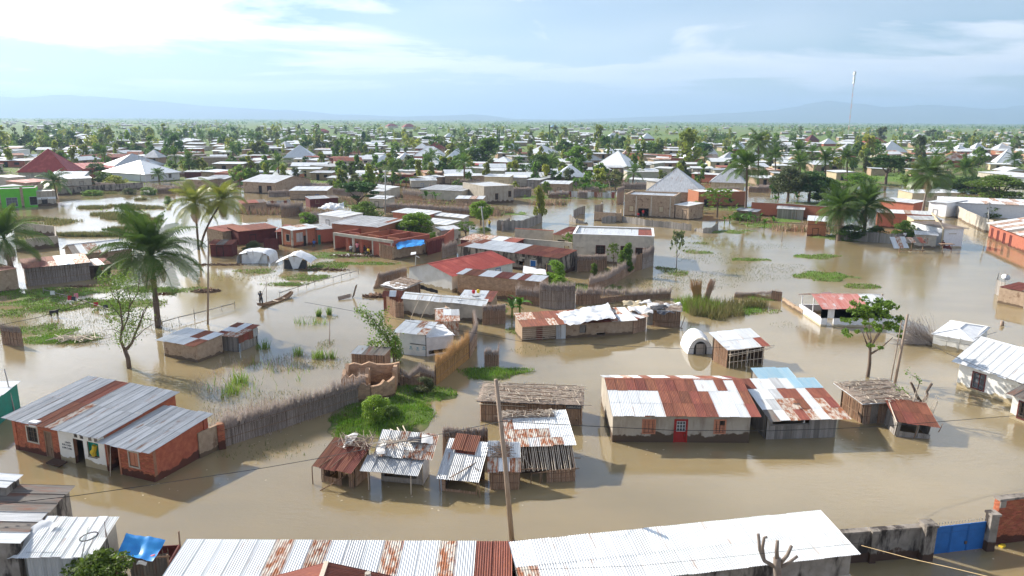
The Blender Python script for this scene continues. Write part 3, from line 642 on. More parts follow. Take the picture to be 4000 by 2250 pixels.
# brick row house, left
A = (68, 1754); B = (609, 1884); C = lerp(A, B, .655)
r = house('brick_house', 'long red brick house with a white painted shop front and striped grey and rusty roof', A, C, (340, 1480, 2.9), 2.3, 2.9,
          ('shed', ["ggggrrmgggggg", "ggggrrggggggg"]), 'brick', {'f': [po(A, C, 'bars', 108, 1670, 146, 1724, 'maroon', 'concrete'), po(A, C, 'door', 181, 1690, 203, 1780, 'wood', 'wood'),
          po(A, C, 'gap', 293, 1717, 332, 1820), po(A, C, 'open', 345, 1728, 388, 1783)]}, over=(.45, .3, .35, .12), singles=300)
W = r['size']; s0 = on(A, C, 232, 1720)[0]
m = MB(); wallgrid(m, (s0, -.046, 0), (1, 0, 0), (0, -1, 0), W - s0, [(0, 2.26), (W, 2.26)], [(k, s - s0, z, w, h) for k, s, z, w, h in [po(A, C, 'gap', 293, 1717, 332, 1820), po(A, C, 'open', 345, 1728, 388, 1783)]], .024)
m.build('painted_front', 'whitewash', r)
for x in (297, 320, 353, 376):
    s, z = on(A, C, x, 1700 + (x - 297) * .24); opening(r, (0, -.05, 0), (1, 0, 0), (0, -1, 0), ('vent', s - .12, z - .12, .26, .24, 'old_concrete'))
s, z = on(A, C, 366, 1783); m = MB(); m.box(s - .38, -.09, z - .06, s + .38, -.048, z); m.build('window_sill', 'old_concrete', r)
m = MB(); m.box(s - .36, .02, z, s - .30, .14, z + 1.0); m.box(s - .3, .10, z, s + .36, .12, z + 1.0); m.build('window_backing', 'paint_teal', r)
s1_, z1_ = on(A, C, 368, 1755); m = MB()
m.tube([(s1_ - .1, .06, z + .02), (s1_ - .14, .02, z + .3), (s1_, .0, z + .45), (s1_ + .06, .03, z + .75)], [.13, .2, .15, .17], 7); m.build('yellow_bundle', 'cloth_yellow', r)
for i, (tx, x, y) in enumerate((('UNITS', 257, 1729), ('EUR CASH', 246, 1736.5), ('LUMI CASH', 246, 1748))):
    s, z = on(A, C, x, y); text('painted_lettering', tx, r, (s, -.048, z), (1, 0, 0), .17, 'cloth_dark')
s, z = on(A, C, 142, 1670); m = MB(); m.obox((s, -.45, 2.12), (.62, .05, 0), (0, .35, 0), (0, 0, .3)); m.build('hanging_board', 'tarp_white', r)
for s in (0.0,): m = MB(); m.box(-.06, -.06, -.6, .24, -.026, 2.2); m.build('corner_pier', 'brick', r)
m = MB(); m.obox((on(A, C, 220, 1770)[0], -.75, .0), (1.3, -.1, .05), (.1, .5, .1), (0, 0, .08)); m.build('door_slab', 'old_concrete', r)
r2 = house('brick_annexe', 'lower brick annexe with grey tin roof at the right end of the long brick house', C, B, (805, 1628, 2.45), 2.05, 2.45,
           ('shed', ["ggggggg", "ggggggg"]), 'brick', {'f': [po(C, B, 'gap', 425, 1740, 466, 1850), po(C, B, 'shut', 506, 1768, 540, 1822, 'wood_pink', 'concrete')]}, over=(.45, .3, .08, .25), singles=300, kinds={'l': None})
W = r2['size']
for a, b in (((425, 1790), (425, 1790)),):
    s, z = on(C, B, 468, 1800); m = MB(); m.box(s, -.05, -.5, s + .12, -.024, 1.95); m.box(.1, -.05, 1.78, W - .02, -.024, 2.0); m.build('door_surround', 'wood_pink', r2)
m = MB(); m.box(W - .01, r2['dims'][1] - .34, -.5, W + .07, r2['dims'][1], 2.4); m.build('corner_pier', 'brick', r2)
poles(r2, [((.75, -.5, -.2), (.35, .1, 1.75))], .03, 'pole_pale', 'leaning_stick')
fence('yard_wall', 'short brick yard wall with sticks across its top behind the brick annexe', [(783, 1791), (872, 1748)], 1.7, 'wall', 'mud', 'wall')
r = root('brick_pillar', G(868, 1751), .5, 'narrow brick end pillar where the yard wall meets the reed fence', 'pillar'); m = MB(); m.box(-.2, -.2, -.6, .2, .2, 1.75); m.build('pillar_core', 'mortar', r)
for sd_ in (((-.2, -.2, 0), (1, 0, 0), (0, -1, 0)), ((.2, -.2, 0), (0, 1, 0), (1, 0, 0)), ((-.2, .2, 0), (0, -1, 0), (-1, 0, 0))): brickwall(r, *sd_, .4, [(0, 1.76), (.4, 1.76)], [], 'brick', .24, .085, 60)
# plastered house, centre right
A = (2391, 1726); B = (2924, 1730)
r = house('plastered_house', 'grey plastered house with red door and rust and white striped roof standing in water', A, B, 6.6, 2.12, 2.25,
          ('gx', .62, 2.95, ["wwwwwrrrrrwwwr", "wwwwwrrrrrwwwr", "rrrrrrrrrwwrwr"], ["gwmwrwwrwwrrwr"], 'r'), 'plaster',
          {'f': [po(A, B, 'bars', 2513, 1642, 2556, 1690, 'wood_pink', 'wood_pink'), po(A, B, 'door', 2637, 1642, 2680, 1726, 'paint_red', 'paint_red'), po(A, B, 'bars', 2793, 1643, 2831, 1690, 'wood_pink', 'wood_pink'),
                 po(A, B, 'vent', 2518, 1620, 2540, 1629, 'wood_pink'), po(A, B, 'vent', 2641, 1619, 2665, 1628, 'wood_pink'), po(A, B, 'vent', 2803, 1620, 2823, 1628, 'wood_pink')]}, over=(.45, .4, .1, .5))
for x0 in (2534, 2812):
    s, z = on(A, B, x0, 1690); m = MB()
    for k in range(2): m.obox((s - .36 + k * .37, .04, z), (.34, 0, 0), (0, .02, 0), (0, 0, .84 if k == 0 or x0 < 2700 else .5))
    m.build('shutter', 'wood_pink', r)
s, z = on(A, B, 2659, 1684); m = MB(); m.box(s - .27, -.0, .82, s + .27, .025, 1.5); dp = m.build('door_pane', 'glass', r)
m = MB()
for k in range(4): m.box(s - .28 + k * .187 - .012, -.03, .8, s - .28 + k * .187 + .012, -.005, 1.52)
for k in range(4): m.box(s - .29, -.035, .8 + k * .235, s + .29, -.006, .82 + k * .235)
m.build('door_grille', 'tarp_white', r)
# patchwork roof shack
A = (2991, 1717); B = (3262, 1708)
r = house('plank_shack', 'grey plank shack with patchwork roof of rusty, white and blue sheets beside the plastered house', A, B, (2905, 1492, 2.5), 1.7, 2.5,
          ('shed', ["dwmrmwmm", "wgmmrwmr", "wwgrrwrr", "rwwgwbbb"]), 'wood_grey', {'f': [('open', .3, 1.1, 2.6, .42)]}, over=(.65, .2, .12, .55), cat='shack')
D = r['dims'][1]; m = MB(); m.box(.25, -.06, 1.0, 3.0, -.02, 1.08); m.build('counter_rail', 'wood_grey', r)
m = MB(); m.tube([(2.4 + .25 * math.cos(k), .8 + .18 * math.sin(k), 2.13 + .02 * k) for k in np.linspace(0, 5, 12)], .03, 5); m.build('bent_wire', 'iron', r)
house('blue_roof_shack', 'small shack with pale blue corrugated roof behind the patchwork roof', (2968, 1482, 1.9), (3100, 1478, 1.9), (2957, 1441, 2.2), 1.9, 2.2, ('shed', ["bbb"]), 'wood_grey', over=(.2, .1, .1, .2), cat='shack')
# reed shack and leaning rust shack, right
def thatch(r, O, Ud, Vd, wd, L, mat='twigs', n=160, stm='pole_pale', cover='tarp_white'):
    Ud = Vector(Ud).normalized(); Vd = Vector(Vd).normalized(); N = Ud.cross(Vd); O = Vector(O); v = []; f = []; nx_, ny_ = 24, 12
    for j in range(ny_ + 1):
        for i in range(nx_ + 1):
            p = O + Ud * wd * i / nx_ + Vd * L * j / ny_; e = 0 if 0 < i < nx_ and 0 < j < ny_ else -.10
            v.append(tuple(p + N * (.10 + e + .07 * noise.noise((p.x * 2.2, p.y * 2.2, 4))) + Ud * U(-.03, .03) + Vd * U(-.03, .03)))
    for j in range(ny_):
        for i in range(nx_): q = j * (nx_ + 1) + i; f.append((q, q + 1, q + nx_ + 2, q + nx_ + 1))
    ob('thatch_layer', npmesh('thatch', v, f, mat), r)
    m = MB(); m.obox(O - N * .05, Ud * wd, Vd * L, N * .04); m.build('roof_sheeting', cover, r); m = MB()
    for _ in range(n):
        p = O + Ud * U(.02, wd - .02) + Vd * U(.02, L - .02) + N * U(.12, .17); a = U(0, 6.3) if random.random() < .5 else U(-.3, .3); d = (Ud * math.cos(a) + Vd * math.sin(a)) * U(.12, .5); m.tube([p - d, p + N * .02, p + d * .8], U(.010, .022), 4)
    m.build('dry_stalks', stm, r, kind='stuff')
    for k in range(5):
        p = O + Ud * U(0, wd * .3) + Vd * L * (k + .5) / 5 + N * .16; m = MB(); m.tube([p, p + Ud * wd * .35 + N * .02, p + Ud * wd * U(.5, .75) + Vd * U(-.1, .1)], .025, 5); m.build('roof_pole', 'wood', r)
A = (3368, 1657); B = (3540, 1645)
r = house('reed_shack', 'reed-walled shack with grey thatch roof and weathered blue-grey door', A, B, 2.7, 1.72, 1.95, None, 'reed', {'f': [('door', .55, -.5, .62, 2.0, 'wood_grey', 'wood')]}, cat='shack', kinds={'l': 'reed'})
Wd, D = r['dims']; thatch(r, (-.5, -.45, 1.74), (1, 0, 0), (0, D, .22), Wd + .9, D + .8, n=200)
A = (3497, 1706); B = (3630, 1714)
r = house('leaning_shack', 'small leaning shack with rusty red patched roof and open dark front', A, B, 2.2, 1.25, 1.7, ('shed', ["rrrr", "rrrr"]), 'wood_grey', {'f': [('open', .1, .45, 1.0, .72), ('open', 1.4, .5, .8, .65)]}, over=(.3, .2, .35, .3), cat='shack', tilt=(2, 5))
m = MB(); m.tube([(-.35, -.5, 1.25), (-.1, 2.2, 1.75)], .04, 5); m.build('roof_pole', 'pole_pale', r); poles(r, [((2.5, -.3, .9), (2.9, .3, 1.3)), ((1.1, -.1, -.3), (1.25, -.1, 1.2))], .03, 'wood')
m = MB()
for k in range(26): x = U(1.5, 2.9); m.tube([(x, 2.2, 0), (x + .1 + .25 * (x - 1.5), 2.5, 1.7 + U(0, 1.1))], .016, 4)
m.build('standing_reeds', 'pole_pale', r, kind='stuff')
# white house, right edge
A = (3736, 1507); B = (4080, 1625)
r = house('white_house', 'whitewashed house with pale corrugated gable roof at the right edge', A, B, 5.5, 2.25, 2.25, ('gx', .5, 3.7, ["wwwwwwwwwwww", "wwwwwwwwwwww"], ["wwwwwwwwwwww"], 'w'), 'whitewash',
          {'f': [po(A, B, 'glass', 3798, 1459, 3846, 1520, 'maroon')]}, over=(.5, .3, .35, .3))
for x in (3831, 3985): s, z = on(A, B, x, 1445 + (x - 3831) * .33); opening(r, (0, 0, 0), (1, 0, 0), (0, -1, 0), ('vent', s - .12, z - .1, .26, .2, 'old_concrete'))
A = (3942, 1632); B = (4100, 1690)
r = house('white_porch_house', 'white porch room with low brown tin roof in front of the white house, right edge', A, B, 1.7, 1.9, 2.3, ('shed', ["dddddd"]), 'whitewash', {'f': [po(A, B, 'bars', 3978, 1575, 4030, 1640, 'maroon')]}, over=(.35, .1, .25, .2))
for k in range(3): opening(r, (0, 0, 0), (1, 0, 0), (0, -1, 0), ('vent', .55 + k * .32, .28, .28, .2, 'old_concrete'))
# low white building behind it
A = (3640, 1357); B = (3790, 1386)
r = house('white_canopy_hut', 'low white hut with tarpaulin roof and pipe rails in front of the big pale roof', A, B, 6.2, 1.35, 1.5, ('hip', 1.8, .75, 'tarp_white'), 'whitewash', over=(.15, .15, .15, .15), cat='hut')
for pts in (((.2, -.2, 1.0), (3.6, -.25, .95)), ((1.2, -.2, .2), (1.25, -.15, 1.5)), ((2.2, -.2, .2), (2.3, -.15, 1.6)), ((2.2, -.1, 1.0), (4.6, 2.4, 2.0))): poles(r, [pts], .03, 'pole_grey', 'pipe')
# pavilion with pink roof
A = (3205, 1276); B = (3500, 1276)
r = root('open_pavilion', G(3205, 1275), 0.0, 'open pavilion with faded red gable roof and low white parapet wall', 'pavilion'); P_ = G(3205, 1275)
W = G(3462, 1275).x - P_.x; D = 5.6
m = MB(); wallgrid(m, (0, 0, 0), (1, 0, 0), (0, -1, 0), W, [(0, .9), (W, .9)], [('open', .62, .02, .7, 2)], .2); wallgrid(m, (0, D, 0), (0, -1, 0), (-1, 0, 0), D - .2, [(0, .9), (D, .9)], [], .2); wallgrid(m, (0, D + .2, 0), (1, 0, 0), (0, -1, 0), W, [(0, .9), (W, .9)], [], .2); wallgrid(m, (W, 0.2, 0), (0, 1, 0), (1, 0, 0), D - .2, [(0, 1.2), (D, 1.2)], [], .2)
m.build('parapet_wall', 'paint_white', r)
m = MB(); m.box(W * .62, 1.2, -.5, W - .4, D - .4, 1.7); m.build('inner_block', 'concrete', r)
for x, y, z in ((.1, .1, 2.0), (W * .36, .1, 2.0), (W * .68, .1, 2.0), (W - .12, .1, 2.0), (.1, D * .45, 2.5), (.1, D, 2.0), (W - .1, D, 2.0)): m = MB(); m.box(x - .045, y - .045, .5, x + .045, y + .045, z); m.build('post', 'paint_white', r)
for k, V, y0 in ((0, Vector((0, D * .5, .75)), -.45), (1, Vector((0, -D * .5, .75)), D + .4)):
    sheets(r, Vector((-.2, y0, 2.0)), (1, 0, 0), V, W + .5, V.length + .45, ["ppppppwwg"], .11)
m = MB(); m.box(-.2, D / 2 - .15, 2.83, W + .3, D / 2 + .15, 2.86); m.build('ridge_cap', 'tin_dull', r)
cloth('laundry', [P_ + Vector((2.2, D + .1, 2.3)), P_ + Vector((3.3, D + .1, 2.35)), P_ + Vector((3.3, D + .1, 1.9)), P_ + Vector((2.2, D + .1, 1.9))], 'cloth_white', nx=6, ny=4, label='white cloths hung at the back of the red-roofed pavilion', cat='laundry')
# bottom of the frame: long tin roofs
def backhouse(name, label, bl, br, D, hf, hb, rows, wall, **kw):
    a = G(bl[0], bl[1], hb); b = G(br[0], br[1], hb); u = Vector((b.x - a.x, b.y - a.y, 0)).normalized(); v = Vector((-u.y, u.x, 0))
    return house(name, label, a - v * D, b - v * D, D, hf, hb, ('shed', rows), wall, **kw)
backhouse('tin_roof_building', 'long low building along the bottom edge with alternating white and rusty roof sheets', (735, 2120), (1990, 2129), 6.0, 2.4, 3.0, ["wwwwwmwmwgwmwwmwrr", "wwwwwmwmwgwmwwmwrr"], 'concrete', over=(.3, .1, .1, .1))
a = G(1995, 2130, 3.3); b = G(3172, 2008, 3.3); u = Vector((b.x - a.x, b.y - a.y, 0)).normalized(); v = Vector((-u.y, u.x, 0)); D = (b - G(3395, 2172, 2.6)).dot(v)
r = house('white_roof_building', 'long grey building with a broad bright white corrugated roof at the bottom right', a - v * D, b - v * D, D, 2.95, 3.28, ('shed', ["mwwwwwwwwwwwwwwww", "wwwwwwwwwwwwwwwww"]), 'old_concrete', over=(.25, .1, .05, .5), t=.2,
          ops={'f': [('bars', 10.0, 1.35, 1.35, .5, 'concrete', 'paint_blue'), ('bars', 13.2, 1.15, 1.3, .55, 'concrete')]})
r = root('red_gable_house', G(1275, 2196, 3.6) - Vector((0, 0, 3.6)), 0.05, 'weathered red tin gable roof poking up at the bottom edge', 'house')
for sx, w in ((-1, 4.2), (1, 4.2)):
    V = Vector((-sx * w, 0, 1.15)); O = Vector((sx * w, -4 if sx > 0 else 0, 2.25)); sheets(r, Vector((sx * w, -4.5, 2.42)), (0, 1, 0), V, 4.5, V.length, ["rrrrr"], .11)
m = MB(); m.box(-.09, -4.5, 3.60, .09, .02, 3.64); m.build('ridge_cap', 'pole_pale', r); m = MB(); m.box(-3.9, -4.2, -.6, 3.9, -.25, 2.4); m.build('wall', 'mud', r); m = MB(); m.tube([(1.75, -.7, 3.0), (1.75, -.7, 3.55)], .12, 8); m.build('vent_pipe', 'concrete', r)
# bottom-left buildings
house('brown_roof_house', 'house with brown and white striped roof sheets at the lower left corner', (60, 2122, 2.6), (268, 1906, 2.6), 8.0, 2.6, 3.3, ('shed', ["wdgddd", "wdgddd"]), 'old_concrete', over=(.15, .1, .1, .1))
house('far_left_tin_roof', 'tip of a bright tin roof above the brown striped roof at the left edge', (20, 1905, 3.3), (72, 1862, 3.3), 5.0, 3.3, 3.9, ('shed', ["ww"]), 'old_concrete', over=(.1, .1, .1, .1))
r = house('tin_shed', 'shed with bright white tin roof and grey corrugated front beside the blue tarpaulin, lower left', (104, 2160, 2.2), (372, 2160, 2.2), (270, 2034, 2.7), 2.2, 2.7, ('shed', ["wwwwwww", "wwwwwwg"]), 'concrete',
          over=(.25, .1, .2, .1), cat='shed', kinds={'f': 'sheet:rrrr/gggg'})
P_ = G(150, 2110, 2.6); cloth('plastic_sheet', [G(8, 2176, 1.9), G(70, 2190, 1.9), G(230, 2045, 2.8), G(165, 2025, 2.9)], 'tarp_white', nx=16, ny=16, wr=.14, label='crumpled white plastic sheet draped between the brown roof and the white tin roof', cat='tarpaulin')
house('pale_wall_hut', 'low pale wall and doorway under the draped plastic sheet at the lower left', (5, 2178, 1.7), (60, 2190, 1.7), 3.0, 1.7, 1.9, ('shed', ["g"]), 'whitewash', over=(0, 0, 0, 0), cat='hut')
p = G(350, 2118, 2.55); r = root('bicycle_tyre', p, 0, 'old bicycle tyre hung round a stick above the white tin roof', 'tyre'); m = MB(); m.tube([(.36 * math.cos(k), .36 * math.sin(k), .28 + .05 * math.cos(k)) for k in np.linspace(0, 6.283, 25)], .028, 6); m.build('tyre', 'rubber', r, smooth=True)
poles(r, [((.12, -.9, -.25), (-.03, .1, .7)), ((.25, -.9, -.25), (.12, .2, .2))], .028, 'pole_grey', 'stick')
p = G(412, 2110, 2.4); r = root('rebar_posts', p, 0, 'pair of rusty rebar stubs rising at the right edge of the tin shed', 'rebar'); poles(r, [((0, 0, -1), (-.12, .3, .75)), ((.12, 0, -1), (.0, .1, .5)), ((.05, .1, -1), (.02, .1, .35))], .018, 'iron', 'rebar')
p0 = G(556, 2178, 1.75); r = root('tarp_lean_to', (p0.x, p0.y, 0), .12, 'lean-to frame under the blue tarpaulin', 'lean-to')
poles(r, [((-1.3, .3, -.5), (-1.3, .3, 1.9)), ((1.0, .2, -.5), (1.0, .2, 1.7)), ((-1.3, 1.8, -.5), (-1.3, 1.8, 1.9)), ((1.05, 1.7, -.5), (1.05, 1.7, 1.95)), ((-1.3, .25, 1.6), (1.1, .2, 1.6))], .05)
m = MB(); m.box(1.0, .2, -.5, 1.06, 1.7, 1.3); m.box(-1.3, 1.75, -.5, 1.0, 1.8, 1.2); m.build('side_panel', 'maroon', r)
cloth('blue_tarpaulin', [G(452, 2172, 1.75), G(598, 2192, 1.6), G(645, 2112, 1.95), G(492, 2086, 2.2)], 'tarp_blue', nx=20, ny=16, wr=.13, sag=.2, label='bright blue tarpaulin over a lean-to, lower left', cat='tarpaulin')
for pts, mm, lb in (([G(555, 2182, 1.6), G(600, 2188, 1.5), G(606, 2165, 1.7), G(560, 2160, 1.7)], 'cloth_pink', 'pink cloth bundle heaped on the blue tarpaulin'), ([G(530, 2206, 1.5), G(572, 2208, 1.4), G(576, 2192, 1.55), G(540, 2190, 1.6)], 'cloth_white', 'white cloth lying on the rusty fence below the blue tarpaulin'), ([G(606, 2160, 1.5), G(624, 2160, 1.4), G(624, 2130, 1.7), G(608, 2135, 1.7)], 'cloth_red', 'red cloth hanging at the right edge of the blue tarpaulin')):
    cloth('cloth_bundle', pts, mm, nx=9, ny=7, wr=.16, sag=-.2, label=lb, cat='cloth')
r = fence('spiked_fence', 'rusty sheet fence topped with iron spikes below the blue tarpaulin', [(520, 2290), (668, 2262)], 1.35, 'sheet', 'tin_rust', codes='rdr')
for k in range(8):
    m = MB(); q = (G(668, 2262) - G(520, 2290)) * (k / 7); m.tube([q + Vector((0, 0, 1.2)), q + Vector((0, 0, 1.5)), q + Vector((0, 0, 1.62))], [.012, .035, .004], 4); m.build('spike', 'iron', r)
# walls and gate, bottom right
ga = G(3637, 2166); gb_ = G(3836, 2142)
r = fence('stained_wall', 'grey boundary wall streaked with black mould left of the blue gate', [(3200, 2210), (3612, 2176)], 1.6, 'wall', 'old_concrete', 'wall', cop='old_concrete', t=.28)
def pillar(label, x, y, w, h, rz=.1, mat='old_concrete'):
    r = root('gate_pillar', G(x, y), rz, label, 'pillar'); m = MB(); m.box(-w / 2, -w / 2, -.6, w / 2, w / 2, h); m.build('shaft', mat, r); m = MB(); m.box(-w / 2 - .05, -w / 2 - .05, h + .002, w / 2 + .05, w / 2 + .05, h + .12); m.build('cap', 'old_concrete', r)
pillar('stained round-shouldered pillar left of the blue gate', 3608, 2182, .55, 1.85); pillar('slim stained pillar right of the blue gate', 3856, 2146, .42, 1.95); pillar('short pier halfway along the stained boundary wall', 3400, 2194, .32, 1.65)
d = (gb_ - ga); d.z = 0; r = root('blue_gate', (ga.x, ga.y, 0), math.atan2(d.y, d.x), 'bright blue metal double gate with a row of spikes on top', 'gate'); L = d.length
for k in range(3):
    m = MB(); m.box(L * k / 3 + .01, 0, -.4, L * (k + 1) / 3 - .01, .04, 1.5); q = m.build('gate_leaf', 'paint_blue', r)
    m = MB(); m.box(L * k / 3 + .01, -.02, .0, L * k / 3 + .05, -.001, 1.5); m.box(L * k / 3 + .05, -.02, 1.42, L * (k + 1) / 3 - .05, -.001, 1.47); m.box(L * k / 3 + .05, -.02, 1.12, L * (k + 1) / 3 - .05, -.001, 1.16); m.box(L * (k + 1) / 3 - .05, -.02, .0, L * (k + 1) / 3 - .01, -.001, 1.5); m.build('gate_rib', 'paint_blue', q)
m = MB(); m.box(L * .62, -.06, .4, L * .66, -.002, .55); m.build('latch', 'iron', r)
for k in range(18): m = MB(); x = L * (k + .5) / 18; m.tube([(x, .02, 1.5), (x, .02, 1.62), (x, .02, 1.68), (x, .02, 1.74)], [.008, .008, .022, .002], 4); m.build('spike', 'pole_grey', r)
a = G(3878, 2128); b = G(4110, 2098); d = b - a; d.z = 0; r = root('red_brick_wall', (a.x, a.y, 0), math.atan2(d.y, d.x), 'tall red brick boundary wall with grey coping at the bottom right corner', 'wall'); L = d.length
m = MB(); m.box(0, 0, -.6, L, .3, 2.45); m.build('wall_core', 'mortar', r); brickwall(r, (0, 0, 0), (1, 0, 0), (0, -1, 0), L, [(0, 2.45), (L, 2.45)], [], 'brick', .24, .085, 300)
brickwall(r, (0, .3, 0), (0, -1, 0), (-1, 0, 0), .3, [(0, 2.45), (.3, 2.45)], [], 'brick', .24, .085, 0); m = MB(); m.box(-.05, -.05, 2.455, L, .35, 2.56); m.build('coping', 'old_concrete', r)
m = MB(); m.box(-.02, -.08, 2.1, .32, -.03, 2.44); m.build('corner_block', 'old_concrete', r)
p = G(3915, 2135); r = root('jerrycan', (p.x, p.y, 0), .5, 'yellow plastic jerrycan floating by the brick wall at the lower right', 'jerrycan'); m = MB(); m.box(-.17, -.1, -.08, .13, .1, .09); m.tube([(.13, 0, .04), (.2, 0, .06)], .035, 6); m.build('can', 'cloth_yellow', r); m = MB(); m.tube([(-.1, 0, .1), (-.05, 0, .14), (.05, 0, .14), (.1, 0, .1)], .015, 5); m.build('handle', 'cloth_yellow', r)
A = (-60, 1707); B = (80, 1590)
house('teal_hut', 'teal painted plank hut with white roof cut by the left edge', A, B, 3, 1.9, 2.0, ('shed', ["wwww"]), 'paint_teal', over=(.15, .1, .1, .2), cat='hut')
# ---------------------------------------------------------------- cluster of shacks, centre
A = (1262, 1880); B = (1383, 1906)
r = house('rust_roof_shack', 'open-fronted reed shack under a rusty red corrugated roof, leftmost of the centre shacks', A, B, (1440, 1740, 1.95), 1.35, 1.95, ('shed', ["rrrrr"]), 'reed', {'f': [('open', .15, .38, .95, .8), ('open', 1.3, -.5, .5, 1.7)]}, over=(.55, .1, .25, .2), cat='shack', kinds={'b': 'reed_dark'})
Wd, D = r['dims']; poles(r, [((-.35, -.5, -.5), (-.35, -.5, 1.15)), ((0, -.06, -.5), (0, -.06, 1.3)), ((Wd, -.06, -.5), (Wd, -.06, 1.3)), ((.5, -1.0, .0), (1.7, -.2, .75)), ((.3, -.6, 1.32), (1.0, 2.0, 1.85)), ((1.0, -.6, 1.34), (1.4, 2.1, 1.9))], .035)
m = MB()
for k in range(40): x = U(.1, 1.8); m.tube([(x, .1, U(.5, 1.0)), (x + U(-.1, .1), .05, 1.3)], .012, 4)
m.build('hanging_reeds', 'reed', r, kind='stuff')
P_ = G(1400, 1725, 2.1); sticks('firewood_bundle', (P_.x - 1.2, P_.y - .8, 1.95), (P_.x + .9, P_.y + .5, 2.35), 60, 1.5, .025, 'twigs', label='bundle of dry sticks and reeds heaped on top of the rusty shack roof', cat='firewood')
cloth('white_sack_cloth', [G(1338, 1745, 2.0), G(1372, 1735, 2.05), G(1400, 1695, 2.3), G(1350, 1700, 2.2)], 'cloth_white', nx=8, ny=8, wr=.15, label='crumpled white sacking beside the stick bundle on the rusty roof', cat='cloth')
A = (1489, 1879); B = (1653, 1894)
r = house('tin_kiosk', 'kiosk with two-level grey corrugated roof and front awning, right of the rusty shack', A, B, (1705, 1708, 2.45), 1.75, 2.45, ('shed', ["mggmmm", "gmggmm", "ggmgmm"]), 'tarp_white', {'f': [('open', .2, .35, 2.0, 1.1)]}, over=(.15, .1, .35, .6), cat='kiosk', kinds={'f': 'wood_grey', 'l': 'reed'}, t=.06)
Wd, D = r['dims']; V = Vector((0, 1.35, .36)); sheets(r, (-.75, -1.3, 1.26), (1, 0, 0), V, Wd + .85, V.length, ["ggggg"], .11)
poles(r, [((-.35, -1.15, -.6), (-.35, -1.15, 1.28)), ((Wd - .35, -1.2, -.6), (Wd - .35, -1.2, 1.28)), ((-.5, -1.2, 1.22), (Wd, -1.2, 1.22)), ((Wd, -.05, -.5), (Wd, -.05, 1.7)), ((-.6, .05, 1.66), (Wd + .5, -.02, 1.7)), ((.2, 2.6, 2.3), (1.5, .6, 1.95)), ((.5, 2.8, 2.35), (1.7, .9, 2.1)), ((.3, 2.2, 2.3), (.9, .2, 1.8)), ((-.2, 2.4, 2.25), (1.4, 1.6, 2.1))], .035, 'pole_pale')
m = MB(); m.box(.05, -.10, .12, Wd, -.04, .38); m.build('lettered_board', 'wood_grey', r)
p = G(1620, 1712, 2.5); cloth('dark_cloth', [G(1590, 1725, 2.35), G(1650, 1735, 2.3), G(1668, 1702, 2.5), G(1600, 1700, 2.5)], 'cloth_dark', nx=12, ny=8, wr=.22, sag=-.2, label='heap of dark and white cloth drying on the kiosk roof', cat='cloth')
cloth('white_cloth', [G(1645, 1730, 2.34), G(1690, 1732, 2.3), G(1695, 1700, 2.5), G(1650, 1698, 2.5)], 'cloth_white', nx=8, ny=8, wr=.12, sag=-.1, label='white cloth lying beside the dark cloth heap on the kiosk roof', cat='cloth')
cloth('white_cloth', [G(1470, 1775, 1.95), G(1505, 1770, 2.0), G(1500, 1730, 2.2), G(1470, 1735, 2.1)], 'cloth_white', nx=8, ny=8, wr=.14, sag=-.1, label='white cloth hanging in the gap between rusty roof and kiosk roof', cat='cloth')
A = (1727, 1916); B = (1862, 1932)
r = house('narrow_tin_shack', 'narrow shack with grey corrugated roof and two rusty patches at its top', A, B, (1885, 1745, 2.1), 1.1, 2.05, ('shed', ["gggg", "gggg", "grrw"]), 'reed', {'f': [('open', .2, .15, 1.9, 1.2)]}, over=(.35, .25, .2, .2), cat='shack', kinds={'r': None, 'b': 'reed_dark'})
Wd, D = r['dims']; poles(r, [((-.05, -.1, -.5), (-.1, -.2, 1.1)), ((Wd + .05, -.1, -.5), (Wd, 0, 1.1)), ((.4, 1.6, 1.75), (2.1, .3, 1.35)), ((1.9, .9, 1.6), (.6, -.5, 1.1)), ((Wd + .4, -.5, -.5), (Wd, .2, 1.1)), ((-.3, D, 2.1), (Wd + .4, D + .3, 2.15))], .032)
sheets(r, (.15, D * .72, 1.98), (1, 0, 0), (0, D * .4, .3), 1.5, 1.3, ["rr"], .11)
P_ = G(1790, 1720, 2.0); fence('ragged_reed_screen', 'ragged brown reed screen behind the narrow tin shack', [(1730, 1790), (1905, 1788)], 1.9, 'reed', 'reed', tall=.45, step=.05)
A = (1915, 1912); B = (2028, 1912)
r = house('small_reed_shack', 'small reed box shack with patchy white roof left of the leaning power pole', A, B, (1990, 1740, 2.2), 1.25, 2.2, ('shed', ["mwm", "gmw"]), 'reed', over=(.1, .1, .15, .05), cat='shack')
Wd, D = r['dims']; thatch(r, (.0, .6, 1.62), (1, 0, 0), (0, D, .95), Wd * .75, D * .65, n=60, stm='twigs')
A = (1985, 1850); B = (2228, 1838)
r = house('pole_front_shack', 'shack with white and rust patched roof and a sloping screen of bare poles in front', A, B, (2165, 1614, 2.5), 1.8, 2.5, ('shed', ["mmgmmw", "mmmmww", "mwwwww", "mwwwww"]), 'reed_dark', over=(.15, .1, .2, .25), cat='shack')
Wd, D = r['dims']; thatch(r, (-.2, D - .6, 2.5), (1, 0, 0), (0, 1, .1), Wd * .9, .8, n=90)
for k in range(34):
    x = .1 + (Wd - .1) * k / 33 + U(-.04, .04); m = MB(); m.tube([(x + U(-.05, .05), -.05, 1.78), (x + .05 + U(-.05, .05), -1.25 - U(0, .15), .78)], .022, 5); m.build('sloping_pole', 'pole_pale', r)
for x in (.5, 1.1): m = MB(); m.tube([(x, -.05, 1.75), (x + .9 if x < 1 else x - .5, -1.3, .7)], .024, 5); m.build('sloping_pole', 'pole_pale', r)
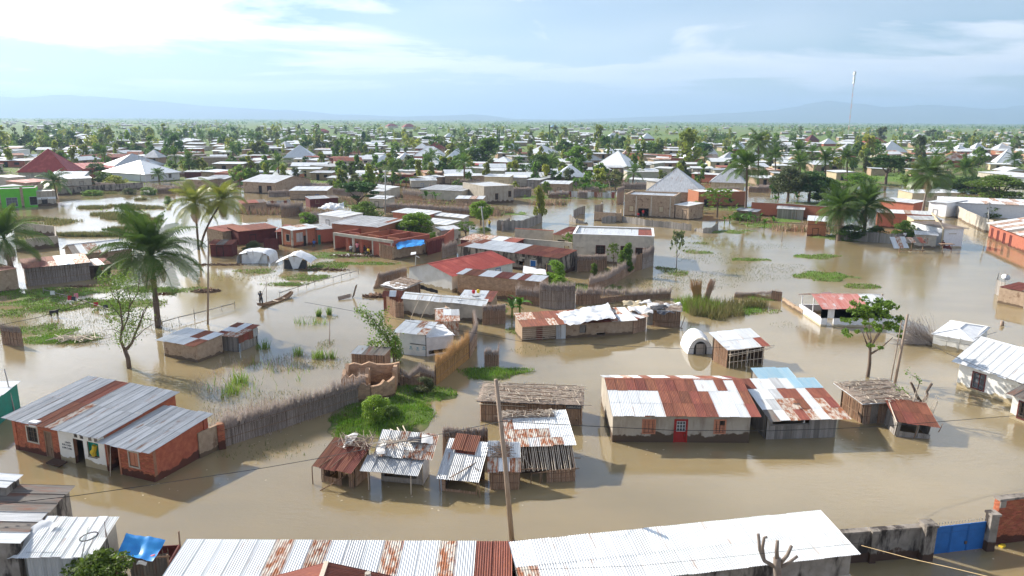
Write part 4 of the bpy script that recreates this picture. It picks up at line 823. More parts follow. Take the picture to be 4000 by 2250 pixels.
reedwall(r, (Wd * .56, -1.35, 0), (1, 0, 0), (0, -1, 0), Wd * .44, [(0, .75), (Wd * .44, .85)], [], 'reed'); reedwall(r, (Wd, -1.3, 0), (0, 1, 0), (1, 0, 0), 1.3, [(0, .85), (1.3, 1.7)], [], 'reed')
poles(r, [((1.2, -1.35, .62), (Wd + .25, -1.35, .82)), ((1.2, -1.35, -.5), (1.2, -1.35, .7)), ((1.75, -1.35, -.5), (1.75, -1.35, .72)), ((1.85, -1.35, -.5), (1.85, -1.35, .72)), ((Wd - .3, -.7, 1.2), (Wd + .45, -.7, 1.15)), ((-.1, -1.3, .9), (2.2, -1.2, .85)), ((Wd, -1.3, -.5), (Wd, -1.3, .9)), ((Wd, -.05, -.5), (Wd + .05, -.05, 1.8))], .035)
A = (1876, 1645); B = (2270, 1663)
r = house('twig_roof_shack', 'long reed stall with stick-covered roof and a painted name board over its door', A, B, 2.6, 1.62, 1.8, None, 'reed', {'f': [po(A, B, 'door', 2213, 1592, 2257, 1660, 'wood', 'wood')]}, cat='stall')
Wd, D = r['dims']; thatch(r, (-.2, -.35, 1.66), (1, 0, 0), (0, D, .18), Wd + .35, D + .5, n=340, mat='twigs', cover='tarp_dark')
m = MB(); sx, z = on(A, B, 2211, 1590); m.box(sx, -.10, 1.28, sx + 1.05, -.07, 1.62); nb = m.build('name_board', 'cloth_dark', r)
text('board_lettering', 'AMIRAUNIYA', r, (sx + .03, -.103, 1.33), (1, 0, 0), .205, 'pole_grey'); poles(r, [((Wd - .3, -.12, 1.62), (Wd + .7, -.12, 1.6)), ((-.1, -.1, 1.35), (3.2, -.1, 1.3))], .03, 'pole_pale')
# ---------------------------------------------------------------- two small shacks left of centre
A = (644, 1391); B = (774, 1416)
r = house('mud_hut', 'small mud hut with overhanging white tin roof patched with two rusty sheets', A, B, (857, 1377), 1.55, 1.75, ('shed', ["wwwr", "wwrw"]), 'mud', over=(.35, .2, .45, .1), cat='hut')
A = (862, 1366); B = (934, 1376)
r = house('plank_hut', 'dark plank hut with rust and white patched roof beside the small mud hut', A, B, (1034, 1348), 1.5, 1.75, ('shed', ["rmm", "wwm", "rwr"]), 'wood_grey', {}, over=(.3, .2, .3, .2), cat='hut')
Wd, D = r['dims']; sheets(r, (Wd + .03, 0, .9), (0, 1, 0), (0, 0, 1), D, .75, ["rrrg"], .11, 'wall_sheet')
# ---------------------------------------------------------------- middle distance, centre
def hipy(A, B, D, hf, yrow):
    A = G(*A); B = G(*B); d = Vector((B.x - A.x, B.y - A.y, 0)); u = d.normalized(); v = Vector((-u.y, u.x, 0)); c = Vector((A.x, A.y, 0)) + d / 2 + v * D / 2
    return max(hf + .5, pz(c, yrow))
A = (1600, 1108); B = (1766, 1143)
r = house('red_roof_house', 'white gabled house with a smooth dark red roof in the centre', A, B, (1973, 1019, 2.15), 2.15, 2.15, ('gy', .48, 3.15, ["RRRRRRR"], ["RRRRRRR"], 'R'), 'whitewash', {}, over=(.3, .2, .3, .3))
Wd, D = r['dims']; opening(r, (Wd, 0, 0), (0, 1, 0), (1, 0, 0), ('glass', D - 3.4, .6, .8, 1.1, 'paint_blue')); cloth('laundry', [G(1640, 1112, 1.5), G(1710, 1135, 1.5), G(1710, 1148, .9), G(1640, 1128, .9)], 'cloth_dark', nx=16, ny=4, wr=.12, label='dark washing hung along the white gable wall of the red-roofed house', cat='laundry')
A = (1500, 1170); B = (1572, 1186)
r = house('mat_roof_shed', 'small shed whose white sheet roof carries a pile of dry reeds', A, B, 3.0, 1.65, 1.9, None, 'reed', cat='shed')
Wd, D = r['dims']; thatch(r, (-.2, -.3, 1.7), (1, 0, 0), (0, D, .4), Wd + .5, D + .5, n=60, stm='twigs', cover='tarp_white'); c_ = cloth('roof_sheet', [(-.3, -.4, 1.85), (Wd + .4, -.4, 1.85), (Wd + .4, 1.0, 2.0), (-.3, 1.3, 2.0)], 'tarp_white', r, wr=.12)
A = (1787, 1070, 2.6); B = (2112, 1101, 2.6)
house('mud_brick_house', 'long mud-brick house with coarse brick courses behind the tall reed screen', A, B, 2.6, 2.6, 2.75, ('shed', ["wrrwwrrwrww"]), 'mudbrick', singles=300, over=(.1, .1, .1, .1), t=.3)
A = (1576, 1228); B = (1893, 1259)
house('long_grey_shed', 'long grey plastered shed with a sagging white tin roof', A, B, (1633, 1148, 2.3), 1.95, 2.3, ('shed', ["wwwwwwwwww"]), 'concrete', over=(.25, .1, .1, .2), cat='shed')
r = house('wash_roof_shed', 'white and rust roof with a wash basin on it behind the long grey shed', (1790, 1172, 2.1), (1918, 1178, 2.1), (1962, 1142, 2.35), 2.1, 2.35, ('shed', ["wwwr", "wwwr"]), 'mud', over=(.2, .1, .1, .1), cat='shed')
p = G(1860, 1158, 2.45); r = root('wash_basin', p, 0, 'shallow metal wash basin standing on the white and rust roof', 'basin'); m = MB(); m.tube([(0, 0, 0), (0, 0, .02), (0, 0, .18)], [.3, .42, .5], 14); m.build('bowl', 'tin_grey', r); m = MB(); m.tube([(-.5, 0, .16), (-.6, 0, .2)], .03, 5); m.build('handle', 'tin_grey', r)
for x, y, mm, lb in ((1850, 1146, 'cloth_red', 'red plastic pot on the white and rust roof'), (1868, 1144, 'cloth_yellow', 'yellow plastic pot on the white and rust roof')):
    r = root('plastic_pot', G(x, y, 2.45), 0, lb, 'pot'); m = MB(); m.tube([(0, 0, 0), (0, 0, .2), (0, 0, .35)], [.14, .2, .15], 10); m.build('body', mm, r); m = MB(); m.tube([(0, 0, .35), (0, 0, .4)], [.16, .05], 10); m.build('lid', mm, r)
house('rust_sheet_shed', 'dark red rusty sheet-walled shed at the left end of the long grey shed', (1500, 1212), (1570, 1214), (1530, 1143, 2.0), 1.7, 2.0, ('shed', ["rwr"]), 'sheet:rrrr', over=(.15, .1, .1, .1), cat='shed')
for nm, A, B, hf, bk, rows, wl, lb in (('mottled_roof_shed', (1706, 1312), (1792, 1310), 1.5, (1758, 1213, 1.9), ["mmm", "mwg"], 'sheet:mmmm', 'shed with mottled rusty roof left of the golden reed fence'),
        ('outhouse', (1700, 1262), (1742, 1258), 1.5, (1733, 1208, 1.8), ["ww"], 'wood', 'small wooden outhouse with a white lid-like roof')):
    house(nm, lb, A, B, bk, hf, bk[2], ('shed', rows), wl, over=(.15, .1, .1, .1), cat='shed')
A = (1563, 1383); B = (1664, 1392)
r = house('tarpaulin_shack', 'shack walled with pale plastic sheeting under a ribbed white tin roof', A, B, (1705, 1264, 2.35), 2.1, 2.35, ('shed', ["wwwm", "wwmw"]), 'tarp_white', over=(.3, .2, .55, .15), cat='shack', t=.05)
Wd, D = r['dims']; poles(r, [((Wd + .02, -.04, -.4), (Wd + .02, -.04, 2.1)), ((Wd * .4, -.04, 1.1), (Wd, -.04, 1.05)), ((-.05, -.04, 0), (-.3, .1, 2.0))], .035, 'dark', 'post')
for k, (x, z) in enumerate(((.9, .55), (1.55, .5), (2.15, .6))):
    m = MB(); m.obox((x, -.012, z), (.34, 0, 0), (0, .009, 0), (0, 0, .08)); m.obox((x + .08, -.012, z + .12), (.18, 0, 0), (0, .009, 0), (0, 0, .2)); m.build('blue_print', 'tin_blue', r)
A = (1666, 1392); B = (1772, 1377)
r = house('plastic_annexe', 'annexe with grey plastic front and drooping white sheet roof beside the tarpaulin shack', A, B, 2.8, 1.75, 2.0, None, 'tarp_white', {'f': [('open', .2, .15, 2.3, .35)]}, cat='shack', t=.05)
Wd, D = r['dims']; cloth('sheet_roof', [(-.1, -.1, 1.8), (Wd + .1, -.1, 1.6), (Wd + .1, D, 1.95), (-.1, D, 2.1)], 'tarp_white', r, wr=.12, sag=.35)
A = (1790, 959, 2.4); B = (2186, 1009, 2.4)
r = house('long_stone_house', 'long low grey house with half white, half rusty tin roof and a blue shutter', A, B, (2228, 976, 2.8), 2.4, 2.8, ('shed', ["rwwwwwwrrrrr", "mrwwwwwrrrrr"]), 'old_concrete',
          {'f': [po(A, B, 'shut', 2072, 1018, 2093, 1044, 'paint_blue', 'paint_white'), po(A, B, 'shut', 1944, 1012, 1962, 1030, 'tin_grey', 'paint_white'), po(A, B, 'vent', 2032, 1004, 2050, 1010), po(A, B, 'vent', 2075, 1007, 2092, 1012), po(A, B, 'open', 2026, 1020, 2048, 1036)]}, over=(.3, .1, .1, .15))
cloth('blue_white_awning', [G(2042, 1064, 1.2), G(2135, 1074, 1.2), G(2130, 1052, 1.6), G(2045, 1040, 1.6)], 'tarp_white', nx=16, wr=.1, label='white and blue plastic awning below the blue shutter', cat='awning')
r = root('awning_frame', G(2045, 1075), 0, 'rusty stick frame carrying the white and blue awning', 'frame'); poles(r, [((0, 0, -.3), (0, 0, 1.3)), ((3.2, 0, -.3), (3.2, 0, 1.25)), ((0, .8, -.3), (0, .8, 1.6)), ((3.2, .8, -.3), (3.2, .8, 1.6)), ((0, 0, 1.2), (3.2, 0, 1.2))], .05)
A = (2235, 1024); B = (2550, 1036)
r = house('parapet_house', 'tall pale concrete house with parapet and inset white and rust roof', A, B, (2620, 999), 4.3, 4.3, ('flat', ["wwwwwwwwwrr"], .45, 'paint_white'), 'concrete',
          {'f': [po(A, B, 'bars', 2329, 960, 2362, 991, 'maroon', 'maroon'), po(A, B, 'bars', 2484, 970, 2519, 1000, 'maroon', 'maroon'), po(A, B, 'bars', 2426, 963, 2460, 990, 'maroon', 'maroon'), po(A, B, 'vent', 2250, 964, 2262, 969), po(A, B, 'vent', 2268, 966, 2280, 970)]}, t=.25)
fence('compound_wall', 'long pale compound wall running left from the parapet house', [(1985, 990), (2232, 1012)], 2.5, 'wall', 'concrete', 'wall', cop='concrete', ops=[('open', 9.5, .8, .9, 1.2)])
fence('compound_wall', 'rear compound wall with brick pillars left of the parapet house', [(2010, 962), (2160, 972)], 3.0, 'wall', 'concrete', 'wall', cop='brick_far')
house('rusty_roof_annexe', 'annexe with rusty red roof inside the compound of the parapet house', (2162, 915, 3.0), (2262, 925, 3.0), (2190, 884, 3.5), 3.0, 3.5, ('shed', ["rrmrrw", "rrrmrr"]), 'paint_cream', {'f': [('door', .9, -.5, 1.1, 2.6, 'dark')]}, over=(.3, .1, .1, .1))
# long riverside shack
A = (2039, 1332); B = (2470, 1305)
r = house('long_mud_shack', 'long mud and reed shack with rusty roof half covered by crumpled white plastic', A, B, (2006, 1300), 1.55, 1.9, ('shed', ["rrrmrrrrrrmww", "mmrrrmrmwwrmw"]), 'mud',
          {'f': [po(A, B, 'door', 2095, 1280, 2118, 1332, 'tin_rust', 'wood'), po(A, B, 'open', 2264, 1270, 2290, 1300), po(A, B, 'open', 2330, 1300, 2364, 1308)]}, over=(.4, .25, .1, .3), cat='shack')
Wd, D = r['dims']; plank(r, (po(A, B, 'open', 2264, 1270, 2290, 1300)[1] + .3, -.01, .5), (1, 0, 0), (0, -1, 0), .55, .75, 'wood_grey', 'shutter'); sheets(r, (on(A, B, 2172, 1310)[0], -.02, -.2), (1, 0, 0), (0, 0, 1), .95, 1.6, ["gw"], .11, 'wall_sheet')
for k in range(7): m = MB(); z = .15 + k * .2; m.tube([(.02, -.05, z), (1.2, -.06, z + U(-.03, .03)), (on(A, B, 2172, 1310)[0] - .1, -.05, z)], .02, 4); m.build('wattle_rail', 'pole_pale', r)
cloth('plastic_cover', [G(2215, 1268, 1.95), G(2405, 1240, 1.95), G(2375, 1185, 2.25), G(2170, 1225, 2.15)], 'tarp_white', nx=30, ny=16, wr=.22, sag=-.15, label='crumpled white plastic spread over the long shack roof', cat='tarpaulin')
house('reed_end_room', 'dark reed end room at the right end of the long mud shack', (2472, 1304), (2522, 1290), 2.6, 1.5, 1.7, ('shed', ["rwm"]), 'reed', over=(.2, .1, .0, .1), cat='shack')
A = (2550, 1272); B = (2655, 1278)
r = house('reed_stall', 'reed stall piled with clothes and sacks at the right end of the long shack', A, B, 2.6, 1.75, 1.8, None, 'reed', cat='stall')
Wd, D = r['dims']; thatch(r, (-.2, -.2, 1.78), (1, 0, 0), (0, D, .05), Wd + .4, D + .4, n=40); poles(r, [((-.2, -.3, .05), (Wd + .3, -.35, .02)), ((0, -.06, .45), (Wd, -.06, .45)), ((Wd, -.2, -.4), (Wd + .5, .1, 1.2))], .04)
A2 = G(2528, 1268); r = root('tin_door_panel', (A2.x, A2.y, 0), 0, 'grey corrugated door panel standing between the long shack and the reed stall', 'door'); m = MB(); m.box(-.04, -.02, -.4, .0, .04, 1.9); m.box(.62, -.02, -.4, .66, .04, 1.9); m.build('door_post', 'wood', r); sheets(r, (0, 0, -.3), (1, 0, 0), (0, 0, 1), .62, 2.0, ["g"], .11, 'door_sheet')
for i, (x, y, z, w, d, mm, lb) in enumerate(((2580, 1195, 2.0, 1.1, .9, 'tarp_dark', 'black plastic heaped on the reed stall'), (2625, 1190, 2.0, 1.0, .8, 'cloth_white', 'white sacks piled at the back right of the reed stall roof'), (2560, 1188, 2.0, .8, .7, 'cloth_white', 'white cloth piled at the left of the reed stall roof'),
        (2600, 1215, 1.9, .9, .5, 'cloth_dark', 'dark clothes draped over the front of the reed stall'), (2500, 1205, 1.95, 1.2, .9, 'cloth_white', 'pile of pale sacks between the long shack roof and the stall'), (2470, 1180, 1.9, 1.0, .8, 'paint_cream', 'heap of cream bundles behind the long shack roof'), (2515, 1178, 1.9, .8, .6, 'cloth_white', 'white bundles stacked behind the stall door panel'))):
    p = G(x, y, z); cloth('cloth_heap', [p + Vector((-w, -d, -.15)), p + Vector((w, -d, -.2)), p + Vector((w, d, -.1)), p + Vector((-w, d, -.1))], mm, nx=12, ny=10, wr=.3, sag=-.5, label=lb, cat='cloth')
# tent and lean-to
p = G(2735, 1384); r = root('white_tent', (p.x, p.y, 0), 0, 'rounded white plastic tent with dark arched doorway', 'tent'); v = []; f = []
for j in range(9):
    for i in range(17):
        a = math.pi * i / 16; k = 1 - .10 * abs(j - 4) / 4; v.append((-1.3 * math.cos(a) * k * (1 - .1 * math.sin(a)) + .02 * U(-1, 1), j * .38, 2.15 * math.sin(a) ** .8 * k - .3 + .05 * noise.noise((i * .9, j * .9, 2))))
for j in range(8):
    for i in range(16): q = j * 17 + i; f.append((q, q + 1, q + 18, q + 17))
ob('canopy', npmesh('canopy', v, f, 'tarp_white', False), r)
m = MB(); pts = [(-1.15 * math.cos(math.pi * i / 12), .12, 1.95 * math.sin(math.pi * i / 12) ** .8 * .9 - .3) for i in range(13)]; m.poly(pts); m.build('front_panel', 'tarp_white', r)
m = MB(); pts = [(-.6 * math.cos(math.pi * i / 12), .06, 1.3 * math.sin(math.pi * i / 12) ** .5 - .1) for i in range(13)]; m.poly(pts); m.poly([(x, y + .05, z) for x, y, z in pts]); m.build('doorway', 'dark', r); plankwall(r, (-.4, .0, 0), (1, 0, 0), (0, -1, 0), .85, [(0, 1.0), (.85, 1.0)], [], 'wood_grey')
poles(r, [((1.2, .2, 2.0), (2.9, -.4, -.2)), ((1.3, 1, 1.6), (2.0, 1.2, -.2))], .03, 'pole_wood')
fl = G(2825, 1367, 2.1); fr_ = G(3002, 1337, 2.1)
r = house('slatted_lean_to', 'open slatted lean-to with bright white roof and one rusty corner sheet', (2843, 1440), (2985, 1424), 2.5, 1.75, 2.4, ('shed', ["wwwwr", "wwwww"]), 'dark', over=(.15, .25, .35, .3), cat='shack', kinds={'f': None, 'l': 'reed', 'r': 'reed', 'b': 'reed_dark'})
Wd, D = r['dims']
for k in range(9): x = .1 + k * Wd / 9; m = MB(); m.tube([(x, -.05, -.4), (x + U(-.05, .05), -.05, 1.55)], .025, 5); m.build('slat', 'pole_pale', r)
poles(r, [((0, -.08, .6), (Wd, -.08, .65)), ((-.1, -.1, 1.3), (Wd + .5, -.5, 1.75)), ((0, -.1, 1.15), (Wd + .4, -.2, 1.5)), ((-.2, -.4, 1.75), (Wd + .6, -.4, 1.85)), ((Wd * .8, -.3, 1.4), (Wd * .85, .1, 1.9))], .03, 'pole_pale')
# orange brick group, left of centre
A = (1305, 978); B = (1534, 1014)
r = house('unfinished_brick_house', 'roofless orange brick building with three open bays and a concrete lintel', A, B, (1613, 906, 2.9), 2.9, 2.9, None, 'brick_far', {'f': [('open', .35, -.5, 2.5, 2.95), ('open', 3.5, -.5, 2.6, 2.95), ('open', 6.6, -.5, 2.4, 2.95)]}, t=.22)
Wd, D = r['dims']; m = MB(); m.box(-.03, -.05, 2.5, Wd + .03, .27, 2.95); m.build('lintel', 'concrete', r)
for x in (0, Wd / 3, Wd * 2 / 3, Wd - .3): m = MB(); m.box(x, -.03, -.5, x + .3, .27, 2.497); m.build('column', 'concrete', r)
for x in (Wd / 3, Wd * 2 / 3): m = MB(); m.box(x - .1, .28, -.5, x + .12, D - .25, 2.9); m.build('cross_wall', 'brick_far', r)
for k, x in enumerate((Wd / 6, Wd / 2, Wd * 5 / 6)): m = MB(); m.box(x - 1.2, 2.4, -.5, x + 1.2, 2.6, 2.85); m.build('inner_wall', 'brick_far', r)
house('broad_grey_roof_house', 'broad grey corrugated roof directly behind the roofless brick bays', (1296, 872, 3.4), (1478, 888, 3.4), (1515, 852, 3.8), 3.4, 3.8, ('shed', ["ggggggggggg", "gggggggggrg"]), 'brick_far', over=(.3, .2, .15, .2), pitch=.16)
house('grey_roof_wing', 'lower grey roofed wing right of the broad grey roof', (1480, 872, 3.0), (1590, 888, 3.0), 4.5, 3.0, 3.2, ('shed', ["gggggg", "wggggg"]), 'old_concrete', over=(.2, .2, .05, .2), pitch=.16)
A = (1143, 968); B = (1240, 953)
r = house('orange_corner_house', 'small orange brick house with concrete corner posts and white tin roof', A, B, (1089, 963), 2.9, 3.1, ('shed', ["wwwww", "wwmmw"]), 'brick_far', {'f': [('shut', .9, .9, 1.2, 1.4, 'tin_grey', 'concrete'), ('door', 2.3, -.4, .6, 2.1, 'dark')], 'l': [('shut', 1.2, 1.0, .9, 1.1, 'dark', 'concrete')]}, over=(.35, .2, .3, .2), pitch=.16)
Wd, D = r['dims']
for x, y in ((-.03, -.03), (Wd - .25, -.03), (Wd * .55, -.03), (-.03, D - .25)): m = MB(); m.box(x, y, -.5, x + .28, y + .28, 2.9); m.build('corner_post', 'concrete', r)
house('blue_door_room', 'brick room with grey roof and small blue-green door beside the orange corner house', (1240, 955), (1303, 948), 3.5, 2.5, 2.9, ('shed', ["ggg"]), 'brick_far', {'f': [('door', .15, -.4, .5, 2.0, 'paint_teal', 'wood')]}, over=(.2, .1, .1, .1), pitch=.16)
fence('sheet_gate', 'dark maroon sheet gate left of the orange corner house', [(1032, 980), (1090, 975)], 1.9, 'plank', 'maroon', 'gate')
A = (1537, 1016); B = (1664, 992)
r = house('blue_tarp_hut', 'low hut partly covered by a sagging bright blue tarpaulin', A, B, 3.2, 2.0, 2.3, ('shed', ["rmr"]), 'mud', over=(.1, .1, .1, .1), cat='hut', kinds={'l': 'reed'})
cloth('blue_tarpaulin', [G(1552, 972, 2.1), G(1660, 955, 2.1), G(1655, 935, 2.5), G(1545, 945, 2.5)], 'tarp_blue', nx=24, ny=14, wr=.22, sag=.2, label='bright blue tarpaulin sagging over the hut roof in the centre', cat='tarpaulin')
fence('brick_yard_wall', 'dark red gate and brick yard wall right of the blue tarpaulin', [(1665, 992), (1738, 972), (1785, 935)], 2.3, 'wall', 'brick_far', 'wall')
fence('red_gate', 'maroon sheet gate set in the brick yard wall', [(1670, 997), (1735, 978)], 2.1, 'plank', 'maroon', 'gate')
# tents
for x0, x1, y, yb, lb, nm in ((925, 1058, 1030, 985, 'boxy white plastic tent nearest the tall palm', 'white_tent'), (1092, 1210, 1052, 1008, 'white plastic tent with drooping peaked roof and dark openings', 'white_tent')):
    p = G(x0, y); q = G(x1, y); w = (q - p).length; r = root(nm, (p.x, p.y, 0), 0, lb, 'tent')
    if x0 < 1000: pr = [(0, 0), (.02, 1.4), (.15, 1.9), (.5, 2.1), (.85, 1.9), (.97, 1.4), (1, 0)]
    else: pr = [(-.12, 1.2), (.1, 1.6), (.35, 2.2), (.5, 2.4), (.7, 2.1), (.95, 1.5), (1.05, 1.1)]
    v = []; f = []; n = len(pr) * 3
    for j in range(10):
        for i in range(n): a = i / (n - 1); X = np.interp(a, np.linspace(0, 1, len(pr)), [k[0] for k in pr]); Z = np.interp(a, np.linspace(0, 1, len(pr)), [k[1] for k in pr]); v.append((X * w, j * .42, Z * (1 - .12 * (abs(j - 4.5) / 4.5) ** 2) + .14 * noise.noise((i * .5, j * .7, x0)) - .1))
    for j in range(9):
        for i in range(n - 1): k = j * n + i; f.append((k, k + 1, k + n + 1, k + n))
    ob('canopy', npmesh('canopy', v, f, 'tarp_white'), r)
    cloth('front_flap', [(w * .3, .05, 1.9), (w * .8, .05, 1.7), (w * .62, .0, .1), (w * .45, -.05, .0)], 'tarp_white', r, nx=8, ny=8, wr=.1, sag=0); m = MB(); m.poly([(w * .12, .3, -.2), (w * .92, .3, -.2), (w * .9, .3, 1.3), (w * .15, .3, 1.35)]); m.build('dark_interior', 'tarp_dark' if x0 > 1000 else 'tarp_white', r)
    poles(r, [((w * .12, .05, -.4), (w * .12, .05, 1.4)), ((w * .92, .05, -.4), (w * .92, .05, 1.3)), ((w * .5, .05, -.4), (w * .5, .05, 2.1))], .04)
# left middle
r = house('reed_wall_house', 'house wrapped in slanting reed walls with rusty and white tin roof at the left', (110, 1118), (355, 1092), 6.0, 2.3, 2.5, ('shed', ["rrrmwwmm", "rrrrwwwm"]), 'reed_grey', over=(.2, .2, .3, .2))
A = (-60, 1156); B = (76, 1133)
house('mud_house_left', 'coursed mud house at the left edge below the dark palm', A, B, 5, 2.7, 2.7, ('shed', ["rr"]), 'mud', over=(.1, .1, .1, .1))
house('gable_mud_house', 'mud house with white and mottled tin roof behind the reed-walled house', (302, 1052), (520, 1025), 5, 2.2, 2.3, ('gx', .5, 3.2, ["dwmmwwwww"], ["gwwwwwwww"], 'g'), 'mud', over=(.3, .3, .3, .3))
house('dark_lean_shed', 'dark open-fronted shed tucked between the reed-walled house and the mud house', (357, 1088), (436, 1078), 3, 1.7, 2.0, ('shed', ["dwr"]), 'reed_dark', {'f': [('open', .4, -.3, 2, 1.7)]}, over=(.2, .1, .1, .1), cat='shed')
fence('roofless_wall_enclosure', 'roofless grey plaster enclosure standing in the flood at the left', [(66, 985), (226, 966), (222, 925), (60, 905)], 1.9, 'wall', 'plaster', 'wall')
fence('broken_reed_panel', 'lone leaning reed panel standing in the water at the left edge', [(10, 1345), (90, 1352)], 1.7, 'reed', 'reed', tall=.6)
# ---------------------------------------------------------------- reed fences and ruins
fence('reed_fence', 'long grey reed fence with feathery tops curving from the brick annexe to the mud ruin', [(872, 1748), (1000, 1706), (1110, 1672), (1206, 1638), (1330, 1598), (1430, 1566)], 1.55, 'reed', 'reed_grey', tall=1.05, step=.045)
fence('golden_reed_fence', 'bright golden reed fence running diagonally beside the tarpaulin shack', [(1703, 1506), (1765, 1456), (1832, 1400)], 1.8, 'reed', 'reed_gold', tall=1.1, step=.04)
fence('reed_fence', 'brown reed fence continuing behind the golden fence', [(1835, 1398), (1862, 1345), (1850, 1290)], 1.8, 'reed', 'reed', tall=.7)
fence('reed_fence', 'drooping brown reed fence between the mud ruin and the golden fence', [(1540, 1500), (1600, 1505), (1640, 1498), (1700, 1506)], [1.3, .7, 1.3, .9], 'reed', 'reed', tall=.7)
fence('reed_fence', 'tall pale reed screen in front of the mud-brick house', [(2108, 1203), (2172, 1208), (2246, 1205)], 2.7, 'reed', 'reed_grey', tall=.7)
fence('reed_fence', 'ragged brown reed clump at the left of the tall pale screen', [(2015, 1185), (2108, 1195)], 1.3, 'reed', 'reed', tall=1.3)
fence('reed_fence', 'low brown reed fence behind the long mud shack', [(2250, 1192), (2345, 1186), (2470, 1172), (2620, 1165)], [1.6, 1.4, .7, .7], 'reed', 'reed', tall=.9)
fence('reed_fence', 'diagonal reed fence climbing towards the corner of the parapet house', [(2300, 1150), (2371, 1122), (2430, 1088), (2482, 1056)], [1.6, 1.3, 1.5, 1.6], 'reed', 'reed', tall=1.1)
fence('reed_fence', 'tall feathery reed panel against the corner of the parapet house', [(2508, 1052), (2552, 1036)], 2.2, 'reed', 'reed_grey', tall=1.2)
fence('pole_gate', 'gate of stacked sticks between two reed panels', [(2484, 1058), (2506, 1052)], 2.3, 'plank', 'wood', 'gate')
fence('reed_fence', 'inner brown reed fence in the yard before the parapet house', [(2255, 1062), (2370, 1058)], 2.2, 'reed', 'reed', tall=.4)
fence('reed_fence', 'pale reed panel at the left corner of the parapet house yard', [(2228, 1052), (2258, 1058)], 2.3, 'reed', 'reed_grey', tall=.8)
fence('reed_fence', 'curved brown reed fence at the left end of the long grey shed', [(1512, 1218), (1545, 1240), (1578, 1240)], 1.7, 'reed', 'reed', tall=.2)
fence('reed_fence', 'brown reed fence at the right end of the long grey shed', [(1886, 1270), (1975, 1264)], 2.0, 'reed', 'reed', tall=.35)
fence('reed_fence', 'brown reed fence left of the mat-roofed shed', [(1477, 1120), (1535, 1105), (1590, 1092)], 1.5, 'reed', 'reed', tall=.5)
fence('reed_fence', 'feathery reed fence beside the brick yard wall', [(1728, 1010), (1785, 990)], 1.6, 'reed', 'reed_grey', tall=1.0)
fence('reed_fence', 'low reed fence across the water right of centre', [(3012, 1172), (3052, 1178)], 1.2, 'reed', 'reed', tall=.3)
fence('reed_fence', 'thin reed fence half sunk beside the maize', [(2870, 1162), (2940, 1160), (3012, 1172)], [.5, .4, 1.0], 'reed', 'reed', tall=.4)
fence('fallen_mud_wall', 'low crumbling mud wall leading to the pavilion', [(3055, 1180), (3100, 1210), (3133, 1228)], .55, 'wall', 'mud', 'wall')
fence('reed_box', 'small upright reed box on the grass by the open water', [(1893, 1428), (1945, 1430), (1948, 1405)], 1.25, 'reed', 'reed', 'reed screen', tall=.5)
fence('plank_fence', 'grey fence of upright planks enclosing a yard at the right edge', [(4060, 1235), (3886, 1148), (3894, 1120)], 1.9, 'plank', 'wood_grey')
house('right_edge_yard_roof', 'low rusty roof inside the grey plank fence at the right edge', (3905, 1122, 1.9), (4050, 1150, 1.9), 4, 1.9, 2.1, ('shed', ["rrrdr"]), 'mud', over=(0, 0, 0, 0))
p = G(3928, 1085, 2.2); r = root('satellite_dish', p, .4, 'white satellite dish on the plank-fenced roof at the right edge', 'satellite dish'); m = MB(); n = Vector((-.4, -.5, .75)).normalized(); m.tube([n * 0, n * .07, n * .12], [.05, .32, .5], 14); m.build('dish', 'paint_white', r, smooth=True); poles(r, [((0, 0, -.6), (0, 0, 0)), ((0, 0, 0), (-.3, -.35, .5))], .03, 'iron', 'arm')
# mud ruin
r = root('mud_ruin', G(1366, 1556), .08, 'roofless mud-brick ruin with jagged wall tops at the end of the reed fence', 'ruin'); P_ = r.location.copy()
tops = lambda L, a, b: [(L * k / 7, a + (b - a) * k / 7 + U(-.24, .2)) for k in range(8)]
for P0, ud, nv, L, a, b in (((-.6, .2, 0), (1, 0, 0), (0, -1, 0), 2.0, 1.7, 1.6), ((1.35, .25, 0), (0, 1, 0), (1, 0, 0), 2.2, 1.6, 1.8), ((-.6, 2.6, 0), (0, -1, 0), (-1, 0, 0), 2.4, 1.8, 1.7), ((-.55, 2.6, 0), (1, 0, 0), (0, -1, 0), 4.2, 1.8, 1.9), ((3.5, .9, 0), (0, 1, 0), (1, 0, 0), 1.8, 1.7, 1.8), ((1.8, -1.1, 0), (.8, .6, 0), (.6, -.8, 0), 2.1, 1.4, 1.6), ((.2, -1.0, 0), (1, -.05, 0), (0, -1, 0), 1.5, 1.4, 1.5)):
    m = MB(); t_ = tops(L, a, b); wallgrid(m, P0, ud, nv, L, t_, [], .28); m.build('wall', 'mudbrick', r); brickwall(r, P0, ud, nv, L, [(0, min(q[1] for q in t_)), (L, min(q[1] for q in t_))], [], 'mudbrick', .34, .155, 60)
r = house('reed_outhouse', 'small reed outhouse with flat stick roof behind the mud ruin', (1376, 1452), (1500, 1460), 1.8, 1.6, 1.7, ('shed', ["gdd"]), 'reed', over=(.1, .1, .05, .1), cat='outhouse')
for pp, hh, lb in (([(2320, 862), (2424, 868), (2426, 850)], 1.9, 'low mud yard wall in front of the brown two-storey-high house'),): fence('mud_wall', lb, pp, hh, 'wall', 'mud', 'wall')
fence('picket_fence', 'long curving grey picket fence behind the parapet house', [(2350, 872), (2420, 866), (2520, 882), (2620, 892), (2700, 902)], 1.3, 'plank', 'wood_grey')
fence('picket_fence', 'short curved picket fence left of the mud yard wall', [(2298, 876), (2250, 872), (2224, 864)], [.3, .8, 1.6], 'plank', 'wood_grey')
fence('picket_fence', 'leaning picket fence behind the short curved one', [(2240, 852), (2262, 838), (2285, 834)], 1.7, 'plank', 'wood_grey')
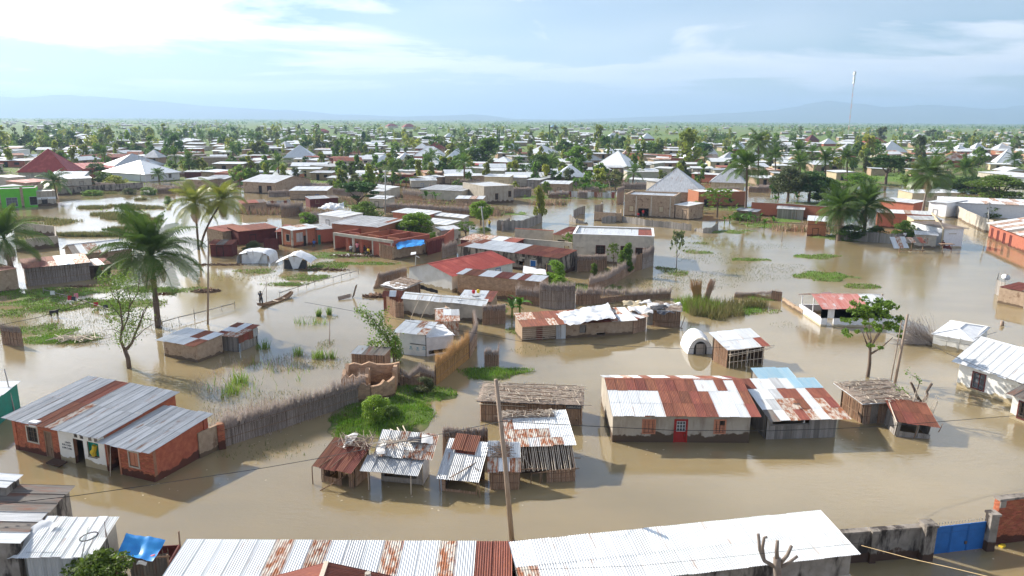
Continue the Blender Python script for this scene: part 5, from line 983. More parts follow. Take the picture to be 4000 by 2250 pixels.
fence('picket_fence', 'tarred picket fence piece left of the brown house', [(2322, 832), (2356, 826)], 1.8, 'plank', 'wood_grey')
fence('picket_fence', 'sagging picket fence at the end of the long one', [(2712, 902), (2745, 910), (2778, 910), (2805, 896)], [.5, .9, 1.0, 1.5], 'plank', 'wood_grey')
fence('picket_fence', 'brown picket fence at the left shore of the open water', [(1940, 900), (2045, 898), (2118, 868)], 1.9, 'plank', 'wood_grey')
fence('palm_yard_fence', 'grey picket fence under the pair of dark palms', [(3262, 937), (3400, 945), (3500, 952), (3575, 935)], 1.7, 'plank', 'wood_grey')
fence('reed_fence', 'long brown reed fence in front of the houses left of centre', [(960, 820), (1110, 825), (1190, 845)], 1.3, 'reed', 'reed', tall=1.0, step=.09)
for i, (a, lb) in enumerate((([(1030, 812), (1135, 806)], 'mixed tin sheet fence left of the flooded lane'), ([(2150, 765), (2243, 770), (2320, 772), (2400, 775)], 'fence of white and rusty tin sheets along the banana plot'), ([(1950, 700), (1998, 706)], 'short tin sheet fence by the grey houses'))):
    fence('tin_fence', lb, a, 1.6, 'sheet', 'tin_grey', codes='grwgrm')
for i, (a, h, tl, lb) in enumerate((([(1100, 850), (1185, 838)], 2.2, 1.4, 'tall feathery reed clump fence left of the white cloth tent'), ([(1190, 870), (1260, 862), (1360, 862)], 1.4, 1.2, 'pale feathery reed fence behind the grey roofed house'), ([(1500, 830), (1620, 835), (1760, 845), (1900, 852)], 1.6, 1.1, 'long brown reed hedge fence crossing the centre'), ([(1960, 770), (2075, 768)], 2.2, .9, 'reed fence at the left of the banana plot'),
        ([(2350, 700), (2440, 690)], 1.8, 1.4, 'feathery reeds in front of the big white hip roof'), ([(1960, 905), (1990, 880)], 1.4, .5, 'reed end panel by the left shore'), ([(2410, 800), (2436, 790)], 4.0, .5, 'tall reed screen left of the brown house'), ([(1300, 760), (1420, 770)], 1.6, .5, 'sagging mat fence beside the dark bent shed'), ([(1575, 780), (1650, 790)], 2.0, 1.5, 'purple-brown reeds by the round tree'), ([(1800, 660), (1930, 655)], 1.8, .6, 'dry reed fence below the small white pyramid roof'), ([(1460, 672), (1530, 672)], 1.6, 1.4, 'reed clump left of the short palm'))):
    fence('reed_fence', lb, a, h, 'reed', 'reed_grey' if i % 2 else 'reed', tall=tl, step=.10)
# ---------------------------------------------------------------- houses of the town: eave left, eave right, eave height, back edge point, wall, roof rows, label
PROT = []
def sh(L, R_, h, bk, wall, rows, label, ops=None, name='tin_roof_house', cat='house'):
    D = bk if not isinstance(bk, tuple) else (bk[0], bk[1], h + .3)
    r = house(name, label, (L[0], L[1], h), (R_[0], R_[1], h), D, h, h + .3, ('shed', rows), wall, {}, over=(.3, .15, .2, .2), pitch=.25, cat=cat)
    W = r['dims'][0]
    for i, o in enumerate(ops or []): opening(r, (0, 0, 0), (1, 0, 0), (0, -1, 0), (o[0], W * o[1], o[2], o[3], o[4], o[5] if len(o) > 5 else 'wood'))
    m = MB(); return r
def hp(L, R_, h, D, y, mat, wall, label, rf=.05, name='hip_roof_house', ops=None):
    hr = hipy((L[0], L[1], h), (R_[0], R_[1], h), D, h, y); PROT.append((L[0], R_[0], L[1]))
    r = house(name, label, (L[0], L[1], h), (R_[0], R_[1], h), D, h, h, ('hip', hr, rf, mat), wall, {}, over=(.5, .5, .5, .5), pitch=.25)
    W = r['dims'][0]
    for o in ops or [('door', .45, -.4, 1.0, 2.0, 'wood'), ('glass', .15, 1.0, 1.0, 1.0, 'wood'), ('glass', .75, 1.0, 1.0, 1.0, 'wood')]: opening(r, (0, 0, 0), (1, 0, 0), (0, -1, 0), (o[0], W * o[1], o[2], o[3], o[4], o[5]))
    return r
DW = [('door', .3, -.4, .9, 1.9, 'dark')]; WD = [('bars', .2, .9, .8, .8), ('door', .6, -.4, .9, 1.9, 'dark')]
# green and grey shops, left edge
A = (-70, 816); B = (146, 807)
r = house('green_shop', 'bright green flat-roofed shop standing in the flood at the left edge', A, B, 7, 4.4, 4.4, ('flat', ["wwwwww"], .5, 'concrete'), 'paint_green', {'f': [po(A, B, 'glass', 26, 773, 68, 806, 'pole_grey'), po(A, B, 'bars', 117, 769, 145, 800, 'pole_grey')]}, t=.3)
for x in (0, 90): s, z = on(A, B, x, 800); m = MB(); m.box(s - .25, -.12, -.5, s + .3, -.002, 4.7); m.build('pilaster', 'mud', r)
A = (147, 806); B = (222, 802)
r = house('grey_shop', 'unpainted grey shop wing right of the bright green shop', A, B, 5, 3.5, 3.5, ('flat', ["ww"], .3, 'concrete'), 'plaster', {'f': [po(A, B, 'bars', 164, 775, 185, 797, 'iron')]}, t=.3)
W = r['dims'][0]; m = MB(); m.box(-.01, -.012, 1.6, W + .012, -.002, 2.1); m.build('white_band', 'paint_white', r)
fence('grey_yard_wall', 'long mottled grey yard wall along the flooded lagoon at the left', [(228, 764), (400, 750), (560, 738)], 1.9, 'wall', 'old_concrete', 'wall', cop='old_concrete')
fence('grey_yard_wall', 'bulging patched wall right of the white hip-roofed house', [(608, 742), (700, 750), (790, 742)], 1.6, 'wall', 'mud', 'wall')
A = (571, 712); B = (703, 702)
hr = hipy(A, B, 10, 2.8, 617); house('white_hip_house', 'big white house with bright hipped tin roof, left of centre', A, B, (486, 694), 2.8, 2.8, ('hip', 6.6, .1, 'tin_white'), 'paint_white', {'l': [('bars', 4, 1.0, 1.0, 1.0, 'maroon')], 'f': [('glass', 8.5, .9, 1.0, 1.3, 'concrete'), ('glass', 2, .9, 1.0, 1.3, 'concrete')]}, over=(.6, .6, .6, .6))
hp((446, 648), (640, 640), 3.2, 11, 600, 'tin_grey', 'concrete', 'grey hip roof rising behind the big white house')
hp((70, 669), (264, 668), 3.2, 12, 581, 'tin_red', 'concrete', 'very steep dark red hip roof at the left', .03)
sh((310, 660), (452, 656), 3, (330, 637), 'brick_far', ["RRRRRRR", "RRRRRRR"], 'long low red-roofed building with veranda between two hip roofs', WD)
sh((192, 593), (316, 595), 3.2, (215, 579), 'brick_far', ["wwwwww"], 'orange brick terrace with bright white roof behind the red hip roof', WD)
sh((316, 595), (362, 592), 3.0, (280, 588), 'brick_far', ["www"], 'orange end block right of the orange brick terrace', DW)
sh((240, 700), (356, 696), 2.4, (262, 681), 'concrete', ["wwwwww", "wwwwww"], 'broad white tin roof half hidden by the shrubs left of the hip house', WD)
sh((98, 715), (200, 706), 2.3, (120, 700), 'mud', ["pppp"], 'faded pink roof just behind the bright green shop', DW)
sh((0, 728), (80, 742), 2.3, (20, 716), 'mud', ["www"], 'white roof behind the left end of the green shop', DW)
sh((30, 695), (95, 690), 3.2, 6, 'concrete', ["g"], 'stepped unplastered block house below the red hip roof', DW)
sh((-10, 608), (94, 606), 3, (10, 600), 'mud', ["gwrr"], 'tin-roofed house at the left edge beside the red hip roof', WD)
sh((-10, 590), (60, 590), 3.4, (0, 583), 'paint_white', ["ggg"], 'pale blue-white house at the left edge behind the red hip roof', WD)
A = (768, 652); B = (978, 650); r = house('windowless_mud_hall', 'large windowless mud hall with flat top left of centre', A, B, 8, 4.0, 4.0, ('flat', ["ggggg"], .3, 'mud'), 'mud', {'f': [('vent', 3 + 2.2 * k, 2.6, .5, .25) for k in range(6)]}, t=.35)
A = (952, 752); B = (1078, 759)
r = house('gabled_brick_house', 'brown brick gabled house with white roof in the flooded lane, left of centre', A, B, (1159, 738), 3.2, 3.2, ('gx', .5, 4.6, ["wwwwwwww", "wwwwwwww"], ["wwwwwwww"], 'w'), 'mud', {'f': [po(A, B, 'door', 1011, 726, 1023, 750, 'dark', 'wood'), po(A, B, 'bars', 1044, 727, 1060, 746, 'maroon')]}, over=(.4, .3, .3, .3), pitch=.25)
sh((1132, 745), (1276, 745), 2.4, (1190, 729), 'mud', ["wwwwww", "wwwwww"], 'flat hut with spreading white roof standing in the flooded lane', [('door', .45, -.4, .8, 1.8, 'dark'), ('door', .7, -.4, .7, 1.8, 'paint_blue')])
sh((1210, 778), (1320, 772), 2.0, 3.2, 'maroon', ["ggd"], 'low boat-like dark red stall in the flooded lane', WD)
sh((1160, 642), (1252, 643), 2.3, (1165, 631), 'paint_white', ["wwwww"], 'small white-painted plank house with white roof', [('bars', .55, .8, .7, .8), ('door', .8, -.4, .7, 1.8, 'wood')])
hp((1106, 613), (1226, 613), 3.2, 10, 566, 'tin_white', 'concrete', 'white pyramid roof with a small front gable, left of centre')
sh((1290, 652), (1365, 645), 3.0, (1270, 641), 'mud', ["ggg"], 'square brown mud hut with an empty window by the bent dark shed', [('open', .2, 1, .7, .8), ('bars', .2, 1.1, .8, 1.0, 'dark')])
sh((1278, 694), (1385, 697), 2.4, (1300, 687), 'concrete', ["wwwww"], 'grey hut with white roof beside the flooded lane', DW)
fence('roofless_brick_walls', 'roofless orange brick walls left of the white hipped brick house', [(1316, 615), (1372, 612), (1410, 606)], 4.0, 'wall', 'brick_far', 'wall')
sh((1495, 592), (1626, 595), 3.4, (1500, 588), 'brick_far', ["wwwwww"], 'long brick house with thin white flat roof and pale doorway', [('door', .2, -.4, 1.5, 2.4, 'maroon'), ('glass', .55, 1, 1, 1)])
hp((1617, 607), (1726, 609), 3.8, 8, 571, 'tin_white', 'brick_far', 'orange brick house under a bright white hip roof, centre', .5)
sh((1375, 648), (1440, 650), 2.2, 6, 'concrete', ["ww"], 'white low roof between shrubs behind the brown hut', DW)
A = (1612, 742, 2.6); B = (1808, 747, 2.6); sh((1640, 740), (1806, 747), 2.8, (1690, 722), 'concrete', ["ggggggg", "ggggggg"], 'wide grey roof left of the tall bare concrete block', DW)
A = (1808, 778); B = (1891, 797)
house('bare_concrete_block', 'tall bare concrete block house with stepped top and two slit windows', A, B, (1964, 782), 4.4, 4.4, ('flat', ["www"], .3, 'concrete'), 'plaster', {'r': [('bars', 3.2, 1.0, .8, 1.5, 'wood'), ('bars', 7, 1.5, .8, 1.5, 'wood')]}, t=.3)
sh((1604, 706), (1705, 705), 2.3, (1640, 697), 'concrete', ["ggggg"], 'grey hut with a small blue door in the centre of the town', [('door', .4, -.4, .8, 1.8, 'paint_blue')])
sh((1665, 697), (1738, 690), 2.3, 4, 'mud', ["wwww"], 'slanting white roof just behind the hut with the blue door', DW)
sh((1737, 688), (1813, 688), 2.6, (1742, 678), 'mud', ["wwww"], 'brown hut with white roof, left of two alike', DW)
sh((1822, 687), (1898, 687), 2.6, (1827, 678), 'mud', ["wwww"], 'brown hut with white roof, right of two alike', DW)
sh((1822, 655), (1895, 658), 3.6, (1835, 651), 'concrete', ["www"], 'grey house with white roof inset behind the two brown huts', DW)
sh((1890, 665), (1968, 668), 3.4, (1895, 658), 'concrete', ["wwww"], 'long grey house with white roof right of the inset roof', WD)
sh((1892, 690), (1990, 692), 3.6, (1925, 680), 'paint_cream', ["www"], 'cream arched-veranda house at the centre', [('open', .3, 0, 1, 2), ('bars', .6, .8, 1.2, 1.6, 'wood')])
hp((1925, 630), (1985, 632), 3.8, 6, 611, 'tin_white', 'brick_far', 'small orange brick house under a white pyramid roof')
sh((1435, 728), (1520, 738), 2.6, (1460, 719), 'concrete', ["wwww"], 'white roof just right of the round dark tree', DW)
sh((1455, 745), (1500, 748), 2.2, 3, 'concrete', ["ww"], 'small white roof in front of the roof right of the round tree', DW)
sh((1445, 775), (1510, 778), 2.2, 4, 'concrete', ["www"], 'white roof peeping from the shrubs under the round dark tree', DW)
sh((1535, 828), (1670, 842), 2.6, (1560, 812), 'brick_far', ["wwwww", "wwwww"], 'brick house with white roof behind the yellow-green leafy tree', DW)
sh((1680, 838), (1812, 852), 2.5, (1690, 828), 'concrete', ["wwwww"], 'long grey wing with white roof edge right of the leafy tree', DW)
sh((1640, 868), (1745, 880), 2.4, (1665, 850), 'concrete', ["wwww"], 'white roof directly behind the leafy tree', DW)
sh((1722, 900), (1790, 893), 2.2, (1740, 885), 'concrete', ["wwww"], 'small pale roof right of the leafy tree', DW)
sh((1800, 935), (2000, 955), 2.2, (1850, 915), 'maroon', ["mmwr"], 'patched rusty roof behind the long stone house', DW)
sh((1782, 776), (1885, 778), 2.3, (1850, 766), 'mud', ["wwmw"], 'brown lean-to with white roof below the bare concrete block', DW)
sh((1080, 905), (1100, 905), 2.2, 6, 'maroon', ["r"], 'dark rusty roof edge left of the orange corner house', DW)
sh((930, 905), (1078, 890), 2.3, (960, 880), 'maroon', ["rrr"], 'rusty roof and maroon wall behind the flowering shrub', DW)
sh((820, 955), (905, 955), 1.9, (830, 938), 'maroon', ["rdr"], 'rusty shed by the shore right of the tall palm', DW, 'shed', 'shed')
sh((945, 795), (1040, 790), 2.2, 3, 'mud', ["rrd"], 'brown shed beside the yellow palms', DW, 'shed', 'shed')
sh((868, 905), (1000, 885), 2.2, 4, 'mud', ["rrrw"], 'rusty low roof at the shore beyond the yellow palms', DW, 'shed', 'shed')
cloth('white_tarpaulin', [G(1240, 818, 2.4), G(1340, 812, 2.4), G(1345, 795, 3.0), G(1270, 795, 3.0)], 'tarp_white', nx=20, ny=12, wr=.5, sag=-.5, label='big white tarpaulin draped behind the orange corner house', cat='tarpaulin')
sh((1245, 838), (1340, 850), 2.4, 5, 'tarp_white', ["www"], 'white cloth-walled shelter beside the broad grey roof', DW, 'shelter', 'shelter')
sh((1020, 655), (1120, 665), 2.6, (1030, 650), 'brick_far', ["rrrm"], 'rust-red roofed house behind the gabled brick house', DW)
sh((1068, 660), (1115, 658), 2.3, 4, 'concrete', ["gg"], 'small grey roof beside the rust-red one', DW)
sh((1000, 628), (1080, 622), 2.8, (1030, 616), 'brick_far', ["www"], 'brick house with white roof left of the white pyramid', DW)
sh((725, 700), (810, 705), 2.3, (760, 690), 'mud', ["wwwg"], 'two-part white roofed mud house right of the white hip house', WD)
sh((790, 700), (880, 700), 2.4, (800, 684), 'mud', ["gggg"], 'grey-roofed mud house beside the yard wall', DW)
sh((895, 680), (960, 670), 3.0, 5, 'brick_far', ["rrr"], 'orange brick house with white cross framing', WD)
sh((720, 672), (782, 672), 2.4, 4, 'maroon', ["www"], 'dark red stall with white roof behind the yard wall', DW)
sh((700, 594), (765, 597), 2.8, (705, 590), 'brick_far', ["www"], 'orange brick block with white roof left of the mud hall', DW)
sh((590, 572), (755, 576), 3.0, (600, 566), 'concrete', ["ggwwwgg"], 'long grey row house with white roof sections, upper left', WD)
sh((660, 585), (730, 583), 2.8, 5, 'concrete', ["wwww"], 'white flat roof in front of the long grey row house', DW)
sh((555, 555), (625, 556), 3.0, (560, 548), 'mud', ["wwwwwww"], 'bright white roof beside dark palms, upper left', DW)
# right half
A = (2437, 843); B = (2632, 853)
r = house('brown_mud_house', 'tall brown mud-brick house with dark porch and two orange shutters', A, B, 9, 4.8, 4.8, ('flat', ["wwwwwwww"], .5, 'mud'), 'mud', {'f': [po(A, B, 'shut', 2458, 805, 2474, 825, 'paint_cream', 'wood'), po(A, B, 'shut', 2575, 808, 2590, 828, 'paint_cream', 'wood'), po(A, B, 'gap', 2492, 814, 2534, 853)]}, t=.3)
for x in (2484, 2543, 2617): s, z = on(A, B, x, 820); m = MB(); m.box(s - .12, -.07, -.5, s + .12, -.002, 4.6); m.build('pilaster', 'concrete', r)
sh((2640, 800), (2692, 806), 3.0, 5, 'mud', ["ww"], 'side room with slanting white roof right of the tall brown house', [('door', .55, -.4, .9, 2.4, 'dark')])
hp((2530, 742), (2738, 749), 3.0, 13, 656, 'tin_grey', 'mud', 'large steep grey pyramid roof right of centre', .02)
sh((2526, 706), (2610, 715), 3.6, 7, 'concrete', ["ggg"], 'lower grey roof wing left of the large grey pyramid', DW)
hp((2778, 708), (2906, 712), 2.6, 10, 652, 'tin_grey', 'paint_cream', 'grey pyramid roof over cream walls beside the tall palm')
A = (2726, 808); B = (2908, 806)
house('orange_long_house', 'long orange-brown house with white inset roof behind the feathery tree', A, B, 7, 3.7, 3.7, ('flat', ["wwwwwww"], .25, 'mud'), 'brick_far', {'f': [('door', 1.6, -.4, 1, 2.2, 'dark'), ('bars', 8, 1, 1, 1)]}, t=.3)
fence('brick_boundary_wall', 'long orange brick boundary wall with white coping, right of centre', [(2932, 842), (3080, 850), (3222, 862)], 3.0, 'wall', 'brick_far', 'wall', cop='concrete')
sh((3037, 815), (3140, 820), 2.2, (3045, 805), 'wood_grey', ["ggggg"], 'grey plank stall against the orange boundary wall', [('door', .6, -.4, .7, 1.8, 'wood')], 'plank_stall', 'stall')
sh((3157, 862), (3230, 866), 2.9, 5, 'brick_far', ["www"], 'orange block with a glaring white panel left of the twin palms', DW)
sh((2880, 820), (2958, 828), 2.0, (2885, 812), 'reed', ["gwg"], 'small tarp-walled stall by the banana plants', DW, 'market_stall', 'stall')
for a, b, lb in (((2456, 600), (2622, 612), 'long orange brick wall row with upright ribs, right of centre'), ((2620, 625), (2746, 632), 'lower orange brick wall right of the ribbed one')):
    fence('brick_row_wall', lb, [(a[0], a[1] + 28), (b[0], b[1] + 26)], 4.2, 'wall', 'brick_far', 'wall', cop='concrete')
hp((2330, 642), (2450, 648), 3.4, 9, 588, 'tin_white', 'concrete', 'big white hipped roof in front of the yellow tree', .05)
sh((2320, 640), (2375, 645), 3.2, 6, 'concrete', ["www"], 'white lower wing left of the big white hipped roof', DW)
hp((2100, 598), (2178, 592), 2.4, 7, 566, 'tin_white', 'concrete', 'white swooping roof between dark trees')
sh((2303, 702), (2372, 702), 2.2, (2325, 690), 'mud', ["wwww"], 'small white flat roof below the big white hipped roof', DW)
sh((2368, 700), (2435, 704), 2.0, 4, 'mud', ["mwgm"], 'untidy low patched roof by the flooded yard', DW)
sh((2113, 717), (2222, 720), 2.6, (2160, 706), 'mud', ["wwwww", "wwwww"], 'brown hut with white roof behind the yellow-green sapling', WD)
sh((2205, 645), (2262, 646), 2.4, 4, 'mud', ["www"], 'thin white roof among reeds, right of centre', DW)
sh((2000, 694), (2058, 694), 3.0, 6, 'concrete', ["ww"], 'grey block house at the left of the hut row', DW)
sh((2060, 702), (2108, 704), 2.6, (2070, 684), 'wood_grey', ["www"], 'plank hut with white roof beside the grey block house', DW)
sh((2450, 672), (2585, 672), 3.4, 5, 'concrete', ["gg"], 'long bare grey wall building behind the grey pyramid roof', DW)
sh((2475, 634), (2556, 640), 3.2, (2490, 628), 'concrete', ["wwww"], 'white-roofed house right of the big white hipped roof', DW)
sh((2555, 656), (2680, 662), 2.8, (2570, 650), 'concrete', ["wwwwww"], 'pale blue-white roof behind the grey pyramid roof', DW)
sh((2702, 678), (2804, 684), 3.0, (2715, 673), 'brick_far', ["wwww"], 'orange brick house with inset white roof left of the cream house', DW)
hp((2672, 620), (2730, 620), 3, 7, 592, 'tin_white', 'concrete', 'small white pyramid roof before the dark tree')
sh((2455, 700), (2560, 705), 1.9, 3, 'tarp_white', ["ww"], 'row of white cloth shelters left of the grey pyramid', DW, 'cloth_shelter', 'shelter')
for x, y, w, lb in ((2150, 700, 4, 'round white tarp tent, left of the two by the bananas'), (2250, 700, 6, 'large white tarp tent, right of the two by the bananas'), (2320, 682, 5, 'white marquee below the big white hipped roof')):
    p = G(x, y); r = root('tarp_tent', (p.x, p.y, 0), 0, lb, 'tent'); cloth('canopy', [(-w / 2, -2, 1.2), (w / 2, -2, 1.2), (w / 2, 2, 1.4), (-w / 2, 2, 1.4)], 'tarp_white', r, nx=14, ny=10, wr=.3, sag=-1.2); m = MB(); m.box(-w / 2 + .1, -1.9, -.5, w / 2 - .1, 1.9, 1.1); m.build('sides', 'tarp_white', r)
# far right group
house('long_whitewashed_barn', 'long whitewashed building with ribbed rusty white roof at the right', (3632, 790), (3690, 834), 36, 2.9, 2.9, ('gy', .5, 3.8, ["w" * 30], ["m" * 6 + "w" * 20], 'w'), 'whitewash', over=(.3, .3, .3, .3), pitch=.25) if 0 else sh((3690, 790), (4060, 805), 3.2, (3660, 768), 'paint_white', ["wwwwwwmwwmmwmm", "wwwwwwwwmwwmww"], 'long whitewashed building with rust-streaked white roof at the right', [('bars', .1, 1, 1, 1)])
sh((3630, 788), (3700, 795), 3.2, 8, 'paint_white', ["www"], 'white gable end at the left of the long whitewashed building', DW)
sh((3565, 755), (3740, 753), 3.2, (3570, 742), 'paint_cream', ["wwwwww"], 'cream house with white roof behind the coconut trunk', [('bars', .5, .8, 3, 1.4, 'dark')])
sh((3440, 782), (3570, 795), 3.4, (3455, 770), 'brick_far', ["wwwww"], 'orange house with thin white and pink roof left of the coconut trunk', WD)
sh((3430, 830), (3640, 840), 3.0, (3440, 818), 'brick_far', ["wmwwmwww"], 'long low brown building with white and rusty roof behind the twin palms', [('open', .3, 1, 1, 1), ('bars', .3, .8, 1.2, 1.2), ('bars', .6, .8, 1.2, 1.2)])
sh((3570, 858), (3680, 860), 2.8, (3600, 845), 'paint_cream', ["gggg"], 'grey-roofed small house beside the coconut trunk', DW)
A = (3672, 960); B = (3756, 962)
r = house('white_block_hut', 'white block hut with dark grey lean-to roof jutting to the right', (3680, 967), (3755, 966), 9, 3.2, 3.2, ('shed', ["ddd", "ddd"]), 'paint_white', {}, over=(.1, .2, .2, .9), pitch=.2)
W = r['dims'][0]; m = MB(); m.box(W * .25, -.015, 2.3, W * .65, -.004, 2.45); m.build('faded_lettering_strip', 'concrete', r)
fence('stained_cream_wall', 'cream wall stained red running back from the white block hut', [(3678, 968), (3655, 925), (3632, 890)], 3.3, 'wall', 'paint_cream', 'wall')
sh((3578, 915), (3660, 920), 2.2, (3580, 902), 'concrete', ["ggg"], 'small concrete box hut with flat grey roof by the fallen shelter', [('shut', .3, .8, .9, .7, 'tin_mottled')])
p = G(3500, 985); r = root('fallen_shelter', (p.x, p.y, 0), .1, 'collapsed stick shelter with pale sagging roof in the water', 'shelter'); sheets(r, (-.9, -.6, .8), (1, 0, 0), (.2, 1.4, 1.3), 2.6, 2.4, ["wmw"], .16); sheets(r, (1.6, 0, 1.5), (1, 0, 0), (0, 1, .5), 3.4, 1.6, ["dmdr"], .16); poles(r, [((.5, 0, -.4), (.5, 0, 1.6)), ((2.6, 0, -.4), (2.6, 0, 1.7)), ((4.6, 0, -.4), (4.6, 0, 1.6)), ((.2, -.4, .1), (3, -.2, .5)), ((2, -.5, .3), (5, 0, .2)), ((4.6, .2, 1.6), (5.6, 1, 2.4))], .06)
p = G(3690, 985); r = root('market_table', (p.x, p.y, 0), 0, 'small table heaped with maroon cloth in front of the white block hut', 'table'); m = MB(); m.box(-.9, -.5, 1.35, 1.2, .5, 1.42); m.build('table_top', 'wood', r); poles(r, [((-.6, -.3, -.4), (-.6, -.3, 1.3)), ((.9, -.3, -.4), (.9, -.3, 1.3))], .05, name='leg'); cloth('goods', [(-.6, -.4, .7), (.9, -.4, .7), (.9, .4, 1.1), (-.6, .4, 1.1)], 'maroon', r, wr=.25)
r = house('tin_roof_house', 'orange brick row with dark door bays and ribbed rusty roof at the right edge', (3868, 872, 2.7), (4060, 942, 2.7), 9, 2.7, 4.6, ('shed', ["wmwmwdmwmwd", "mwwmwwmwdwm"]), 'brick_far', {'f': [('door', 1.2 + 2.9 * k, -.4, .9, 2.3, 'maroon') for k in range(4)]}, over=(.5, .2, .5, .3), pitch=.25)
fence('concrete_yard_wall', 'long leaning pale concrete yard wall at the right', [(3710, 835), (3770, 870), (3850, 908), (3872, 912)], 2.6, 'wall', 'concrete', 'wall')
sh((3820, 672), (3950, 686), 3.4, (3850, 662), 'concrete', ["wwwww"], 'pale house with white roof among trees at the right edge', WD)
sh((3940, 690), (4050, 696), 3.4, 6, 'paint_white', ["www"], 'white house at the right edge above the green hedge', WD)
hp((3896, 632), (3990, 634), 2.6, 9, 580, 'tin_white', 'concrete', 'steep white pyramid roof at the right edge beside a palm')
hp((3450, 592), (3544, 592), 3.0, 9, 551, 'tin_white', 'concrete', 'tall white pyramid roof, right of centre distance')
hp((3290, 585), (3352, 585), 3.0, 7, 560, 'tin_grey', 'paint_cream', 'pale green-grey pyramid roof left of the tall white one')
hp((3218, 560), (3270, 560), 3.0, 7, 540, 'tin_white', 'brick_far', 'small white pyramid roof over an orange house in the distance')
hp((3392, 555), (3464, 555), 3.4, 9, 537, 'tin_red', 'concrete', 'dark red hip roof in the right distance', .5)
hp((3160, 547), (3200, 547), 3.0, 8, 525, 'maroon', 'brick_far', 'dull maroon pyramid roof in the right distance')
hp((3580, 538), (3622, 538), 3.0, 8, 520, 'tin_white', 'concrete', 'lone white roof beside a tree in the right distance')
hp((2510, 540), (2556, 540), 3.0, 8, 519, 'tin_white', 'brick_far', 'white pyramid roof over red walls in the centre distance')
hp((2372, 538), (2434, 538), 3.0, 9, 518, 'tin_white', 'concrete', 'white hipped roof left of the pyramid with red walls', .3)
hp((2765, 600), (2802, 600), 3.0, 7, 567, 'tin_white', 'concrete', 'narrow white steep roof left of the coconut palms')
hp((2866, 580), (2920, 580), 3.0, 7, 549, 'tin_white', 'brick_far', 'white roof behind the tall coconut palms')
hp((2152, 495), (2182, 495), 5.0, 8, 485, 'tin_blue', 'maroon', 'square house with a blue roof on the plain, centre distance')
hp((1514, 492), (1556, 492), 5.0, 12, 483, 'tin_red', 'paint_cream', 'left of two red-roofed halls on the far plain', .5)
hp((1578, 495), (1626, 495), 5.0, 12, 483, 'tin_red', 'paint_cream', 'right of two red-roofed halls on the far plain', .5)
hp((1240, 512), (1286, 512), 3.5, 10, 503, 'tin_red', 'brick_far', 'low red roof in the left centre distance', .5)
hp((455, 540), (495, 540), 3, 7, 524, 'tin_white', 'concrete', 'small white pyramid roof in the upper left distance')
hp((482, 516), (520, 516), 3, 8, 502, 'tin_white', 'concrete', 'white pyramid roof before the dark palm grove, upper left')
hp((1740, 533), (1775, 533), 3, 8, 519, 'tin_white', 'concrete', 'small white pyramid roof in the centre distance')
# ---------------------------------------------------------------- vegetation kit
def quads(c, sz, up=.35, asp=.55, rng=RNG):           # leaf faces round the points c
    n = len(c); d = rng.normal(size=(n, 3)); d /= np.linalg.norm(d, axis=1)[:, None]; nrm = rng.normal(size=(n, 3)) + np.array([0, 0, up * 3]); nrm /= np.linalg.norm(nrm, axis=1)[:, None]
    u = np.cross(d, nrm); u /= np.linalg.norm(u, axis=1)[:, None] + 1e-6; v = np.cross(nrm, u); s = (sz * rng.uniform(.6, 1.3, n))[:, None]
    P = np.stack([c - u * s, c - v * s * asp, c + u * s, c + v * s * asp], 1); return P.reshape(-1, 3), np.arange(4 * n).reshape(-1, 4)
def clumps(n, K, rad, H0, H1, cr, rng, hollow=.55, flat=1.0, shape='round'):
    out = []
    for k in range(K):
        a = rng.uniform(0, 2 * math.pi); t = rng.uniform(0, 1)
        if shape == 'round': z = H0 + (H1 - H0) * t; w = rad * math.sqrt(max(.04, 1 - (2 * t - .9) ** 2)) * rng.uniform(hollow, 1)
        elif shape == 'umb': z = H0 + (H1 - H0) * (t ** .5); w = rad * rng.uniform(.1, 1) ** .6 * (1.08 - .35 * t)
        elif shape == 'tall': z = H0 + (H1 - H0) * t; w = rad * rng.uniform(.2, 1) * (1 - .55 * t)
        else: z = H0 + (H1 - H0) * t; w = rad * (1 - t) ** .7 * rng.uniform(.3, 1)
        c = np.array([math.cos(a) * w, math.sin(a) * w, z]); r = cr * rng.uniform(.6, 1.25); m = max(3, int(n / K))
        d = rng.normal(size=(m, 3)); d /= np.linalg.norm(d, axis=1)[:, None]; out.append(c + d * (r * rng.uniform(.5, 1.05, m) ** .5)[:, None] * np.array([1, 1, .75 * flat]))
    return np.concatenate(out)
TM = {}
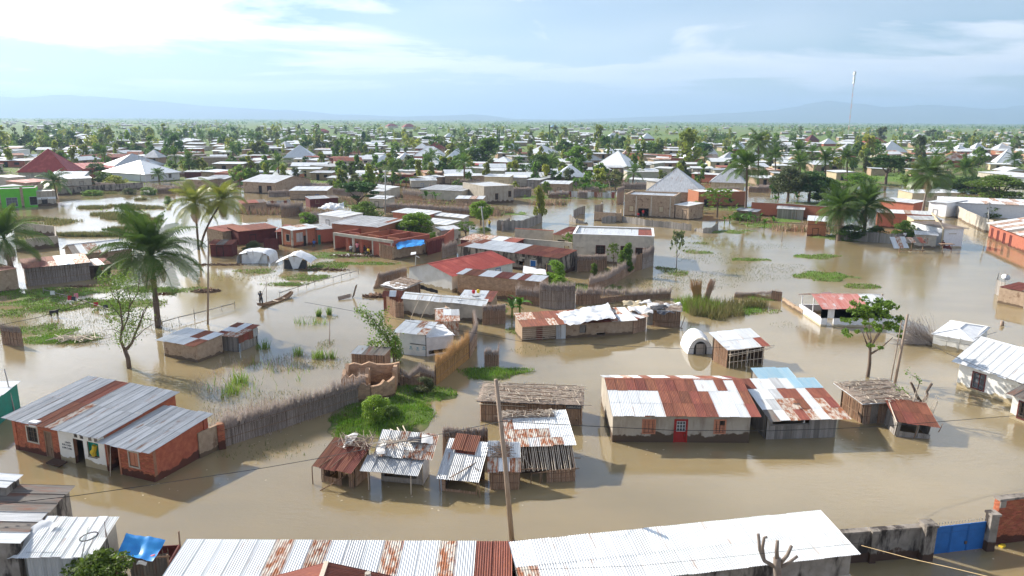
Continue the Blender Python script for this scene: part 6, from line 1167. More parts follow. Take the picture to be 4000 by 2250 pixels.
def tree_mesh(kind, lod, var):
    key = (kind, lod, var)
    if key in TM: return TM[key]
    rng = np.random.default_rng(hash((kind == 'round', lod, var, len(kind))) % 9999 + var * 17 + lod)
    n = {0: 6000, 1: 1600, 2: 520, 3: 170}[lod]; ls = {0: .026, 1: .046, 2: .075, 3: .11}[lod]     # unit tree: height 1, crown radius .5
    if kind == 'round': c = clumps(n, 34 if lod < 2 else 16, .36, .34, .88, .14, rng)
    elif kind == 'umb': c = clumps(n, 40 if lod < 2 else 18, .42, .55, .92, .10, rng, flat=.5, shape='umb')
    elif kind == 'tall': c = clumps(n, 34 if lod < 2 else 16, .34, .22, .95, .105, rng, shape='tall')
    elif kind == 'open': c = clumps(int(n * .42), 75, .46, .42, .97, .055, rng, flat=.5, shape='umb')
    elif kind == 'cypress': c = clumps(n, 24, .40, .03, .97, .14, rng, shape='cone'); c[:, 0:2] *= 1.0
    else: c = clumps(n, 30 if lod < 2 else 12, .40, .10, .80, .17, rng)     # shrub
    v, f = quads(c, ls, rng=rng); cm = npmesh('crown', v, f, None); cm.materials.append(None)
    m = MB(); r0 = .035 if kind != 'open' else .03
    if kind not in ('shrub', 'cypress'):
        h = .5; m.tube([(0, 0, -.06), (U(-.01, .01), .01, h * .4), (U(-.02, .02), U(-.02, .02), h)], [r0, r0 * .8, r0 * .6], 6)
        for k in range(7 if lod < 2 else 3):
            a = 6.283 * k / 7 + U(-.3, .3); p = Vector((0, 0, h * U(.6, 1))); q = p + Vector((math.cos(a) * U(.12, .3), math.sin(a) * U(.12, .3), U(.15, .36))); m.tube([p, (p + q) / 2 + Vector((0, 0, -.02)), q], [r0 * .5, r0 * .35, r0 * .12], 4)
    else:
        for k in range(5): a = 1.26 * k; m.tube([(0, 0, -.05), (.15 * math.cos(a), .15 * math.sin(a), .5)], [.02, .008], 4)
    t_ = m.mesh('trunk'); t_.materials.append(None); TM[key] = (cm, t_); return TM[key]
CNT = {}
def plant(name, label, p, h, w, kind, mat, lod=1, bark='bark', cat=None, group=None, var=None):
    k = (CNT.get(kind, 0)); CNT[kind] = k + 1; cm, t_ = tree_mesh(kind, lod, (k if var is None else var) % 4)
    r = root(name, (p[0], p[1], max(-.3, gz(p[0], p[1])) if len(p) < 3 or p[2] is None else p[2]), U(0, 6.28), label, cat or ('tree' if kind not in ('shrub',) else 'bush'), group); r.scale = (w, w, h)
    ob('trunk', t_, r, mat=bark); ob('crown', cm, r, mat=mat); return r
def tree_px(x, yb, yt, wpx, kind, mat, label, name=None, lod=1, bark='bark', **k):
    p = G(x, yb); h = max(.5, pz(p, yt)); w = wpx / (ray(x, yb).length / FPX * FPX) if 0 else wpx * (p - CAMLOC).dot(FW) / FPX
    return plant(name or ('shrub' if kind == 'shrub' else 'tree'), label, (p.x, p.y, None), h * 1.04, w * 1.05, kind, mat, lod, bark, **k)
FR = {}
def frond_mesh(style, i, lod):
    key = (style, i, lod)
    if key in FR: return FR[key]
    rng = np.random.default_rng(i * 7 + lod * 3 + (0 if style == 'oil' else 50))
    e0 = [1.40, 1.15, .75, .30, -.25][i]; droop = ([.55, 1.0, 1.25, 1.3, .9] if style == 'oil' else [1.1, 1.5, 1.8, 1.7, 1.1])[i]; n = 14; L = 1.0; p = np.zeros(3); pts = [p.copy()]; dirs = []
    for k in range(n): e = e0 - droop * ((k + .5) / n) ** 1.2; d = np.array([math.cos(e), 0, math.sin(e)]); dirs.append(d); p = p + d * L / n; pts.append(p.copy())
    pts = np.array(pts); v = []; f = []; pairs = {0: 44, 1: 24, 2: 12}[lod]
    for k in range(pairs):
        t = .14 + .86 * (k + .5) / pairs; q = t * n; j = min(n - 1, int(q)); c = pts[j] + (pts[j + 1] - pts[j]) * (q - j); d = dirs[j]; upv = np.array([-d[2], 0, d[0]])
        ll = .31 * math.sin(math.pi * min(1, t * .82 + .14)) ** .7 * (1.15 if style == 'oil' else 1.0) * rng.uniform(.85, 1.1); w = {0: .0125, 1: .026, 2: .05}[lod]
        for s in (-1, 1):
            o = np.array([0, s * 1.0, 0]) * .85 + d * .5 + upv * (.25 if style == 'oil' else .0); o /= np.linalg.norm(o); m_ = c + o * ll * .55; e = m_ + (o * .6 + np.array([0, 0, -.8])) * ll * .5
            i0 = len(v); v += [c - d * w * .5, c + d * w * .5, m_ + d * w * .5, m_ - d * w * .5, e]; f += [(i0, i0 + 1, i0 + 2, i0 + 3), (i0 + 3, i0 + 2, i0 + 4, i0 + 4)]
    for k in range(n):
        w = .016 * (1 - k / n) + .003; i0 = len(v); a, b = pts[k], pts[k + 1]; v += [a + [0, w, 0], a - [0, w, 0], b - [0, w * .8, 0], b + [0, w * .8, 0]]; f.append((i0, i0 + 1, i0 + 2, i0 + 3))
    m = bpy.data.meshes.new('frond'); m.from_pydata([tuple(x) for x in v], [], [q if q[2] != q[3] else q[:3] for q in f]); m.materials.append(None); FR[key] = m; return m
def palm(label, x, yb, xc, yc, flen, mat, style='oil', n=26, lod=1, name=None, trunk='bark', r0=.24, group=None, base=None):
    p = G(x, yb) if base is None else base; top = GY(xc, yc, p.y) if base is None else base + Vector((xc, 0, yc)); r = root(name or ('oil_palm' if style == 'oil' else 'coconut_palm'), (p.x, p.y, 0), 0, label, 'palm tree', group); q = top - Vector((p.x, p.y, 0))
    m = MB(); k = 8; pts = [Vector((q.x * (t / k) ** 1.5, q.y * t / k, -.5 + (q.z + .5) * t / k)) for t in range(k + 1)]; m.tube(pts, [r0 * (1.25 - .45 * t / k) * (1 + (.12 if t % 2 else 0)) for t in range(k + 1)], 8)
    m.build('trunk', trunk, r, smooth=True)
    if lod == 2:
        V = []; Fq = []; 
        for j in range(n):
            fm = frond_mesh(style, [0, 1, 2, 3, 4][min(4, int(j * 5 / n))], 2); M_ = Matrix.Translation(q) @ Matrix.Rotation(j * 2.4 + U(-.2, .2), 4, 'Z') @ Matrix.Scale(flen * U(.85, 1.05), 4); i0 = len(V)
            V += [tuple(M_ @ v.co) for v in fm.vertices]; Fq += [tuple(i0 + i for i in pl.vertices) for pl in fm.polygons]
        m = bpy.data.meshes.new('crown'); m.from_pydata(V, [], Fq); m.materials.append(mt(mat)); ob('crown', m, r); return r
    for j in range(n):
        i = min(4, int(j * 5 / n)); M_ = Matrix.Translation(q) @ Matrix.Rotation(j * 2.4 + U(-.2, .2), 4, 'Z') @ Matrix.Rotation(U(-.3, .3), 4, 'X') @ Matrix.Rotation(U(-.14, .14), 4, 'Y') @ Matrix.Scale(flen * U(.72, 1.08), 4)
        ob('frond', frond_mesh(style, i, lod), r, mw=M_, mat=mat)
    for j in range(5 if lod == 0 else 0): ob('dead_frond', frond_mesh(style, 4, lod), r, mw=Matrix.Translation(q - Vector((0, 0, .15))) @ Matrix.Rotation(j * 1.3 + U(-.4, .4), 4, 'Z') @ Matrix.Rotation(U(.5, .8), 4, 'Y') @ Matrix.Scale(flen * U(.45, .65), 4), mat='reed')
    if style != 'oil':
        for k in range(7): m = MB(); a = k * .9; c = q + Vector((.28 * math.cos(a), .28 * math.sin(a), -.35)); m.tube([c + Vector((0, 0, .13)), c, c - Vector((0, 0, .13))], [.03, .13, .03], 6); m.build('coconut', 'palm_yellow', r, smooth=True)
    return r
BN = []
def banana(label, p, h, mat='banana', group=None, name='banana_plant', n=8):
    r = root(name, (p[0], p[1], max(-.1, gz(p[0], p[1]))), U(0, 6), label, 'plant', group); m = MB(); m.tube([(0, 0, -.3), (0, 0, h * .5)], [.13, .08], 6); m.build('stem', 'leaf_lime', r)
    if not BN:
        for e0, dr in ((1.3, 1.2), (1.0, 1.7), (.6, 1.6)):
            m = MB(); q = Vector((0, 0, 0)); pr = None
            for k in range(9):
                t = k / 8; w = .17 * math.sin(math.pi * min(1, .12 + t * .9)); e = e0 - dr * t; row = [q + Vector((0, -w, .05 - .02 * (k % 2))), q, q + Vector((0, w, .05 - .02 * (k % 2)))]
                if pr: m.quad(pr[0], pr[1], row[1], row[0]); m.quad(pr[1], pr[2], row[2], row[1])
                pr = row; q = q + Vector((math.cos(e), 0, math.sin(e))) * .125
            x = m.mesh('leaf'); x.materials.append(None); BN.append(x)
    for k in range(n): ob('leaf', BN[k % 3], r, mw=Matrix.Translation((0, 0, h * .48)) @ Matrix.Rotation(k * 2.4 + U(-.3, .3), 4, 'Z') @ Matrix.Scale(h * U(.55, .75), 4), mat=mat)
    return r
def blades(name, spots, mat, hmin, hmax, w, kind='stuff', **kw):   # spots: (x, y, z) points
    n = len(spots); c = np.array(spots, float); a = RNG.uniform(0, 2 * math.pi, n); h = RNG.uniform(hmin, hmax, n); d = np.stack([np.cos(a), np.sin(a), np.zeros(n)], 1); l = RNG.normal(size=(n, 3)) * .25; l[:, 2] = 1
    p0 = c - d * w; p1 = c + d * w; p2 = c + l * h[:, None]; return ob(name, npmesh(name, np.stack([p0, p1, p2], 1).reshape(-1, 3), np.arange(3 * n).reshape(-1, 3), mat), kind=kind, **kw)
# ---------------------------------------------------------------- individual trees and palms
palm('tall dark oil palm standing in open water, left of centre', 619, 1278, 590, 1000, 5.6, 'palm_dark', n=46, lod=0, r0=.26)
palm('leftmost of the two yellow coconut palms with drooping fronds', 776, 975, 762, 795, 4.9, 'palm_yellow', 'coco', 34, 0, r0=.16)
palm('rightmost of the two yellow coconut palms with drooping fronds', 784, 962, 868, 788, 5.1, 'palm_yellow', 'coco', 36, 0, r0=.16)
palm('dark oil palm cut by the left edge above the mud house', 55, 1100, 15, 935, 5.6, 'palm_dark', n=26, lod=0, r0=.3)
palm('left one of the dark twin oil palms behind the grey picket fence', 3275, 940, 3280, 820, 5.5, 'palm_dark', n=42, lod=0, r0=.3)
palm('right one of the dark twin oil palms behind the grey picket fence', 3372, 938, 3384, 808, 5.5, 'palm_dark', n=42, lod=0, r0=.3)
palm('very tall leaning coconut palm above the whitewashed buildings at the right', 3594, 882, 3632, 686, 6.0, 'palm_green', 'coco', 38, 0, r0=.2, trunk='bark_pale')
palm('oil palm with slender trunk beside the cream house, right of centre', 2912, 830, 2918, 655, 6, 'palm_dark', n=28, lod=1)
palm('feathery coconut palm rising highest behind the slender oil palm', 2960, 720, 2962, 560, 6.6, 'palm_green', 'coco', 26, 1)
palm('coconut palm at the left edge in front of the grey shop', 222, 778, 210, 712, 5, 'palm_green', 'coco', 24, 1, r0=.16)
palm('small palm in front of the white hip-roofed house', 624, 718, 618, 682, 3.0, 'palm_dark', n=22, lod=1)
palm('short palm in the middle of the town by the dry reed fence', 1567, 690, 1567, 645, 3.0, 'palm_green', n=22, lod=1)
for i, (x, yb, yc, L, mat, st, lb) in enumerate(((3028, 700, 605, 4.6, 'palm_dark', 'oil', 'first dark palm of the row right of the feathery coconut'), (3118, 690, 590, 4.6, 'palm_dark', 'oil', 'second dark palm of that row'), (3125, 735, 640, 4.8, 'palm_dark', 'oil', 'dark palm in front of that row above the flowering tree'),
        (3224, 720, 625, 5, 'palm_dark', 'oil', 'palm with a white-trunked pole beside it in the right middle ground'), (3308, 715, 618, 5, 'palm_dark', 'oil', 'palm just left of the flat-topped acacia'), (3772, 740, 660, 5, 'palm_dark', 'oil', 'dark palm right of the leaning coconut'), (3962, 690, 628, 4.6, 'palm_dark', 'oil', 'dark palm beside the steep white pyramid at the right edge'),
        (2402, 600, 560, 3.6, 'palm_green', 'coco', 'grey-green palm behind the big white hipped roof'), (2785, 575, 535, 4.6, 'palm_dark', 'oil', 'distant dark palm above the narrow white steep roof'), (2832, 575, 545, 3.6, 'palm_dark', 'oil', 'small distant palm beside the narrow white steep roof'),
        (1603, 585, 555, 5, 'palm_yellow', 'coco', 'yellowish palm in the centre distance'), (1865, 560, 518, 5, 'palm_green', 'coco', 'distant coconut palm left of the cypress pair'), (300, 520, 498, 6, 'palm_dark', 'oil', 'distant coconut palm among white roofs, upper left'), (545, 525, 506, 5, 'palm_dark', 'oil', 'distant palm beside a small pyramid roof, upper left'),
        (660, 590, 562, 4, 'palm_dark', 'oil', 'lone palm in front of the dark palm grove'), (185, 540, 512, 7, 'palm_dark', 'oil', 'broad dark palm in the upper left'), (1350, 525, 508, 7, 'palm_dark', 'oil', 'clump-like dark palm in the left centre distance'), (1775, 545, 522, 6, 'palm_dark', 'oil', 'distant dark palm beside a small pyramid roof'), (1075, 565, 535, 5, 'palm_dark', 'oil', 'palm beside a white roof left of centre distance'), (2025, 570, 550, 5, 'palm_dark', 'oil', 'palm by the brown huts in the centre distance'), (3610, 590, 552, 4, 'palm_green', 'oil', 'slim palm in the far right distance'), (3950, 575, 560, 6, 'palm_dark', 'oil', 'spreading palm in the far right distance'))):
    palm(lb, x, yb, x, yc, L, mat, st, 24, 2 if yb < 650 else 1, group=None)
tree_px(3388, 1472, 1165, 245, 'open', 'leaf_fresh', 'slender tree with airy green crown standing in water, right', lod=0, bark='bark')
tree_px(2642, 1050, 905, 60, 'open', 'leaf_dusty', 'thin nearly bare sapling right of the parapet house', lod=2, bark='bark_pale')
tree_px(1398, 838, 705, 175, 'umb', 'leaf_dark', 'broad round dark tree left of centre', lod=0)
tree_px(1640, 950, 820, 190, 'round', 'leaf_lime', 'yellow-green leafy tree beside the grey roofed house', lod=0)
tree_px(1877, 880, 780, 115, 'round', 'leaf_lime', 'round green tree beside a power pole in the centre', lod=0)
tree_px(2106, 868, 722, 72, 'tall', 'leaf_yellow', 'yellow-green sapling at the edge of the open water', lod=0)
tree_px(2800, 850, 732, 135, 'open', 'leaf_green', 'feathery light tree in front of the orange-brown house', lod=0)
TL = [(1425, 860, 775, 130, 'shrub', 'leaf_green', 'bright shrub below the broad round dark tree'), (1200, 870, 818, 75, 'shrub', 'leaf_lime', 'lime green bush behind the orange corner house'), (990, 1000, 930, 85, 'shrub', 'leaf_dusty', 'flowering grey-green shrub left of the maroon gate'), (895, 940, 900, 70, 'shrub', 'leaf_yellow', 'yellow-green bush at the shore beyond the tall palm'),
    (1485, 1000, 975, 36, 'shrub', 'leaf_green', 'small green bush in front of the brick bays'), (1700, 930, 895, 60, 'shrub', 'leaf_green', 'green bush right of the yellow-green tree'), (1820, 930, 860, 90, 'open', 'leaf_green', 'thin green tree beside the power pole in the centre'), (1890, 900, 880, 60, 'shrub', 'leaf_green', 'low bush under the power pole in the centre'),
    (2165, 1100, 1012, 105, 'shrub', 'leaf_lime', 'bright lime bush beside the blue and white awning'), (2185, 1125, 1075, 65, 'shrub', 'leaf_lime', 'smaller lime bush in front of the bright one'), (2320, 1080, 1015, 50, 'tall', 'leaf_green', 'young leafy plant between reed fences'), (2440, 1075, 945, 95, 'tall', 'leaf_green', 'thin green tree against the front of the parapet house'), (2395, 1050, 945, 55, 'open', 'leaf_green', 'wispy sapling left of the thin green tree'), (2225, 1000, 905, 70, 'open', 'leaf_green', 'climbing vine tree at the left corner of the parapet house'), (2370, 1060, 1035, 30, 'shrub', 'leaf_yellow', 'small round bush inside the reed yard'),
    (1465, 1655, 1545, 125, 'shrub', 'leaf_lime', 'tall lime green bush on the grass island by the reed fence'), (1655, 1535, 1475, 95, 'shrub', 'leaf_dusty', 'dry brownish green bush at the foot of the golden fence'), (1520, 1630, 1590, 90, 'shrub', 'leaf_green', 'low green bush right of the tall lime bush'), (2110, 715, 608, 120, 'round', 'leaf_dark', 'dense dark round tree by the huts, centre'), (2128, 715, 672, 60, 'shrub', 'leaf_green', 'bright green bush under the dense dark round tree'), (2035, 690, 640, 110, 'shrub', 'leaf_dark', 'dark flowering shrub left of the dense round tree'),
    (2250, 660, 575, 160, 'tall', 'leaf_lime', 'lime green tree cluster left of the big white hipped roof'), (2300, 650, 590, 80, 'tall', 'leaf_green', 'green tree against the big white hipped roof'), (2680, 660, 508, 135, 'tall', 'leaf_yellow', 'big yellow-green tree behind the ribbed brick wall'), (2745, 620, 560, 90, 'round', 'leaf_dark', 'dark round tree right of the big yellow-green tree'), (2335, 580, 488, 70, 'tall', 'leaf_yellow', 'tall pale yellow-green tree in the centre distance'), (2540, 610, 560, 70, 'round', 'leaf_dark', 'dark tree behind the ribbed brick wall'), (2205, 545, 500, 55, 'tall', 'leaf_yellow', 'pale tall tree right of the cypress, centre distance'),
    (2145, 565, 497, 13, 'cypress', 'leaf_dark', 'tall dark cypress, centre distance'), (1943, 575, 508, 11, 'cypress', 'leaf_dark', 'left cypress of the pair in the centre distance'), (1950, 582, 515, 13, 'cypress', 'leaf_dark', 'right cypress of the pair in the centre distance'), (1967, 530, 500, 9, 'cypress', 'leaf_dark', 'small cypress behind the pair'), (1700, 590, 533, 105, 'umb', 'leaf_dark', 'dark flat-topped tree in the centre distance'), (1900, 650, 545, 150, 'tall', 'leaf_green', 'big airy tree left of centre pyramid roofs'), (1765, 640, 565, 85, 'tall', 'leaf_yellow', 'drooping yellow-green tree beside the bright hip roof'), (1835, 650, 580, 120, 'tall', 'leaf_green', 'airy green tree between two larger ones'),
    (1635, 715, 625, 50, 'tall', 'leaf_yellow', 'slim yellow-green tree by the hut with the blue door'), (1685, 710, 638, 52, 'tall', 'leaf_yellow', 'second slim yellow-green tree by the hut with the blue door'), (1420, 620, 560, 42, 'round', 'leaf_dark', 'dark small tree by the roofless brick walls'), (1420, 575, 520, 40, 'tall', 'leaf_dark', 'upright dark tree above the roofless brick walls'), (3075, 790, 652, 165, 'round', 'leaf_dusty', 'cream-flowering round tree in the right middle ground'), (3160, 790, 665, 170, 'round', 'leaf_dark', 'dark tree right of the cream-flowering one'), (3040, 780, 690, 80, 'round', 'leaf_dark', 'dark tree left of the cream-flowering one'), (3225, 790, 690, 140, 'shrub', 'leaf_green', 'green thicket behind the twin palms'),
    (3460, 720, 603, 165, 'umb', 'leaf_dark', 'wide flat-topped acacia in the right middle ground'), (3530, 940, 852, 95, 'shrub', 'leaf_green', 'orange-flowering green shrub beside the twin palms'), (3320, 940, 870, 120, 'shrub', 'leaf_dark', 'dark undergrowth under the twin palms'), (3420, 940, 880, 90, 'shrub', 'leaf_dark', 'second dark undergrowth clump beside the twin palms'), (3865, 850, 785, 100, 'shrub', 'leaf_green', 'round green bush behind the concrete yard wall'), (3965, 850, 795, 110, 'shrub', 'leaf_yellow', 'yellow-green bush behind the concrete yard wall'), (3915, 850, 805, 70, 'shrub', 'leaf_dark', 'darker bush between the two behind the yard wall'),
    (3900, 775, 680, 240, 'shrub', 'leaf_green', 'broad green thicket above the long whitewashed building'), (3800, 755, 680, 170, 'shrub', 'leaf_dark', 'dark thicket right of the coconut palm'), (3690, 745, 675, 150, 'shrub', 'leaf_green', 'green thicket behind the coconut palm'), (3340, 735, 665, 150, 'shrub', 'leaf_lime', 'light green bushes below the flat-topped acacia'), (3560, 730, 665, 90, 'shrub', 'leaf_lime', 'light green bush right of the flat-topped acacia'),
    (2715, 830, 775, 55, 'shrub', 'leaf_green', 'round green shrub right of the side room'), (2880, 860, 820, 50, 'shrub', 'leaf_lime', 'light bush right of the feathery tree'), (375, 690, 640, 95, 'round', 'leaf_dark', 'dark tree right of the red hip roof'), (400, 715, 665, 90, 'shrub', 'leaf_green', 'green bush below the dark tree at the left'), (450, 725, 680, 90, 'shrub', 'leaf_yellow', 'olive bush left of the white hip house'), (365, 762, 735, 85, 'shrub', 'leaf_lime', 'low lime bush in front of the grey yard wall'), (505, 758, 727, 65, 'shrub', 'leaf_dusty', 'low dry bush along the grey yard wall'), (580, 760, 723, 70, 'shrub', 'leaf_green', 'green bush at the right end of the grey yard wall'), (655, 795, 757, 34, 'shrub', 'leaf_green', 'lone upright bush standing in the lagoon'),
    (415, 575, 495, 75, 'round', 'leaf_yellow', 'yellow-green tree behind the orange terrace'), (100, 590, 528, 95, 'round', 'leaf_dark', 'big dark tree behind the red hip roof'), (470, 605, 552, 65, 'round', 'leaf_dusty', 'grey-green tree left of the long grey row house'), (545, 610, 575, 70, 'round', 'leaf_dark', 'dark shrub tree beside the long grey row house'), (285, 580, 510, 55, 'tall', 'leaf_dark', 'dark upright tree left of the yellow-green one'), (240, 575, 525, 70, 'round', 'leaf_dark', 'dark tree behind the orange terrace'), (650, 545, 488, 55, 'tall', 'leaf_yellow', 'bright yellow-green tree at the end of the palm grove'), (725, 550, 505, 45, 'tall', 'leaf_green', 'green tree before the palm grove'), (1040, 560, 540, 90, 'shrub', 'leaf_green', 'green bush mass right of the palm grove'), (1205, 580, 535, 85, 'round', 'leaf_yellow', 'olive round tree left of the pyramid roof'), (1260, 600, 555, 70, 'shrub', 'leaf_dusty', 'dusty bush right of the white pyramid roof'), (1100, 590, 545, 70, 'shrub', 'leaf_green', 'leafy bush left of the white pyramid roof'),
    (1290, 725, 698, 40, 'shrub', 'leaf_green', 'green bush beside the flooded lane'), (1340, 610, 580, 60, 'shrub', 'leaf_yellow', 'pale bush right of the pyramid roof'), (3440, 560, 500, 70, 'tall', 'leaf_dusty', 'tall grey-green trees behind the dark red roof'), (3640, 545, 508, 60, 'round', 'leaf_dusty', 'tree right of the lone white roof'), (3275, 600, 563, 34, 'round', 'leaf_yellow', 'bright yellow tree left of the grey pyramid roof'), (3880, 590, 545, 50, 'tall', 'leaf_yellow', 'pale tall tree at the far right'), (1545, 1405, 1290, 60, 'shrub', 'leaf_green', 'leafy green base of the leaning bush beside the tarpaulin shack')]
for x, yb, yt, w, k, m_, lb in TL: tree_px(x, yb, yt, w, k, m_, lb, lod=0 if (yb > 900 or w > 110 and yb > 700) else 1 if yb > 600 else 2)
# leafy bush in the foreground, leaning bush, bare tree, pollards
tree_px(420, 2360, 2105, 300, 'shrub', 'leaf_fresh', 'dense small-leaved bush in front of the tin shed at the lower left', lod=0)
def branchy(name, label, base, limbs, mat, leafspots=None, lmat='leaf_green', n=60, ls=.09, cat='tree', sp=.3):
    r = root(name, (base.x, base.y, 0), 0, label, cat); m = MB()
    for pts, r0, r1 in limbs: k = len(pts); m.tube(pts, [r0 + (r1 - r0) * i / (k - 1) for i in range(k)], 7)
    m.build('trunk', mat, r, smooth=True)
    if leafspots:
        c = np.concatenate([np.array(p) + RNG.normal(size=(n, 3)) * np.array([sp, sp, sp * .8]) for p in leafspots]); v, f = quads(c, ls); ob('crown', npmesh('crown', v, f, lmat), r)
    return r
def px_limbs(base, L):        # limbs given as picture points on the upright plane through the base
    return [([GY(x, y, base.y + dy) - Vector((base.x, base.y, 0)) for x, y, dy in pts], a, b) for pts, a, b in L]
b = G(505, 1438)
L = px_limbs(b, [([(505, 1440, 0), (500, 1400, 0), (488, 1368, 0)], .2, .17), ([(488, 1368, 0), (470, 1330, -.2), (478, 1270, -.3), (470, 1200, -.4), (455, 1130, -.6)], .14, .02), ([(490, 1368, 0), (515, 1340, .3), (530, 1300, .4), (550, 1250, .5), (575, 1200, .6)], .15, .03), ([(530, 1300, .4), (545, 1270, .2), (560, 1215, 0), (590, 1180, 0), (660, 1190, 0)], .08, .01),
    ([(480, 1290, -.3), (500, 1240, 0), (510, 1170, .2), (495, 1110, .3)], .08, .02), ([(475, 1240, -.3), (440, 1200, .4), (410, 1160, .4)], .06, .01), ([(505, 1200, 0), (540, 1140, .3), (545, 1090, .4), (580, 1065, .4)], .05, .01), ([(470, 1190, 0), (440, 1150, -.5), (420, 1090, -.5)], .05, .01), ([(520, 1330, .3), (560, 1290, .8), (600, 1265, 1), (640, 1270, 1)], .05, .01), ([(470, 1300, -.3), (440, 1285, -.8), (400, 1290, -1)], .04, .01)])
spots = [tuple(GY(x, y, b.y + U(-1.2, 1.2)) - Vector((b.x, b.y, 0))) for x, y in [(455, 1110), (470, 1090), (495, 1130), (430, 1090), (420, 1110), (480, 1160), (500, 1200), (470, 1220), (450, 1180), (510, 1240), (490, 1260), (540, 1210), (480, 1290), (500, 1300), (520, 1275), (440, 1240), (545, 1150), (475, 1330), (495, 1330), (560, 1250), (410, 1100), (500, 1090), (460, 1150)]]
branchy('crooked_tree', 'crooked sparse tree with thin bare twigs in front of the tall palm', b, L, 'bark', spots, 'leaf_fresh', 150, .085, sp=.42)
b = G(1540, 1420); L = px_limbs(b, [([(1540, 1425, 0), (1535, 1380, 0), (1510, 1320, 0), (1460, 1250, 0), (1405, 1208, 0)], .10, .01), ([(1540, 1400, 0), (1520, 1330, .3), (1495, 1270, .3), (1490, 1215, .3)], .08, .01), ([(1545, 1400, 0), (1545, 1340, .2), (1530, 1280, .2)], .07, .01), ([(1535, 1380, 0), (1480, 1340, .4), (1450, 1345, .4)], .04, .01)])
spots = [tuple(GY(x, y, b.y + U(-.5, .5)) - Vector((b.x, b.y, 0))) for x, y in [(1410, 1212), (1425, 1228), (1440, 1240), (1455, 1262), (1470, 1275), (1480, 1300), (1495, 1318), (1490, 1225), (1492, 1250), (1500, 1280), (1510, 1310), (1525, 1345), (1520, 1290), (1535, 1320), (1540, 1360), (1528, 1375), (1450, 1340), (1475, 1345), (1545, 1390), (1510, 1350)]]
branchy('leaning_bush', 'tall bush leaning left over the water beside the tarpaulin shack', b, L, 'bark', spots, 'leaf_fresh', 90, .11, sp=.30, cat='bush')
b = G(3052, 2520); L = px_limbs(b, [([(3052, 2530, 0), (3046, 2340, 0), (3036, 2215, 0), (3035, 2180, 0)], .19, .15), ([(3030, 2215, 0), (2985, 2190, 0), (2968, 2150, 0), (2962, 2086, 0)], .085, .06), ([(2985, 2190, 0), (2978, 2140, .1), (2985, 2100, .1), (2997, 2098, .1)], .07, .055), ([(3035, 2190, 0), (3034, 2150, 0), (3037, 2112, 0)], .09, .07), ([(3045, 2205, 0), (3075, 2170, 0), (3092, 2132, 0)], .085, .065), ([(3050, 2215, 0), (3085, 2195, 0), (3116, 2172, 0)], .07, .055)])
branchy('pollarded_tree', 'pollarded grey tree trunk with lopped limbs in front of the white roof, bottom right', b, L, 'bark_pale')
b = G(3597, 1640); L = px_limbs(b, [([(3597, 1645, 0), (3597, 1600, 0), (3600, 1575, 0)], .16, .14), ([(3600, 1575, 0), (3580, 1545, 0), (3572, 1520, 0), (3558, 1494, 0)], .12, .08), ([(3600, 1575, 0), (3625, 1545, 0), (3620, 1530, .2), (3640, 1498, 0)], .12, .09), ([(3580, 1535, 0), (3590, 1500, 0), (3592, 1480, 0), (3575, 1475, .3)], .04, .01), ([(3592, 1480, 0), (3560, 1465, 0), (3540, 1450, 0)], .02, .006)])
branchy('pollarded_tree', 'small lopped Y-shaped tree behind the leaning rust-roofed shack', b, L, 'bark', [tuple(GY(x, y, b.y) - Vector((b.x, b.y, 0))) for x, y in [(3545, 1455), (3570, 1470), (3590, 1485), (3500, 1515), (3530, 1525)]], 'leaf_green', 14, .09, sp=.15)
# banana plants, maize, reeds
for i, (x, y, h, lb) in enumerate(((2030, 1235, 2.6, 'long-leaved green plant at the left end of the long mud shack'), (2000, 1240, 2.2, 'smaller long-leaved plant left of the long mud shack'), (3112, 800, 3.4, 'star-shaped banana plant behind the orange boundary wall'), (3030, 800, 2.8, 'banana plant by the white stall roof behind the boundary wall'), (3020, 892, 2.6, 'banana plant at the water edge right of the plank stall'), (2985, 892, 2.4, 'yellowing banana plant at the water edge'), (2920, 885, 2.6, 'grey-green aloe-like plant before the market stall'), (1665, 795, 3.6, 'broad banana clump in the centre behind the reed hedge'), (1700, 790, 3.2, 'banana clump right of the broad one'))):
    banana(lb, G(x, y), h)
for i in range(16): banana('banana plant in the flooded banana plot, right of centre', G(2232 + i * 8.5, 752 + U(-14, 10)), U(2.6, 4.0), group='banana plants in the plot')
for i in range(9): banana(['leftmost banana plant in the row between the central huts', 'banana plant second from the left between the central huts', 'banana plant third from the left between the central huts', 'banana plant left of the middle of the central hut row', 'middle banana plant of the row between the central huts', 'banana plant right of the middle of the central hut row', 'banana plant third from the right between the central huts', 'banana plant second from the right between the central huts', 'rightmost banana plant in the row between the central huts'][i], G(1455 + i * 22, 728 + U(-8, 8)), U(2.4, 3.6), group='banana plants between the huts')
for i in range(8): banana('banana plant on the muddy bank below the orange wall', G(2830 + i * 20, 862 + U(-6, 16)), U(1.4, 2.4), group='banana plants on the bank')
def area(px, py, rx, ry, n, zf=None, dz=-.05):
    o = []
    for _ in range(n):
        a = U(0, 6.283); q = math.sqrt(U(0, 1)) * (.75 + .35 * noise.noise((math.cos(a) * 1.5 + px, math.sin(a) * 1.5 + py, 0))); c = G(px, py); x = c.x + rx * q * math.cos(a); y = c.y + ry * q * math.sin(a); o.append((x, y, dz if zf is None else gz(x, y) + dz))
    return o
p = G(2768, 1262)
sp_ = area(2770, 1215, 3.9, 4.6, 1900) + area(2920, 1195, 3.5, 2, 500); ob_ = blades('maize_plants', sp_, 'grass_dry', .4, 1.5, .045); 
sp_ = area(2725, 1205, 3.2, 4, 900); blades('maize_plants', sp_, 'leaf_lime', .5, 1.6, .05)
r = root('reed_sheaf', G(2735, 1185), 0, 'bundle of golden reeds standing upright in the water above the maize', 'reed bundle')
